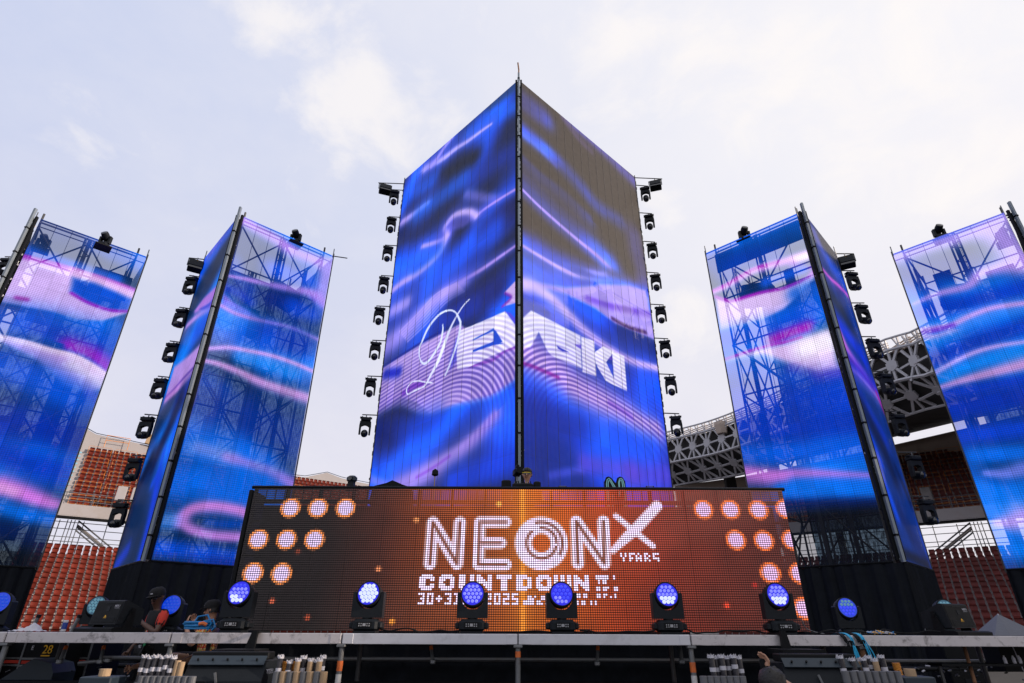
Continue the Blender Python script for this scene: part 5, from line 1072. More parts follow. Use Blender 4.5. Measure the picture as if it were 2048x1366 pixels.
# ------------------------------------------------------------------ big black projectors at both ends
def proj(label,px,py,Y,rz,mir):
    p=at(px,py,Y); t=thing('flood_projector',label,'stage light',(p.x,Y,DZ),rz,'black flood projectors on the deck ends')
    MB().prism([(-.30,.0),(.30,.0),(.30,.06),(.20,.07),(-.24,.07),(-.30,.05)],0,-.42,.42).build('base_plate',BLACK,t)
    hd=MB(); hd.prism([(-.16,.11),(.30,.10),(.30,.34),(-.05,.47),(-.10,.46)],0,-.30,.30); hh=hd.build('housing',DARKGREY,t)
    ang=math.atan2(.35,.06)
    def onface(u,v,o=.006):  # front face point
        return (u,-.16+.06*v-o,.11+.35*v)
    rot=Euler((ang-PI/2,0,0)); rot=Euler((-(PI/2-ang),0,0))
    MB().box(onface(0,.5,.002),(.56,.008,.31),rot).build('front_plate',BLACK,hh)
    for k in range(7): MB().box(onface(0,.10+.035*k),(.46,.01,.006),rot).build('vent_slot',DARKGREY,hh)
    MB().box(onface(.01,.66),(.07,.014,.07),rot).build('latch',DARKGREY,hh); MB().box(onface(.0,.9),(.2,.014,.012),rot).build('handle_slot',DARKGREY,hh)
    w=MB(); a=[onface(-.03,.26),onface(.05,.26),onface(.01,.40)]; b2=[(x,y-.004,z) for x,y,z in a]; w.add(a+b2,[(3,4,5),(0,3,5,2),(0,1,4,3),(1,2,5,4)]); w.build('warning_triangle',YELLOW,hh)
    patch(hh,'logo_text','HEX I',.045,onface(.19,.74,.009),(ang,0,0),LABEL)
    MB().box(onface(.19,.69,.008),(.1,.003,.004),rot).build('logo_line',LABEL,hh)
    for s in (-1,1):
        MB().prism([(-.06,.06),(.12,.06),(.10,.34),(.04,.36)],0,s*.335-.012,s*.335+.012).build('side_arm',BLACK,t)
        MB().tube((s*.30,.06,.30),(s*.36,.06,.30),.03,10).build('knob',BLACK,t)
    t.scale=(.74,.74,.74); return t
proj('black flood projector with yellow triangle left of the man in the cap',218,1262,7.75,R(-20),1)
proj('black flood projector with yellow triangle on the right deck end',1912,1264,7.75,R(22),-1)
# ------------------------------------------------------------------ people
def chain(bm,sl,pts,rads,start=None):
    vs=[]; prev=start
    for p,r in zip(pts,rads):
        v=bm.verts.new(p); v[sl].radius=(r if isinstance(r,tuple) else (r,r))
        if prev is not None: bm.edges.new((prev,v))
        vs.append(v); prev=v
    return vs
def skin_obj(name,builder,m,parent,sub=1):
    me=bpy.data.meshes.new(name); bm=bmesh.new(); sl=bm.verts.layers.skin.verify(); builder(bm,sl); bm.to_mesh(me); bm.free(); me.materials.append(m)
    me.skin_vertices[0].data[0].use_root=True
    o=obj(name,me,parent); o.modifiers.new('skin','SKIN').use_smooth_shade=True; s=o.modifiers.new('sub','SUBSURF'); s.levels=s.render_levels=sub
    return o
def hand(bm,sl,wrist,wv,direction,up,side,curl=.35,s=1.):
    """palm and five fingers leaving vertex wv; direction = finger direction, up = back of the hand"""
    d=Vector(direction).normalized(); n=Vector(up); n=(n-d*n.dot(d)).normalized(); b=d.cross(n)*side; w=Vector(wrist)
    pal=chain(bm,sl,[w+d*.035*s,w+d*.075*s],[(.030*s,.017*s),(.036*s,.015*s)],wv)
    for k,(o,L) in enumerate(((-.030,.070),(-.010,.082),(.011,.077),(.031,.060))):
        a=w+d*.085*s+b*o*s; p1=a+d*L*.42*s-n*curl*.012*s; p2=p1+(d*math.cos(curl)-n*math.sin(curl))*L*.33*s; p3=p2+(d*math.cos(curl*2)-n*math.sin(curl*2))*L*.3*s
        chain(bm,sl,[a,p1,p2,p3],[.0105*s,.0092*s,.0086*s,.0068*s],pal[1])
    a=w+d*.03*s-b*.026*s; chain(bm,sl,[a,a+d*.028*s-b*.026*s-n*.006*s,a+d*.058*s-b*.034*s-n*.014*s],[.0125*s,.0105*s,.008*s],pal[0])
def person(label,loc,rz,skin,J,shirt,trousers,hat=None,hair=True,glasses=None,sleeve=.55,hands=None,sleeve_m=None):
    D=dict(pel=(0,0,.96),sp=(0,0,1.12),ch=(0,0,1.32),nk=(0,.005,1.47),h0=(0,-.012,1.555),h1=(0,-.015,1.64),h2=(0,.0,1.71),shl=(-.185,0,1.40),shr=(.185,0,1.40),ell=(-.25,.03,1.13),elr=(.25,.03,1.13),
           wrl=(-.27,-.08,.90),wrr=(.27,-.08,.90),hil=(-.095,0,.92),hir=(.095,0,.92),knl=(-.105,-.02,.50),knr=(.105,-.02,.50),anl=(-.11,.03,.09),anr=(.11,.03,.09),tol=(-.12,-.14,.035),tor=(.12,-.14,.035))
    D.update(J); V={k:Vector(v) for k,v in D.items()}
    t=thing('person',label,'person',loc,rz); fw=(V['h1']-V['nk']).normalized()
    face=Vector(J.get('face',(0,-1,0))).normalized(); right=fw.cross(face).normalized()*-1
    face=(face-fw*face.dot(fw)).normalized()
    hd=hands or {}
    def body(bm,sl):
        c=chain(bm,sl,[V['pel'],V['sp'],V['ch'],V['nk'],V['h0'],V['h1'],V['h2']],[(.14,.10),(.125,.09),(.145,.10),.042,(.050,.064),(.076,.094),(.06,.075)])
        c[5][sl].radius=(.076,.094)
        chain(bm,sl,[V['h1']-fw*.01+face*.10,V['h1']-fw*.035+face*.112],[.014,.012],c[5])
        for s in (-1,1): chain(bm,sl,[V['h1']-fw*.01+right*s*.085-face*.01,V['h1']+fw*.012+right*s*.094-face*.018],[.014,.012],c[5])
        for s,q in ((-1,'l'),(1,'r')):
            a=chain(bm,sl,[V['sh'+q],V['el'+q],(V['el'+q]*.4+V['wr'+q]*.6),V['wr'+q]],[.058,.042,.036,.026],c[2])
            dd=(V['wr'+q]-V['el'+q]).normalized(); dr,up=hd.get(q,(dd,Vector((s,0,0)) if abs(dd.x)<.8 else Vector((0,-1,0))))
            hand(bm,sl,V['wr'+q],a[-1],dr,up,s,.35)
            g=chain(bm,sl,[V['hi'+q],V['kn'+q],V['kn'+q]*.55+V['an'+q]*.45,V['an'+q],V['to'+q]],[.085,.058,.05,.038,.035],c[0])
    bo_=skin_obj('body',body,skin,t,2)
    def tee(bm,sl):
        c=chain(bm,sl,[V['pel'],V['sp'],V['ch'],V['ch']*.35+V['nk']*.65],[(.158,.118),(.145,.108),(.165,.118),(.085,.075)])
        for q in 'lr':
            chain(bm,sl,[V['sh'+q],V['sh'+q]*(1-sleeve)+V['el'+q]*sleeve],[.075,.062],c[2])
    skin_obj('shirt',tee,shirt,t,2)
    if sleeve_m:
        for q in 'lr':
            def slv(bm,sl): chain(bm,sl,[V['sh'+q]*.8+V['nk']*.2,V['sh'+q],V['sh'+q]*(1-sleeve)+V['el'+q]*sleeve],[.062,.080,.066])
            skin_obj('sleeve_panel',slv,sleeve_m,t,1)
    def leg(bm,sl):
        c=chain(bm,sl,[V['pel']*.9+V['sp']*.1-Vector((0,0,.0))],[(.152,.112)])
        for q in 'lr': chain(bm,sl,[V['hi'+q],V['kn'+q],V['an'+q]+Vector((0,0,.02))],[.1,.072,.055],c[0])
    skin_obj('trousers',leg,trousers,t,1)
    for q in 'lr':
        d=(V['to'+q]-V['an'+q]); b=MB(); m_=(V['an'+q]+V['to'+q])/2; b.box((m_.x,m_.y,m_.z-.01),(.09,.25,.075),Euler((0,0,math.atan2(-d.x,d.y)+PI)),bev=.02); b.build('shoe',FBLACK,t,smooth=60)
    # head furniture in the head's own frame
    Rm=Matrix((right,-face,fw)).transposed().to_4x4(); Rm.translation=V['h1']
    def hb(mb): mb.T=Rm; return mb
    if hair:
        b=hb(MB()); n=14
        rows=[(.089,.104,-.035),(.094,.112,.02),(.090,.108,.065),(.066,.08,.105),(.03,.036,.122),(.002,.002,.124)]
        for a_,c__,z in rows:
            for i in range(n):
                an=2*PI*i/n; y=math.sin(an)*c__; z2=z
                if z<.04 and math.sin(an)<-.25: z2=.048; y*=.93
                j=random.uniform(-.006,.008); b.v.append(tuple(Rm@Vector((math.cos(an)*a_+j,y+.008+j,z2+j))))
        b.f=[(k*n+i,k*n+(i+1)%n,(k+1)*n+(i+1)%n,(k+1)*n+i) for k in range(5) for i in range(n)]; b.m=[0]*len(b.f); b.build('hair',HAIR,t,smooth=70)
        if hat is None:
            b=hb(MB())
            for k in range(26):
                an=random.uniform(0,2*PI); r_=random.uniform(.02,.085); p=Vector((math.cos(an)*r_,math.sin(an)*r_*1.1,.10-r_*.55)); b.tube(p,p+Vector((random.uniform(-.02,.03),random.uniform(-.03,.02),random.uniform(.02,.04))),.011,4,r2=.002)
            b.build('hair_tuft',HAIR,t)
    if hat:
        b=hb(MB()); b.lathe([(.106,.025),(.108,.06),(.098,.10),(.065,.132),(.0,.142)],18,sx=.93,sy=1.08,cap=False); 
        cp=b.build('cap',hat,t,smooth=60)
        b=hb(MB()); pr=[(math.cos(PI+PI*k/10)*.085,-.085+math.sin(PI+PI*k/10)*.085) for k in range(11)]; b.prism(pr,2,.028,.036); b.build('cap_peak',hat,cp)
        b=hb(MB()); b.box((.0,-.112,.07),(.035,.006,.014)); b.build('cap_badge',LABEL,cp)
    if glasses:
        b=hb(MB()); 
        for s in (-1,1): b.box((s*.036,-.098,.004),(.058,.014,.032),Euler((0,0,s*.18)),bev=.004)
        b.build('sunglass_lens',LENSG,t)
        b=hb(MB()); b.box((0,-.106,.021),(.14,.012,.010)); b.box((-.078,-.05,.014),(.006,.11,.012)); b.box((.078,-.05,.014),(.006,.11,.012)); b.build('glasses_frame',glasses,t)
    else:
        b=hb(MB()); 
        for s in (-1,1): b.box((s*.034,-.088,.006),(.026,.012,.010))
        b.build('eye',BLACK,t)
    b=hb(MB()); b.box((0,-.086,-.058),(.044,.012,.008),bev=.002); b.build('mouth',mat('lips',(.18,.06,.05),.5) if 'lips' not in bpy.data.materials else bpy.data.materials['lips'],t)
    for s in (-1,1):
        if not glasses and not hat: b=hb(MB()); b.box((s*.034,-.092,.030),(.034,.008,.007)); b.build('eyebrow',HAIR,t)
    return t,V
# man in black cap on the left, hand on his chest
p=at(306,1272,9.1); sc_=1.0
pA,V=person('man in black cap, sunglasses and red shouldered racing jersey, hand on chest',(p.x,9.1,.53),R(-38),SKINSHADE,
  dict(nk=(0,-.03,1.45),h0=(.0,-.055,1.53),h1=(.005,-.075,1.615),h2=(.01,-.07,1.69),face=(.55,-1,-.25),elr=(.30,-.10,1.16),wrr=(.03,-.21,1.29),ell=(-.28,.0,1.14),wrl=(-.22,-.16,.96)),FBLACK,FBLACK,hat=FBLACK,glasses=BLACK,sleeve=.75,sleeve_m=FRED,
  hands={'r':(Vector((-.75,-.1,.45)),Vector((.1,-1,.1)))})
patch(pA,'jersey_print','arll',.12,(.0,-.126,1.03),(PI/2,0,0),LABEL); patch(pA,'jersey_print','NG',.06,(-.03,-.128,.97),(PI/2,0,0),LABEL)
MB().box((.07,-.122,1.15),(.09,.016,.10),bev=.004).build('jersey_patch',patt('jersey_patches',[(220,60,30),(235,220,210),(240,150,20),(30,30,30)],55),pA); MB().box((.09,-.122,1.05),(.05,.016,.12),bev=.004).build('jersey_patch',mat('green_fabric',(.02,.22,.08),.8),pA)
# two people by the cable coil
p=at(424,1249,9.0)
pB,V=person('person in black cap and patterned orange shirt holding up a phone, side view',(p.x,9.0,.36),R(-90),SKIN,
  dict(nk=(0,-.02,1.44),h1=(0,-.04,1.62),h2=(0,-.03,1.69),face=(0,-1,-.12),ell=(-.24,-.12,1.18),wrl=(-.10,-.30,1.42),elr=(.24,-.12,1.18),wrr=(.08,-.31,1.40)),PATTERN,FBLACK,hat=FBLACK,sleeve=.8,
  hands={'l':(Vector((.25,-.2,1)),Vector((-.6,-.8,0))),'r':(Vector((-.25,-.2,1)),Vector((.6,-.8,0)))})
p2=at(410,1238,8.86); t=thing('phone','dark phone held up by the person in the patterned shirt','phone',tuple(p2),R(-70))
MB().box((0,0,.0),(.075,.009,.15),Euler((R(24),0,0)),bev=.003).build('phone_body',BLACK,t); MB().box((0,-.006,0),(.068,.004,.138),Euler((R(24),0,0))).build('screen',mat('phone_glass',(.02,.05,.06),.1),t)
p=at(413,1262,9.55)
person('dark haired person in black behind the phone holder, only the head in view',(p.x,9.55,.34),R(20),SKIN,dict(face=(-.3,-1,0)),FBLACK,FBLACK,glasses=BLACK)
# crouching helper behind the beam
p=at(372,1330,8.45)
person('crew member in pale jeans bending behind the front beam to reach the tubes',(p.x,8.55,.25),R(12),SKIN,
  dict(pel=(0,.10,.98),sp=(-.03,-.02,1.10),ch=(-.08,-.16,1.16),nk=(-.12,-.27,1.13),h0=(-.14,-.33,1.09),h1=(-.15,-.40,1.06),h2=(-.16,-.46,1.05),face=(0,-.3,-1),shl=(-.25,-.18,1.16),shr=(.10,-.18,1.16),ell=(-.42,-.30,1.10),wrl=(-.50,-.52,1.08),elr=(.12,-.36,1.18),wrr=(-.02,-.50,1.10),hil=(-.1,.1,.95),hir=(.1,.1,.95),knl=(-.14,-.10,.55),knr=(.14,-.10,.55)),FBLACK,JEANS)
# DJ
p=at(1054,949,10.6)
pD,V=person('DJ with tousled black hair and yellow framed sunglasses behind the booth',(p.x,10.6,p.z-1.64),R(8),SKIN,dict(face=(-.25,-1,-.12),ell=(-.28,-.08,1.14),wrl=(-.18,-.34,1.08),elr=(.28,-.08,1.14),wrr=(.18,-.34,1.08)),FBLACK,FBLACK,glasses=mat('yellow_frame',(.75,.6,.02),.4))
t=thing('dj_riser','black riser the DJ stands on behind the booth','riser',(p.x,10.6,.31)); hz=p.z-1.64-.31
MB().box((0,0,hz-.02),(2.4,1.1,.04)).build('riser_board',BLACK,t)
for x in (-1.1,1.1):
    for y in (-.5,.5): MB().tube((x,y,0),(x,y,hz-.04),.03,8).build('leg',TUBE,t)
# photographer's raised arm in the pit
p=at(1548,1362,4.7)
pP,V=person('photographer in black in the pit raising a hand with a small camera',(p.x+.02,4.78,p.z-1.68),R(172),SKIN,
  dict(ell=(-.30,-.12,1.52),wrl=(-.06,-.24,1.70),shl=(-.19,-.02,1.44),face=(0,-1,.2),elr=(.28,.0,1.14)),FBLACK,FBLACK,sleeve=.95,hands={'l':(Vector((.25,-.1,1)),Vector((-.9,-.4,0)))})
MB().sweep([(-.10,.09,1.30),(-.14,.12,1.40),(-.10,.10,1.50),(-.02,.06,1.56)],.014,5).build('neck_strap',LABEL,pP)
q=at(1527,1330,5.05); t=thing('camera_grip','small black handheld camera in the photographer hand','camera',tuple(q),R(160)); MB().box((0,0,0),(.05,.06,.09),bev=.008).build('camera_body',BLACK,t); MB().tube((.0,-.03,.01),(0,-.07,.01),.022,12).build('lens',LENSG,t)
# ------------------------------------------------------------------ things on the booth and deck
p=at(1040,957,9.9); bz=p.z
t=thing('tripod_camera','black video camera on a stand behind the booth in front of the DJ','camera',(p.x-.05,9.75,0),R(12)); z=at(1036,945,9.75).z
MB().box((0,0,z),(.13,.2,.12),bev=.02).build('camera_body',BLACK,t); MB().tube((0,-.10,z),(0,-.2,z),.055,14).build('lens',BLACK,t); MB().tube((0,0,2.4),(0,0,z-.07),.02,8).build('stand_column',STEEL,t)
MB().box((.0,0,z+.10),(.05,.12,.04)).build('top_handle',BLACK,t)
for a in (0,2.1,4.2): MB().tube((0,0,2.45),(.35*math.cos(a),.35*math.sin(a),.31),.014,6).build('tripod_leg',BLACK,t)
p=at(1045,972,9.55); t=thing('dj_mixer','black mixer and players on the booth table','mixer',(p.x,9.55,at(1045,967,9.55).z-.34))
MB().box((0,0,.16),(.34,.36,.30),bev=.02).build('mixer_body',BLACK,t)
for k in range(9): MB().tube((-.13+.033*k,-.05,.31),(-.13+.033*k,-.05,.345+.03*random.random()),.008,6).build('knob',STEEL if k%3==0 else BLACK,t)
MB().box((-.27,.05,.20),(.16,.3,.36),bev=.02).build('player_body',BLACK,t); MB().box((.24,.05,.19),(.12,.3,.34),bev=.02).build('player_body',BLACK,t)
t=thing('microphone','microphone on a thin stand in front of the DJ mouth','microphone',(at(1047,972,9.5).x,9.5,BZ1-.3)); MB().tube((0,0,0),(0,0,.46),.008,6).build('stand_rod',WHITEP,t); MB().tube((-.02,0,.47),(.06,.04,.50),.018,8,r2=.024).build('mic_head',BLACK,t)
p=at(869,965,9.4); t=thing('gooseneck_lamp','thin stand with small black lamp above the booth edge','lamp',(p.x,9.4,BZ1-.3)); z=at(869,950,9.4).z-BZ1+.3; MB().tube((0,0,0),(0,0,z),.009,6).build('stand_rod',KRAFT,t); MB().lathe([(.012,0),(.05,-.03),(.055,-.1),(.02,-.12)],12,o=(0,0,z+.1)).build('lamp_head',BLACK,t)
p=at(703,966,8.95); t=thing('pan_tilt_camera','black pan and tilt camera standing on the booth top left','camera',(p.x,8.95,BZ1+.03),R(-10))
MB().box((0,0,.015),(.20,.14,.03),bev=.008).build('foot',BLACK,t); MB().prism([(-.07,.03),(.07,.03),(.045,.10),(.05,.19),(-.05,.19),(-.045,.10)],1,-.04,.04).build('yoke',DARKGREY,t); MB().box((0,0,.17),(.145,.12,.10),bev=.025).build('head',BLUEGREY,t); MB().tube((0,-.06,.17),(0,-.085,.17),.035,12).build('lens',LENSG,t)
p=at(786,975,9.3); t=thing('monitor_wedge','low black cloth covered monitor behind the booth edge','speaker',(p.x,9.3,at(786,966,9.3).z-.36)); MB().prism([(-.2,0),(.2,0),(.17,.30),(.02,.36),(-.15,.28)],1,-.2,.2).build('cabinet',BLACK,t); MB().prism([(-.33,0),(.33,0),(.30,.26),(.02,.345),(-.28,.27)],1,-.18,.18).build('cover',CLOTH,t)
for px,lab in ((1125,'small pale rail clamp on the booth top near the DJ'),(1300,'small pale rail clamp on the booth top near the right end')):
    p=at(px,975,8.9); t=thing('rail_clamp',lab,'clamp',(p.x,8.9,at(px,972,8.9).z-.034)); MB().box((0,0,-.03),(.03,.02,.08)).build('clamp_stem',BLACK,t); MB().box((0,0,.03),(.12,.02,.008)).build('clamp_bar',STEEL,t)
    for s in(-1,1): MB().box((s*.055,0,.015),(.012,.02,.03)).build('clamp_leg',BLACK,t)
# rounded N sign
p=at(1231,985,9.2); t=thing('letter_sign','dark letter N sign outlined in pale turquoise rising behind the booth','sign',(p.x,9.2,at(1231,953,9.2).z-.48)); MB().box((0,.08,-.12),(.06,.03,.5)).build('sign_post',BLACK,t)
Nn=[(-.10,.0),(-.085,.40),(.085,.02),(.10,.40)]
def tubepath(mb,off,r,y,m=0):
    pts=[]; 
    for i,(x,z) in enumerate(Nn): pts.append((x,y,z))
    mb.sweep([(pts[0][0],y,0),(pts[1][0]-.01,y,.36),(pts[1][0]+.02,y,.40),(0,y,.2),(pts[2][0]-.02,y,.0),(pts[2][0]+.01,y,.02),(pts[3][0]-.03,y,.36),(pts[3][0],y,.42),(pts[3][0]+.02,y,.38),(pts[3][0]+.03,y,0)],r,8,m)
NP=[(-.15,0),(-.145,.38),(-.10,.455),(-.05,.44),(.04,.32),(.06,.43),(.10,.455),(.145,.40),(.155,0),(.09,0),(.08,.24),(.06,.18),(-.06,.36)]
MB().prism([(-.17,0),(-.165,.40),(-.13,.47),(-.09,.48),(-.05,.46),(.02,.37),(.05,.46),(.09,.48),(.135,.465),(.17,.40),(.18,0)],1,.0,.06).build('sign_board',BLACK,t)
TQ=emis('turquoise_tube',(130,190,200),.5)
for o_ in (0,.026):
    MB().sweep([(-.14+o_,-.008,0),(-.135+o_,-.008,.36),(-.12+o_*.8,-.008,.425-o_),(-.09,-.008,.45-o_),(-.06-o_*.3,-.008,.42-o_),(.02-o_*.6,-.008,.27-o_*1.2),(.07-o_*.4,-.008,.18-o_)],.0075,6).build('neon_tube',TQ,t)
    MB().sweep([(.065+o_*.0,-.008,.20),(.06+o_*.5,-.008,.38),(.08+o_*.3,-.008,.44-o_*.9),(.105,-.008,.45-o_),(.13-o_*.6,-.008,.43-o_*.8),(.145-o_,-.008,.36),(.155-o_,-.008,0)],.0075,6).build('neon_tube',TQ,t)
MB().sweep([(-.06,-.008,0),(-.055,-.008,.2),(.03,-.008,0)],.0075,6).build('neon_tube',TQ,t)
# deck clutter
def cable(name,label,pts,r,m,cat='cable',group=None,wob=0):
    P=_spline(np.array(pts,float),6); P=P+RNG.normal(0,wob,P.shape) if wob else P
    return tag(MB().sweep([tuple(p) for p in P],r,6).build(name,m,smooth=60),label,cat,group)
for k,(a,b,n) in enumerate(((1040,1180,9),(1160,1310,9),(1330,1530,11),(1560,1700,9),(1700,1880,9),(760,920,9))):
    pts=[]
    for i in range(n):
        px=a+(b-a)*i/(n-1); p=at(px,1262,7.5+.12*random.random()); pts.append((p.x,p.y,DZ+.012+abs(random.gauss(0,.022))))
    cable('power_cable','black cable lying in loose waves along the deck front edge',pts,.009,BLACK,group='black cables along the deck edge')
cc=MB()
p=at(396,1258,7.75)
for k in range(13):
    a0=random.random()*6; rx,ry=random.uniform(.12,.17),random.uniform(.10,.14); tl=random.uniform(-.3,.3); z0=DZ+.015+.0055*k
    cc.sweep([(p.x+rx*math.cos(a0+2*PI*i/22)+.02*math.sin(i*.7+k),p.y+ry*math.sin(a0+2*PI*i/22),max(DZ+.012,z0+.05*math.sin(2*PI*i/22+k)*tl+.03)) for i in range(23)],.011,6)
cc.sweep([(p.x-.05,p.y-.1,DZ+.03),(p.x+.0,p.y-.06,DZ+.17),(p.x+.10,p.y-.04,DZ+.19),(p.x+.17,p.y-.05,DZ+.10),(p.x+.16,p.y-.09,DZ+.02)],.012,6)
cc.sweep([(p.x+.05,p.y-.1,DZ+.03),(p.x+.08,p.y-.06,DZ+.12),(p.x+.18,p.y-.04,DZ+.14),(p.x+.23,p.y-.05,DZ+.06),(p.x+.21,p.y-.09,DZ+.02)],.012,6)
t=thing('cable_coil','thick blue cable coil on the deck beside the patterned shirt','cable coil',(0,0,0)); cc.build('cable_loops',BLUECABLE,t,smooth=60)
MB().sweep([(p.x+.06,p.y-.13,DZ+.09),(p.x+.10,p.y-.12,DZ+.10),(p.x+.14,p.y-.1,DZ+.08)],.02,7).build('orange_plug',ORANGE,t)
for k,(dx,m,lab,g) in enumerate([(1697,CYANCABLE,'light blue cable draped over the front beam on the right','light blue cables over the beam')]*4+[(1722,CYANCABLE,'light blue cable draped over the front beam on the right','light blue cables over the beam')]*3+[(1686,BLACK,'black cable end hanging over the beam beside the blue cables','black cable ends over the beam')]*5+[(1712,BLACK,'black cable end hanging over the beam beside the blue cables','black cable ends over the beam')]*5):
    p=at(dx+random.uniform(-4,4),1266,7.26); L=random.uniform(.30,.36) if m is CYANCABLE else random.uniform(.08,.13); q=random.uniform(-.01,.05)
    cable('draped_cable',lab,[(p.x-.05,7.55,DZ+.012),(p.x-.01,7.36,DZ+.02),(p.x,7.27,DZ-.01),(p.x+.015,7.255,DZ-.06),(p.x+.02+q,7.25,DZ-L*.6),(p.x+.02+q*1.3,7.25,DZ-L)],.007,m,'cable',g)
for pts,lab in (([(1603,1238),(1612,1256),(1630,1264),(1650,1268)],'grey cable curving down from the booth right end'),([(1852,1266),(1850,1252),(1856,1243),(1864,1246)],'grey cable loop beside the right projector'),([(1868,1240),(1880,1252),(1874,1264)],'second grey cable loop under the right projector')):
    cable('grey_cable',lab,[tuple(at(x,y,7.9)) for x,y in pts],.006,STEEL)
b=MB(); p=at(1755,1262,7.5)
for k in range(26):
    q=Vector((p.x+random.uniform(-.14,.14),7.5+random.uniform(-.06,.06),DZ+.01+random.random()*.03)); b.sweep([q,q+Vector((random.uniform(-.06,.06),.02,random.uniform(0,.02))),q+Vector((random.uniform(-.1,.1),.0,-.004))],.005,5,random.choice((0,0,1,2)))
tag(b.build('cable_tangle',[BLUECABLE,LABEL,YELLOW]),'small tangle of blue and white cables on the right deck','cables')
# white cloth
p=at(52,1262,7.6); b=MB(); nx,ny=22,9
for j in range(ny):
    for i in range(nx):
        u,v=i/(nx-1),j/(ny-1); h=(.09*math.exp(-((u-.68)/.16)**2)+.035*math.exp(-((u-.35)/.2)**2))*math.sin(PI*v)**.6*math.sin(PI*min(1,max(0,u*1.02)))**.4
        b.v.append((p.x-.16+.36*u,p.y-.1+.2*v,DZ+.006+max(0,h+.008*math.sin(i*1.7+j)))) 
b.f=[(j*nx+i,j*nx+i+1,(j+1)*nx+i+1,(j+1)*nx+i) for j in range(ny-1) for i in range(nx-1)]; b.m=[0]*len(b.f)
tag(b.build('folded_cloth',LABEL,smooth=80),'crumpled white cloth lying on the left end of the beam','cloth')
p=at(126,1262,7.5); t=thing('drink_can','slim white and blue drink can standing on the left deck','can',(p.x,7.5,DZ),0); MB().lathe([(.022,0),(.026,.008),(.026,.115),(.022,.125)],14).build('can_body',LABEL,t); MB().lathe([(.0268,.03),(.0268,.10)],14,cap=False).build('can_band',mat('blue_print',(.01,.04,.25),.4),t)
for px,lab in ((62,'left grey tube stub standing above the deck edge'),(143,'right grey tube stub standing above the deck edge')):
    p=at(px,1262,7.9); t=thing('tube_stub',lab,'tube',(p.x,7.9,DZ)); MB().tube((0,0,0),(.03 if px<100 else .04,.0,.17),.022,10).build('tube_body',STEEL,t); MB().tube((.03 if px<100 else .04,0,.155),(.036 if px<100 else .046,0,.19),.027,10).build('tube_collar',BLACK,t)
p=at(2010,1262,8.4); t=thing('grey_tarp','grey tarpaulin pitched to a point behind the right end of the deck','tarpaulin',(p.x,8.4,1.3))
b=MB(); b.add([(-.24,-.1,.38),(-.02,.0,.66),(.5,-.1,.36),(.6,.3,.36),(-.3,.3,.36),(-.06,-.16,.36)],[(0,5,1),(5,2,1),(1,2,3),(1,3,4),(0,1,4)]); b.build('sheet',mat('grey_tarpaulin',(.13,.14,.17),.7,var=.15,bump=.2),t); MB().tube((-.06,-.16,0),(-.02,0,.66),.006,5).build('seam',LABEL,t); MB().box((.1,.1,.18),(.6,.3,.36)).build('crate_under',BLACK,t)
# ------------------------------------------------------------------ pit: strobe boxes, launch tubes, cases, pipes
def pitbox(label,px,Y,rz,txt,armpx):
    p=at(px,1300,Y); t=thing('flame_machine',label,'stage effect box',(p.x,Y,0),rz,'black effect machines in the pit')
    MB().prism([(-.30,0),(.30,0),(.30,1.46),(-.22,1.46),(-.30,1.30)],0,-.37,.37).build('cabinet',BLUEGREY if False else DARKGREY,t)
    hp=MB(); hp.box((0,-.24,1.47),(.72,.10,.012),Euler((R(48),0,0))); h=hp.build('top_flap',BLUEGREY,t)
    for k in range(5): MB().tube((-.28+.14*k,-.25,1.474),(-.28+.14*k,-.262,1.487),.010,8).build('bolt',BLACK,h)
    MB().box((0,-.10,1.51),(.74,.20,.07),bev=.01).build('lid',BLACK,t)
    for j in range(3):
        for k in range(5): 
            for s in range(3): MB().box((-.02+.075*k,-.304,1.18-.11*j+.018*s),(.055,.012,.007)).build('vent_slat',BLUEGREY,t)
    MB().box((-.23,-.303,1.22),(.16,.012,.16)).build('recess_shade_plate',BLACK,t)  # flat black plate; a recess's shade is put into its colour
    MB().box((-.06,-.31,1.33),(.02,.012,.09),Euler((0,R(-18),0))).build('latch',STEEL,t)
    a=at(armpx,1296,Y+.1)
    patch(t,'box_print',txt,.055,(.405,-.2,1.36),(PI/2,0,R(70)),LABEL) if txt else None
    return t
pitbox('black effect machine with blue flap left of the tan tube rack',478,6.62,R(3),'YEE!',500)
pitbox('black effect machine with pale grey flap behind the raised hand',1616,6.62,R(-3),None,1575)
for px0,px1,lab in ((513,497,'black bracket strap crossing the beam under the left booth end'),(1563,1575,'black bracket strap crossing the beam under the right booth end')):
    a=at(px0,1262,7.24); b_=at(px1,1300,7.2); t=thing('bracket_strap',lab,'bracket',(0,0,0)); MB().prism([(a.x-.03,a.z),(a.x+.03,a.z),(b_.x+.055,b_.z),(b_.x-.055,b_.z)],1,7.20,7.24).build('strap_plate',BLACK,t); MB().box((a.x,7.4,DZ+.012),(.07,.36,.02)).build('strap_top',BLACK,t)
    MB().box((b_.x,7.0,b_.z-.01),(.45,.4,.05)).build('strap_foot',BLACK,t)
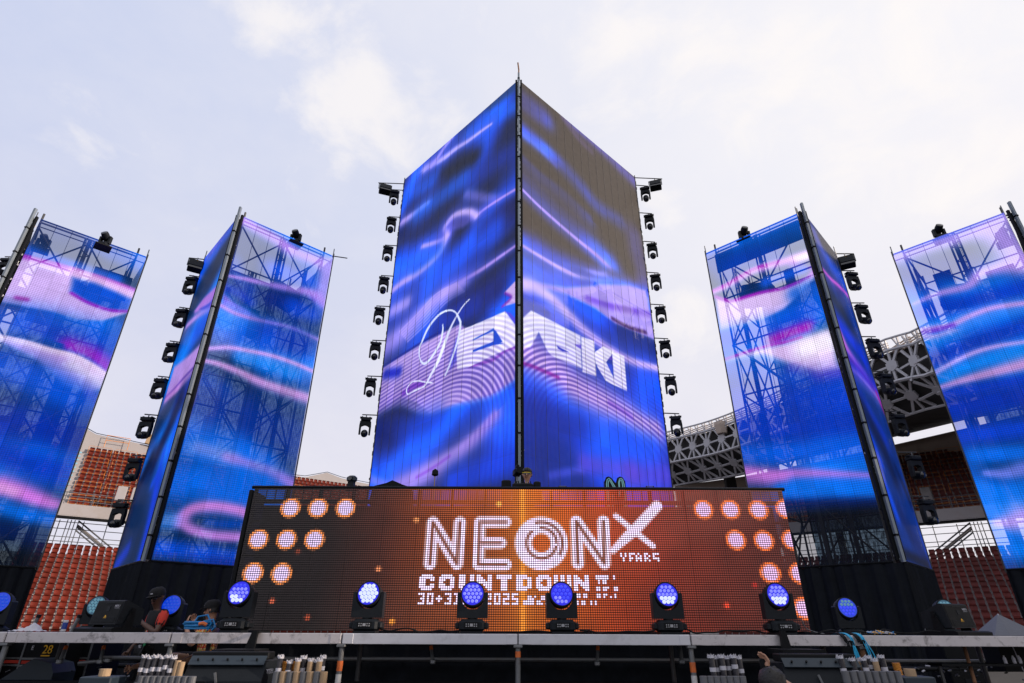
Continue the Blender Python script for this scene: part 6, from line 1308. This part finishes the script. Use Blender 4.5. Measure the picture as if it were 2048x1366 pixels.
def tube_thing(label,px,py,Y,lean,m,r=.028,group=None,top=True,lab=True,low=True):
    p=at(px,py,Y); t=thing('confetti_tube',label,'confetti tube',(p.x-lean*1.2,Y,.2),0,group); L=p.z-.2; x=lambda h:lean*1.2*h/L
    MB().tube((0,0,0),(x(L-.02),0,L-.02),r,12).build('tube_body',m,t)
    if low: MB().tube((0,0,0),(x(L-.22-.02*random.random()),0,L-.22),r*1.22,12).build('launcher_sleeve',GREYT,t)
    if lab:
        h=L-.075-random.random()*.03; MB().tube((x(h-.035),0,h-.035),(x(h),0,h),r*1.06,12).build('paper_label',LABEL,t)
    if top:
        b=MB()
        for k in range(7):
            a=k*.9; q=Vector((x(L)+r*.7*math.cos(a),r*.7*math.sin(a),L-.03)); b.add([q,q+Vector((.022*math.cos(a+1.2),.02,.012)),q+Vector((.012*math.cos(a),.01*math.sin(a),.036+.014*random.random())),q+Vector((-.016,.0,.028))],[(0,1,2),(0,2,3)])
        b.lathe([(r*1.0,L-.025),(r*.8,L-.005),(r*.3,L+.004)],9,o=(x(L),0,0)); b.build('crumpled_cap',LABEL,t)
    return t
G='confetti tubes standing in the pit racks'
for i,px in enumerate((291,302,314,327,338,348)): tube_thing('smoky confetti tube with white label in the left rack by the helper',px,1311+2*(i%2),6.3,.02,CLEAR,.0285,G+' far left')
for i,px in enumerate((358,366)): tube_thing('tan card confetti tube at the end of the left rack',px,1316+3*i,6.3,.03,KRAFT,.028,'tan tubes of the left rack',top=False,lab=False,low=False)
for i,(px,py,m) in enumerate(((562,1312,CLEAR),(572,1318,GOLD),(580,1322,CLEAR),(592,1318,GOLD),(597,1318,KRAFT),(608,1313,CLEAR),(622,1318,KRAFT),(632,1320,CLEAR),(640,1318,KRAFT),(647,1312,CLEAR))):
    nm='smoky' if m is CLEAR else 'gold foil' if m is GOLD else 'tan card'
    tube_thing(f'{nm} confetti tube standing in the rack right of the left effect machine',px,py,6.35+.06*(i%2),.015,m,.0265,f'{nm} tubes beside the left effect machine',top=m is not GOLD,lab=m is CLEAR)
for i,px in enumerate((1422,1430,1442,1454,1466,1477)): tube_thing('smoky confetti tube with white label in the rack left of the raised hand',px,1311+2*(i%2),6.3+.05*(i%2),-.02,CLEAR,.0285,G+' right of centre')
for i,(px,py,m) in enumerate(((1680,1312,CLEAR),(1692,1319,KRAFT),(1704,1317,CLEAR),(1714,1318,KRAFT),(1726,1316,CLEAR),(1736,1312,CLEAR),(1749,1318,KRAFT),(1762,1311,CLEAR))):
    nm='smoky' if m is CLEAR else 'tan card'
    tube_thing(f'{nm} confetti tube standing in the rack right of the grey flap machine',px,py,6.35+.06*(i%2),-.03,m,.0275,f'{nm} tubes beside the right effect machine',lab=m is CLEAR)
tube_thing('tall gold foil tube standing alone right of the right tube rack',1790,1321,6.6,-.05,GOLD,.036,None,top=False,lab=False,low=False)
def rack(label,pxa,pxb,Y,top,m,n,slant):
    a=at(pxa,top,Y); b_=at(pxb,top,Y); t=thing('tube_rack',label,'rack',(a.x,Y,0)); Wd=b_.x-a.x
    for i in range(n): x=Wd*(i+.5)/n; MB().tube((x-slant,0,.2),(x,0,a.z),.034,12).build('rack_tube',m if i%2 else GREYT,t)
    MB().box((Wd/2,0,a.z-.10),(Wd,.09,.012)).build('strap_bar',BLACK,t); MB().box((Wd/2,0,a.z-.18),(Wd,.09,.012)).build('strap_bar',BLACK,t); MB().box((Wd/2,0,.1),(Wd+.1,.4,.2)).build('rack_foot',BLACK,t)
rack('low rack of grey and tan launcher tubes with dark straps left of centre',548,655,6.15,1343,KRAFT,8,.0)
rack('low rack of grey launcher tubes with dark straps on the right',1682,1800,6.15,1342,GREYT,8,-.04)
rack('low rack of pale grey launcher tubes under the left smoky tubes',280,392,6.05,1352,GREYT,9,.02)
rack('short rack of pale grey launcher tubes left of the raised hand',1400,1490,6.05,1352,GREYT,7,-.02)
# flight cases under the left deck
for k,(px,Y,w) in enumerate(((70,8.9,.8),(128,8.75,.62),(175,9.0,.62))):
    p=at(px,1296,Y); t=thing('flight_case',('black flight case with chrome edges behind the blue hood','black flight case with orange 28 half hidden by a pole','black flight case with clear orange 28 and red white band')[k],'flight case',(p.x,Y,.31),R(-6)); H=1.37
    MB().box((0,0,H/2),(w,.6,H),bev=.012).build('case_body',BLACK,t)
    for s in (-1,1): MB().box((s*(w/2-.01),-.303,H/2),(.022,.012,H)).build('edge_profile',STEEL,t)
    for z in (1.0,1.08): MB().box((0,-.304,z),(w-.05,.012,.022)).build('edge_profile',STEEL,t)
    MB().box((0,-.306,1.04),(w-.08,.01,.035)).build('red_band',FRED,t)
    if k: patch(t,'case_number','28',.14,(.04,-.306,1.14),(PI/2,0,0),YELLOW); patch(t,'case_number','28',.14,(.0,-.306,.86),(PI/2,0,0),YELLOW); MB().box((.03,-.305,1.115),(.12,.006,.014)).build('case_underline',YELLOW,t)
    patch(t,'case_mark','E',.07,(-.18,-.306,1.18),(PI/2,0,0),LABEL)
p=at(85,1312,8.2); t=thing('hooded_unit','dark box under a blue grey plastic hood below the left deck','covered box',(p.x,8.2,.31)); MB().prism([(-.3,0),(.34,0),(.34,.95),(.28,1.05),(.05,1.1),(-.05,1.04),(-.3,.86)],1,-.2,.2).build('hood',BLUEGREY,t); MB().box((.02,-.21,.4),(.6,.02,.8)).build('front_panel',BLACK,t)
for a,b_,m,lab,ob in (((208,1292),(200,1326),STEEL,'short grey pipe with orange tape hanging under the left beam',1),((158,1326),(222,1320),STEEL,'grey pipe lying level behind the pit on the left',0),((133,1292),(118,1326),STEEL,'slanted grey pipe in front of the flight cases',1),((1735,1292),(1742,1330),STEEL,'slanted grey pipe under the right beam beside the blue cables',0),((1928,1292),(1950,1366),RUST,'long rusty pipe slanting down at the right',0),((862,1292),(866,1326),STEEL,'thin grey pipe with orange tape under the centre left beam',1),((1196,1292),(1194,1330),STEEL,'thin grey pipe with orange tape under the centre right beam',1),((1360,1292),(1364,1326),STEEL,'thin pale pipe beside the striped right leg',0)):
    P,Q=at(*a,7.7),at(*b_,7.6); t=thing('pipe',lab,'pipe',tuple(P)); d=Q-P; MB().tube((0,0,0),d,.02,10).build('pipe_body',m,t)
    if ob: MB().tube(d*.02,d*.25,.0215,10).build('orange_tape',ORANGE,t)
    if m is STEEL: MB().box(d*.92,(.06,.06,.05),bev=.01).build('pipe_clamp',STEEL,t)
# small pit boxes with tan tops, bottles
for px,lab in ((208,'low dark box with a tan block on top in the left pit'),(1822,'low dark box with a tan cylinder on top in the right pit')):
    p=at(px,1352,6.3); t=thing('pit_box',lab,'box',(p.x,6.3,0)); MB().box((0,0,p.z/2),(.30,.25,p.z),bev=.01).build('box_body',BLUEGREY,t); MB().lathe([(.05,0),(.05,.06)],14,o=(0,0,p.z)).build('tan_block',KRAFT,t)
for i,px in enumerate((2012,2030,2042)):
    p=at(px,1327,7.6); t=thing('water_bottle','white bottle standing on a shelf at the right picture edge','bottle',(p.x,7.6,p.z),0,'white bottles at the right edge'); MB().lathe([(.016,0),(.018,.02),(.018,.05),(.012,.065),(.006,.07)],10).build('bottle_body',LABEL,t); MB().lathe([(.008,.07),(.008,.08)],8).build('bottle_cap',WHITEP,t)
p=at(2015,1327,7.6); t=thing('pit_shelf','dark shelf with bottles under the right deck','shelf',(p.x,7.6,0)); MB().box((-.1,0,p.z-.012),(1.5,.25,.024)).build('shelf_board',BLACK,t)
for x in (-.8,.6): MB().tube((x,0,0),(x,0,p.z-.024),.02,6).build('leg',TUBE,t)
b=MB()
for k in range(80):
    px=random.choice((random.uniform(0,560),random.uniform(1780,2048))); py=random.uniform(1330,1364); p=at(px,py,8.1+random.random()*.8)
    b.box(p,(random.uniform(.01,.07),.02,random.uniform(.006,.02)),Euler((random.random()*.4,random.uniform(-.5,.5),random.random())),m=random.choice((0,0,0,0,1,1,1,2)))
tag(b.build('understage_gear',[BLACK,STEEL,LABEL,BLUECABLE,ORANGE]),'small hardware stowed in the dark under the deck','hardware',kind='stuff')
# ------------------------------------------------------------------ stadium stands
def seatmesh(name,m):
    b=MB(); w=.21
    P=[]; n=6
    for k in range(n+1):
        a=-1+2*k/n; P.append((w*a*(1-.0),.05*(a*a)-.05))
    # back shell: rounded top corners, curved in plan
    rows=[(.44,.62),(.52,.92),(.62,1.),(.74,.99),(.785,.93),(.80,.82)]
    vs=[(x*f,-y+.02+(-.035 if z>.78 else 0)+.16*(z-.4),z) for z,f in rows for x,y in P]
    fs=[(r_*(n+1)+k,r_*(n+1)+k+1,(r_+1)*(n+1)+k+1,(r_+1)*(n+1)+k) for r_ in range(5) for k in range(n)]
    b.add(vs,fs); b.add([(x,y+.025,z) for x,y,z in vs],[f[::-1] for f in fs])
    b.box((0,.035,.79),(.35,.06,.018))                       # rolled lip
    b.prism([(.0,.30),(-.12,.32),(-.16,.50),(-.12,.51),(-.02,.38)],0,-.185,.185)  # tipped-up pan
    b.box((0,.05,.37),(.34,.09,.04),m=1); b.box((-.225,0,.43),(.022,.13,.26),m=1)
    return b.mesh(name,[m,STEEL])
def inpoly(p,poly):
    c=False; n=len(poly)
    for i in range(n):
        (x1,y1),(x2,y2)=poly[i],poly[(i+1)%n]
        if (y1>p[1])!=(y2>p[1]) and p[0]<(x2-x1)*(p[1]-y1)/(y2-y1)+x1: c=not c
    return c
WIN={'L':[[(70,1080),(250,1080),(225,1160),(200,1268),(28,1268)],[(195,885),(300,885),(268,1010),(128,1010)]],'R':[[(1848,1085),(2030,1085),(2052,1160),(2052,1268),(1885,1268)],[(1790,885),(1915,885),(1950,1005),(1815,1005)]]}
cand=[]
def stand(key,label,O,ang,seatm,smin,smax):
    t=thing('stadium_stand',label,'stadium stand',(O[0],O[1],0),ang); ca,sa=math.cos(ang),math.sin(ang)
    def Wd(s,y,z): return Vector((O[0]+s*ca-y*sa,O[1]+s*sa+y*ca,z))
    L=smax-smin; mid=(smin+smax)/2
    lower=[(r,.83*r,1.3+.4*r) for r in range(-3,15)]; upper=[(r,13+.66*r,10.5+.5*r) for r in range(14)]
    for r,y,z in lower: MB().box((mid,y+.415,z-.35),(L,.826,.7)).build('lower_step',CONC if r%2 else CONC,t)
    for r,y,z in upper: MB().box((mid,y+.33,z-.3),(L,.656,.6)).build('upper_step',CONC,t)
    MB().box((mid,16.5,6.75),(L,9,.3)).build('concourse_floor',CONCD,t)
    MB().prism([(12.5,9.95),(13,9.7),(22.5,15.9),(22.5,16.4),(13.2,10.2)],0,smin,smax).build('upper_slab',CONCD,t)
    MB().box((mid,12.62,10.35),(L,.22,.95)).build('parapet',CONC,t)
    MB().box((mid,12.75,9.78),(L,.5,.12)).build('service_duct',BLACK,t)
    lm=MB().tube((0,0,0),(L,0,0),.03,6).mesh('guard_rail',GRAIL); 
    for z in (11.1,11.45,11.75): obj('guard_rail',lm,t,(smin,12.6,z))
    pm=MB().tube((0,0,10.8),(0,0,11.8),.03,6).mesh('rail_post',GRAIL)
    s=math.ceil(smin)
    while s<smax:
        x,y=px_of(Wd(s,12.6,11))
        if -50<x<2100: obj('rail_post',pm,t,(s,12.6,0))
        s+=1.9
    # concourse balustrade and stair
    for z in (8.0,8.35,9.2,9.75): obj('guard_rail',lm,t,(smin,15.2 if z>8.5 else 13.2,z))
    pm2=MB().tube((0,0,6.9),(0,0,9.9),.035,6).mesh('concourse_post',GRAIL); s=math.ceil(smin)
    while s<smax:
        if -50<px_of(Wd(s,14,8))[0]<2100: obj('concourse_post',pm2,t,(s,15.2,0))
        s+=1.7
    dr=1 if key=='L' else -1; s0=.6 if key=='L' else .9
    for k,(o,z) in enumerate(((0,0),(0,-.5),(.0,-.75))): MB().tube((s0,14.0,9.75+z),(s0+dr*3.6,14.0,7.3+z),.06,6).build('stair_rail',GRAIL,t)
    MB().box((s0+dr*1.8,14.4,8.2),(4.3,.8,.12),Euler((0,dr*.6,0))).build('stair_flight',CONCD,t)
    for k in range(4): MB().tube((s0-dr*.25*k,14.0,7),(s0-dr*.25*k,14.0,9.8),.035,6).build('stair_post',GRAIL,t)
    s=smin+1
    while s<smax:
        if abs(s-(-4 if key=='L' else 5))<1.2 or s<-8 or s>9: MB().box((s,15.6,8.4),(.6,.5,3.2)).build('column',BEIGE,t)
        s+=7
    # gangways of pale blue steps
    gl=[(-2.0,-.7)] if key=='L' else [(2.45,4.0)]
    for a,b_ in gl:
        for r,y,z in upper:
            MB().box(((a+b_)/2,y+.08,z+.09),(b_-a-.5,.16,.18)).build('gangway_step',CONC,t); MB().box(((a+b_)/2,y-.004,z+.05),(b_-a-.55,.01,.13)).build('blue_riser',SKYBLUE,t)
        MB().prism([(12.6,10.9),(22.4,18.2),(22.4,18.9),(12.6,11.5)],0,a-.12 if key=='L' else b_,a if key=='L' else b_+.12).build('gangway_wall',CONC,t)
    # orange rails in front of upper rows
    om={}
    for r,y,z in upper:
        if r in (1,4,7,10,13) or r==0:
            k=0; s=gl[0][1]+.15 if key=='L' else gl[0][0]-.2
            while (s<smax-2 if key=='L' else s>smin+2):
                wd=1.9 if (k+r)%3 else 1.4
                c=Wd(s+dr*wd/2,y,z); x,yy=px_of(c)
                if -30<x<2080 and yy<1366:
                    q=om.get(wd)
                    if q is None:
                        b=MB(); b.sweep([(-wd/2,0,.05),(-wd/2,0,.72),(-wd/2+.06,0,.80),(wd/2-.06,0,.80),(wd/2,0,.72),(wd/2,0,.05)],.015,5); b.tube((-wd/2,0,.42),(wd/2,0,.42),.012,5); q=om[wd]=b.mesh('orange_rail',ORAIL)
                    if any(inpoly((x,yy),p) for p in WIN[key]) or k<10: obj('orange_rail',q,t,(s+dr*wd/2,y-.14,z))
                s+=dr*(wd+.35); k+=1
                if k>26: break
    if key=='L':
        pr=[(smin,14.5),(smin,19.4),(-3,19.4),(-1.4,19.7),(-.4,19.25),(4,18.95),(18.5,17.95),(21,17.95),(23.6,18.9),(25.4,18.5),(27,18.35),(smax,17.6),(smax,14.5)]
        MB().prism(pr,1,22.5,22.8).build('rear_wall',CONC,t)
        MB().sweep([(x,22.45,z+.12+.05*math.sin(x)) for x,z in pr[1:-1]],.035,5).build('wall_cable',BLACK,t)
        MB().box((4.4,22.3,19.5),(.8,.4,1.0),Euler((0,.12,0))).build('wall_box',KRAFT,t)
        MB().sweep([(.6,22,18.0),(.6,22,19.2),(2.6,22,19.2),(2.6,22,18.0)],.035,5).build('orange_rail',ORAIL,t); MB().tube((.6,22,18.7),(2.6,22,18.7),.03,5).build('orange_rail',ORAIL,t)
    for k,(s,wd) in enumerate(((2.9,.72),(4.0,.72)) if key=='L' else ((-1.4,.7),)):
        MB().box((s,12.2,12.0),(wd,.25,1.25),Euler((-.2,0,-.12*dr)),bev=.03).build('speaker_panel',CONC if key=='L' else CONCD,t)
        MB().box((s,12.4,11.2),(wd*.5,.2,.5)).build('panel_bracket',GRAIL,t)
    # seats
    me=seatmesh('stadium_chair_'+('a' if key=='L' else 'b'),seatm); sv=[]
    for tier,rows in (('lower',lower),('upper',upper)):
        for r,y,z in rows:
            s=smin+.25
            while s<smax:
                s+=.5
                if tier=='upper' and gl[0][0]-.1<s<gl[0][1]+.25: continue
                if tier=='lower' and (-4.2<s<-2.6 if key=='L' else 4.1<s<5.7): continue
                p=Wd(s,y+.45,z); x,yy=px_of(p+Vector((0,0,.6)))
                if not(-60<x<2110) or yy>1420: continue
                ind=any(inpoly((x,yy),q) for q in WIN[key])
                cand.append((0 if ind else 1,p.length,key,tier,p,ang,me))
    return t
stand('L','red seated stadium stand on the left behind the leftmost towers, lit warm',(-28.55,38),R(36),SEATRED,-16,44)
stand('R','shaded red seated stadium stand on the right under the roof',(28.9,38),R(-36),SEATRED2,-17,14)
cand.sort(key=lambda c:(c[0],c[1])); GL={('L','lower'):'red folding seats of the left lower tier',('L','upper'):'red folding seats of the left upper tier',('R','lower'):'shade-toned red seats of the right lower tier',('R','upper'):'shade-toned red seats of the right upper tier'}
LB={('L','lower'):'red plastic folding seat in the lower tier of the left stand',('L','upper'):'red plastic folding seat behind orange rails in the left upper tier',('R','lower'):'shade-toned red plastic folding seat in the lower tier of the right stand',('R','upper'):'shade-toned red plastic folding seat behind orange rails in the right upper tier'}
for _,_,key,tier,p,ang,me in cand[:298]:
    o=obj('stadium_chair',me,None,p,(0,0,ang+random.uniform(-.03,.03))); tag(o,LB[key,tier],'chair',GL[key,tier])
def merged(cs,name,label,mats):
    V=[];Fc=[];Mi=[];off=0
    for _,_,key,tier,p,ang,me in cs:
        n=len(me.vertices); co=np.empty(n*3); me.vertices.foreach_get('co',co); co=co.reshape(-1,3); c,s=math.cos(ang),math.sin(ang)
        V.append(np.stack([co[:,0]*c-co[:,1]*s+p.x,co[:,0]*s+co[:,1]*c+p.y,co[:,2]+p.z],1))
        for f in me.polygons: Fc.append([off+i for i in f.vertices]); Mi.append(f.material_index)
        off+=n
    m=bpy.data.meshes.new(name); m.from_pydata(np.concatenate(V),[],Fc); 
    for x in mats: m.materials.append(x)
    m.polygons.foreach_set('material_index',Mi); tag(obj(name,m),label,None,None,'stuff')
rest=cand[298:]
for key,mt in (('L',SEATRED),('R',SEATRED2)):
    cs=[c for c in rest if c[2]==key]
    merged(cs,'seat_rows','further rows of red seats in the '+('left' if key=='L' else 'right')+' stand behind the towers',[mt,STEEL])
# ------------------------------------------------------------------ right roof
rf=thing('stadium_roof','grey stadium roof edge with star lattice truss over the right stand','stadium roof',(0,0,0))
cp=[at(1840,655,37),at(1745,690,41.2),at(1468,824,54.5),at(1335,864,62.5)]
cp=[Vector((31.2,-10,cp[0].z)),Vector((32,12,cp[0].z)),Vector((31.6,26,cp[0].z))]+cp+[Vector((11.5,68,cp[-1].z))]
CV=[Vector(p) for p in _spline(np.array([tuple(p) for p in cp]),24)]
acc_=[0]
for a,b_ in zip(CV,CV[1:]): acc_.append(acc_[-1]+(b_-a).length)
def on(s):
    s=max(0,min(acc_[-1]-1e-4,s)); i=max(k for k in range(len(acc_)) if acc_[k]<=s); i=min(i,len(CV)-2); t_=(s-acc_[i])/(acc_[i+1]-acc_[i]); p=CV[i].lerp(CV[i+1],t_)
    j0,j1=max(0,i-6),min(len(CV)-1,i+7); d=(CV[j1]-CV[j0]); d.z=0; d.normalize(); n=Vector((d.y,-d.x,0)); n=n if n.x>0 else -n
    return p,d,n
zn=at(1850,866,57).z; zf=at(1420,947,77).z
def rear(p,n):
    q=p+n*18; k=(q.y-57)/20; q.z=zn+(zf-zn)*min(max(k,-.6),1.4); return q
SS=[acc_[-1]*k/70 for k in range(71)]
def strip(name,m,fa,fb,parent=rf):
    b=MB()
    for s in SS:
        p,d,n=on(s); b.v+= [tuple(fa(p,n)),tuple(fb(p,n))]
    b.f=[(2*i,2*i+2,2*i+3,2*i+1) for i in range(len(SS)-1)]; b.m=[0]*len(b.f); return b.build(name,m,parent)
Z=Vector((0,0,1))
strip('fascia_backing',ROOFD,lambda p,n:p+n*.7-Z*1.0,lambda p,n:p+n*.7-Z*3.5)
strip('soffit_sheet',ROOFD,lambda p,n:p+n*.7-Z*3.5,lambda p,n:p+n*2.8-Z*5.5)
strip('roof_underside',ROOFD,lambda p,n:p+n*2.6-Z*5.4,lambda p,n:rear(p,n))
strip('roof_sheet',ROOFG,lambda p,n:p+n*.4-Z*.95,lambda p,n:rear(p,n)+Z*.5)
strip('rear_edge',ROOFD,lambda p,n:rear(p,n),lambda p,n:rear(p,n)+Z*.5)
def bar(b,p,q,w,dn):
    """flat bar from p to q, width w, thickness along dn"""
    d=(q-p).normalized(); x=d.cross(dn).normalized()*w/2; t_=dn*.07
    vs=[p-x-t_,p+x-t_,p+x+t_,p-x+t_,q-x-t_,q+x-t_,q+x+t_,q-x+t_]
    b.add(vs,[(0,1,2,3),(7,6,5,4),(0,4,5,1),(1,5,6,2),(2,6,7,3),(3,7,4,0)])
def sweepcurve(name,off,z,r,m):
    MB().sweep([tuple(on(s)[0]+on(s)[2]*off+Z*z) for s in SS],r,5).build(name,m,rf)
for off,z,r in ((0,0,.09),(0,-.95,.13),(0,-3.5,.13)): sweepcurve('edge_chord',off,z,r,ROOFG)
sweepcurve('edge_chord',2.2,-5.5,.10,ROOFG)
s=.6; k=0; step=2.0
while s<acc_[-1]-1:
    p,d,n=on(s); x_,y_=px_of(p)
    if -200<x_<2400 and p.y>8:
        for row in (0,1):
            if row==0: c=p-Z*2.22; upv=Z; h=1.25; dn=n
            else: c=p+n*1.15-Z*4.5; upv=(Z*2.0-n*2.15).normalized(); h=1.42; dn=upv.cross(d).normalized()
            b=MB(); r0=.48
            ring=[c+(d*math.cos(PI/6+PI/3*i)+upv*math.sin(PI/6+PI/3*i))*r0 for i in range(6)]; vs=[v-dn*.1 for v in ring]+[v+dn*.1 for v in ring]
            b.add(vs,[tuple(range(5,-1,-1)),tuple(range(6,12))]+[(i,(i+1)%6,6+(i+1)%6,6+i) for i in range(6)])
            for dx,dz in ((0.,1),(0.,-1),(.72,1),(-.72,1),(.72,-1),(-.72,-1)): bar(b,c,c+d*dx*step*.6+upv*dz*h,.18,dn)
            bar(b,c,c+d*step,.16,dn)
            b.build('truss_star',ROOFG,rf)
        if k%1==0:
            for o_ in (0,1.0):
                q,d2,n2=on(s+o_); b=MB(); bar(b,q-Z*.95,q+d2*.35,.10,n2); bar(b,q-Z*.95-d2*.05,q-d2*.05,.09,n2); b.build('parapet_post',ROOFG,rf)
            b=MB(); 
            for j in range(4): bar(b,p+n*.3-Z*(.2+.2*j),p+d*step+n*.3-Z*(.2+.2*j),.06,n)
            b.build('parapet_louvre',BEIGE,rf)
    s+=step; k+=1
# hexagonal speaker on the fascia, rear wall, roof columns
q=at(1443,858,56.2); t=thing('hexagonal_horn','beige hexagonal box hanging on the roof lattice','horn',tuple(q)); MB().lathe([(.55,-.5),(.7,.4),(.66,.7)],6,o=(0,0,0)).build('horn_body',BEIGE,t); MB().tube((0,0,.9),(.4,.6,1.2),.1,6).build('bracket',ROOFG,t)
rw=thing('rear_wall','beige wall behind the top rows under the right roof','wall',(0,0,0))
strip('wall_face',BEIGE,lambda p,n:rear(p,n)+n*.6-Z*(.66),lambda p,n:rear(p,n)+n*.6-Z*6.5,rw)
strip('coping',CONCD,lambda p,n:rear(p,n)+n*.45-Z*.66,lambda p,n:rear(p,n)+n*1.2-Z*.66,rw)
for (px,py0,py1,Y,lab) in ((1452,915,985,66,'dark concrete column under the far right roof'),(1540,905,990,64,'dark concrete column under the roof behind the inner right tower')):
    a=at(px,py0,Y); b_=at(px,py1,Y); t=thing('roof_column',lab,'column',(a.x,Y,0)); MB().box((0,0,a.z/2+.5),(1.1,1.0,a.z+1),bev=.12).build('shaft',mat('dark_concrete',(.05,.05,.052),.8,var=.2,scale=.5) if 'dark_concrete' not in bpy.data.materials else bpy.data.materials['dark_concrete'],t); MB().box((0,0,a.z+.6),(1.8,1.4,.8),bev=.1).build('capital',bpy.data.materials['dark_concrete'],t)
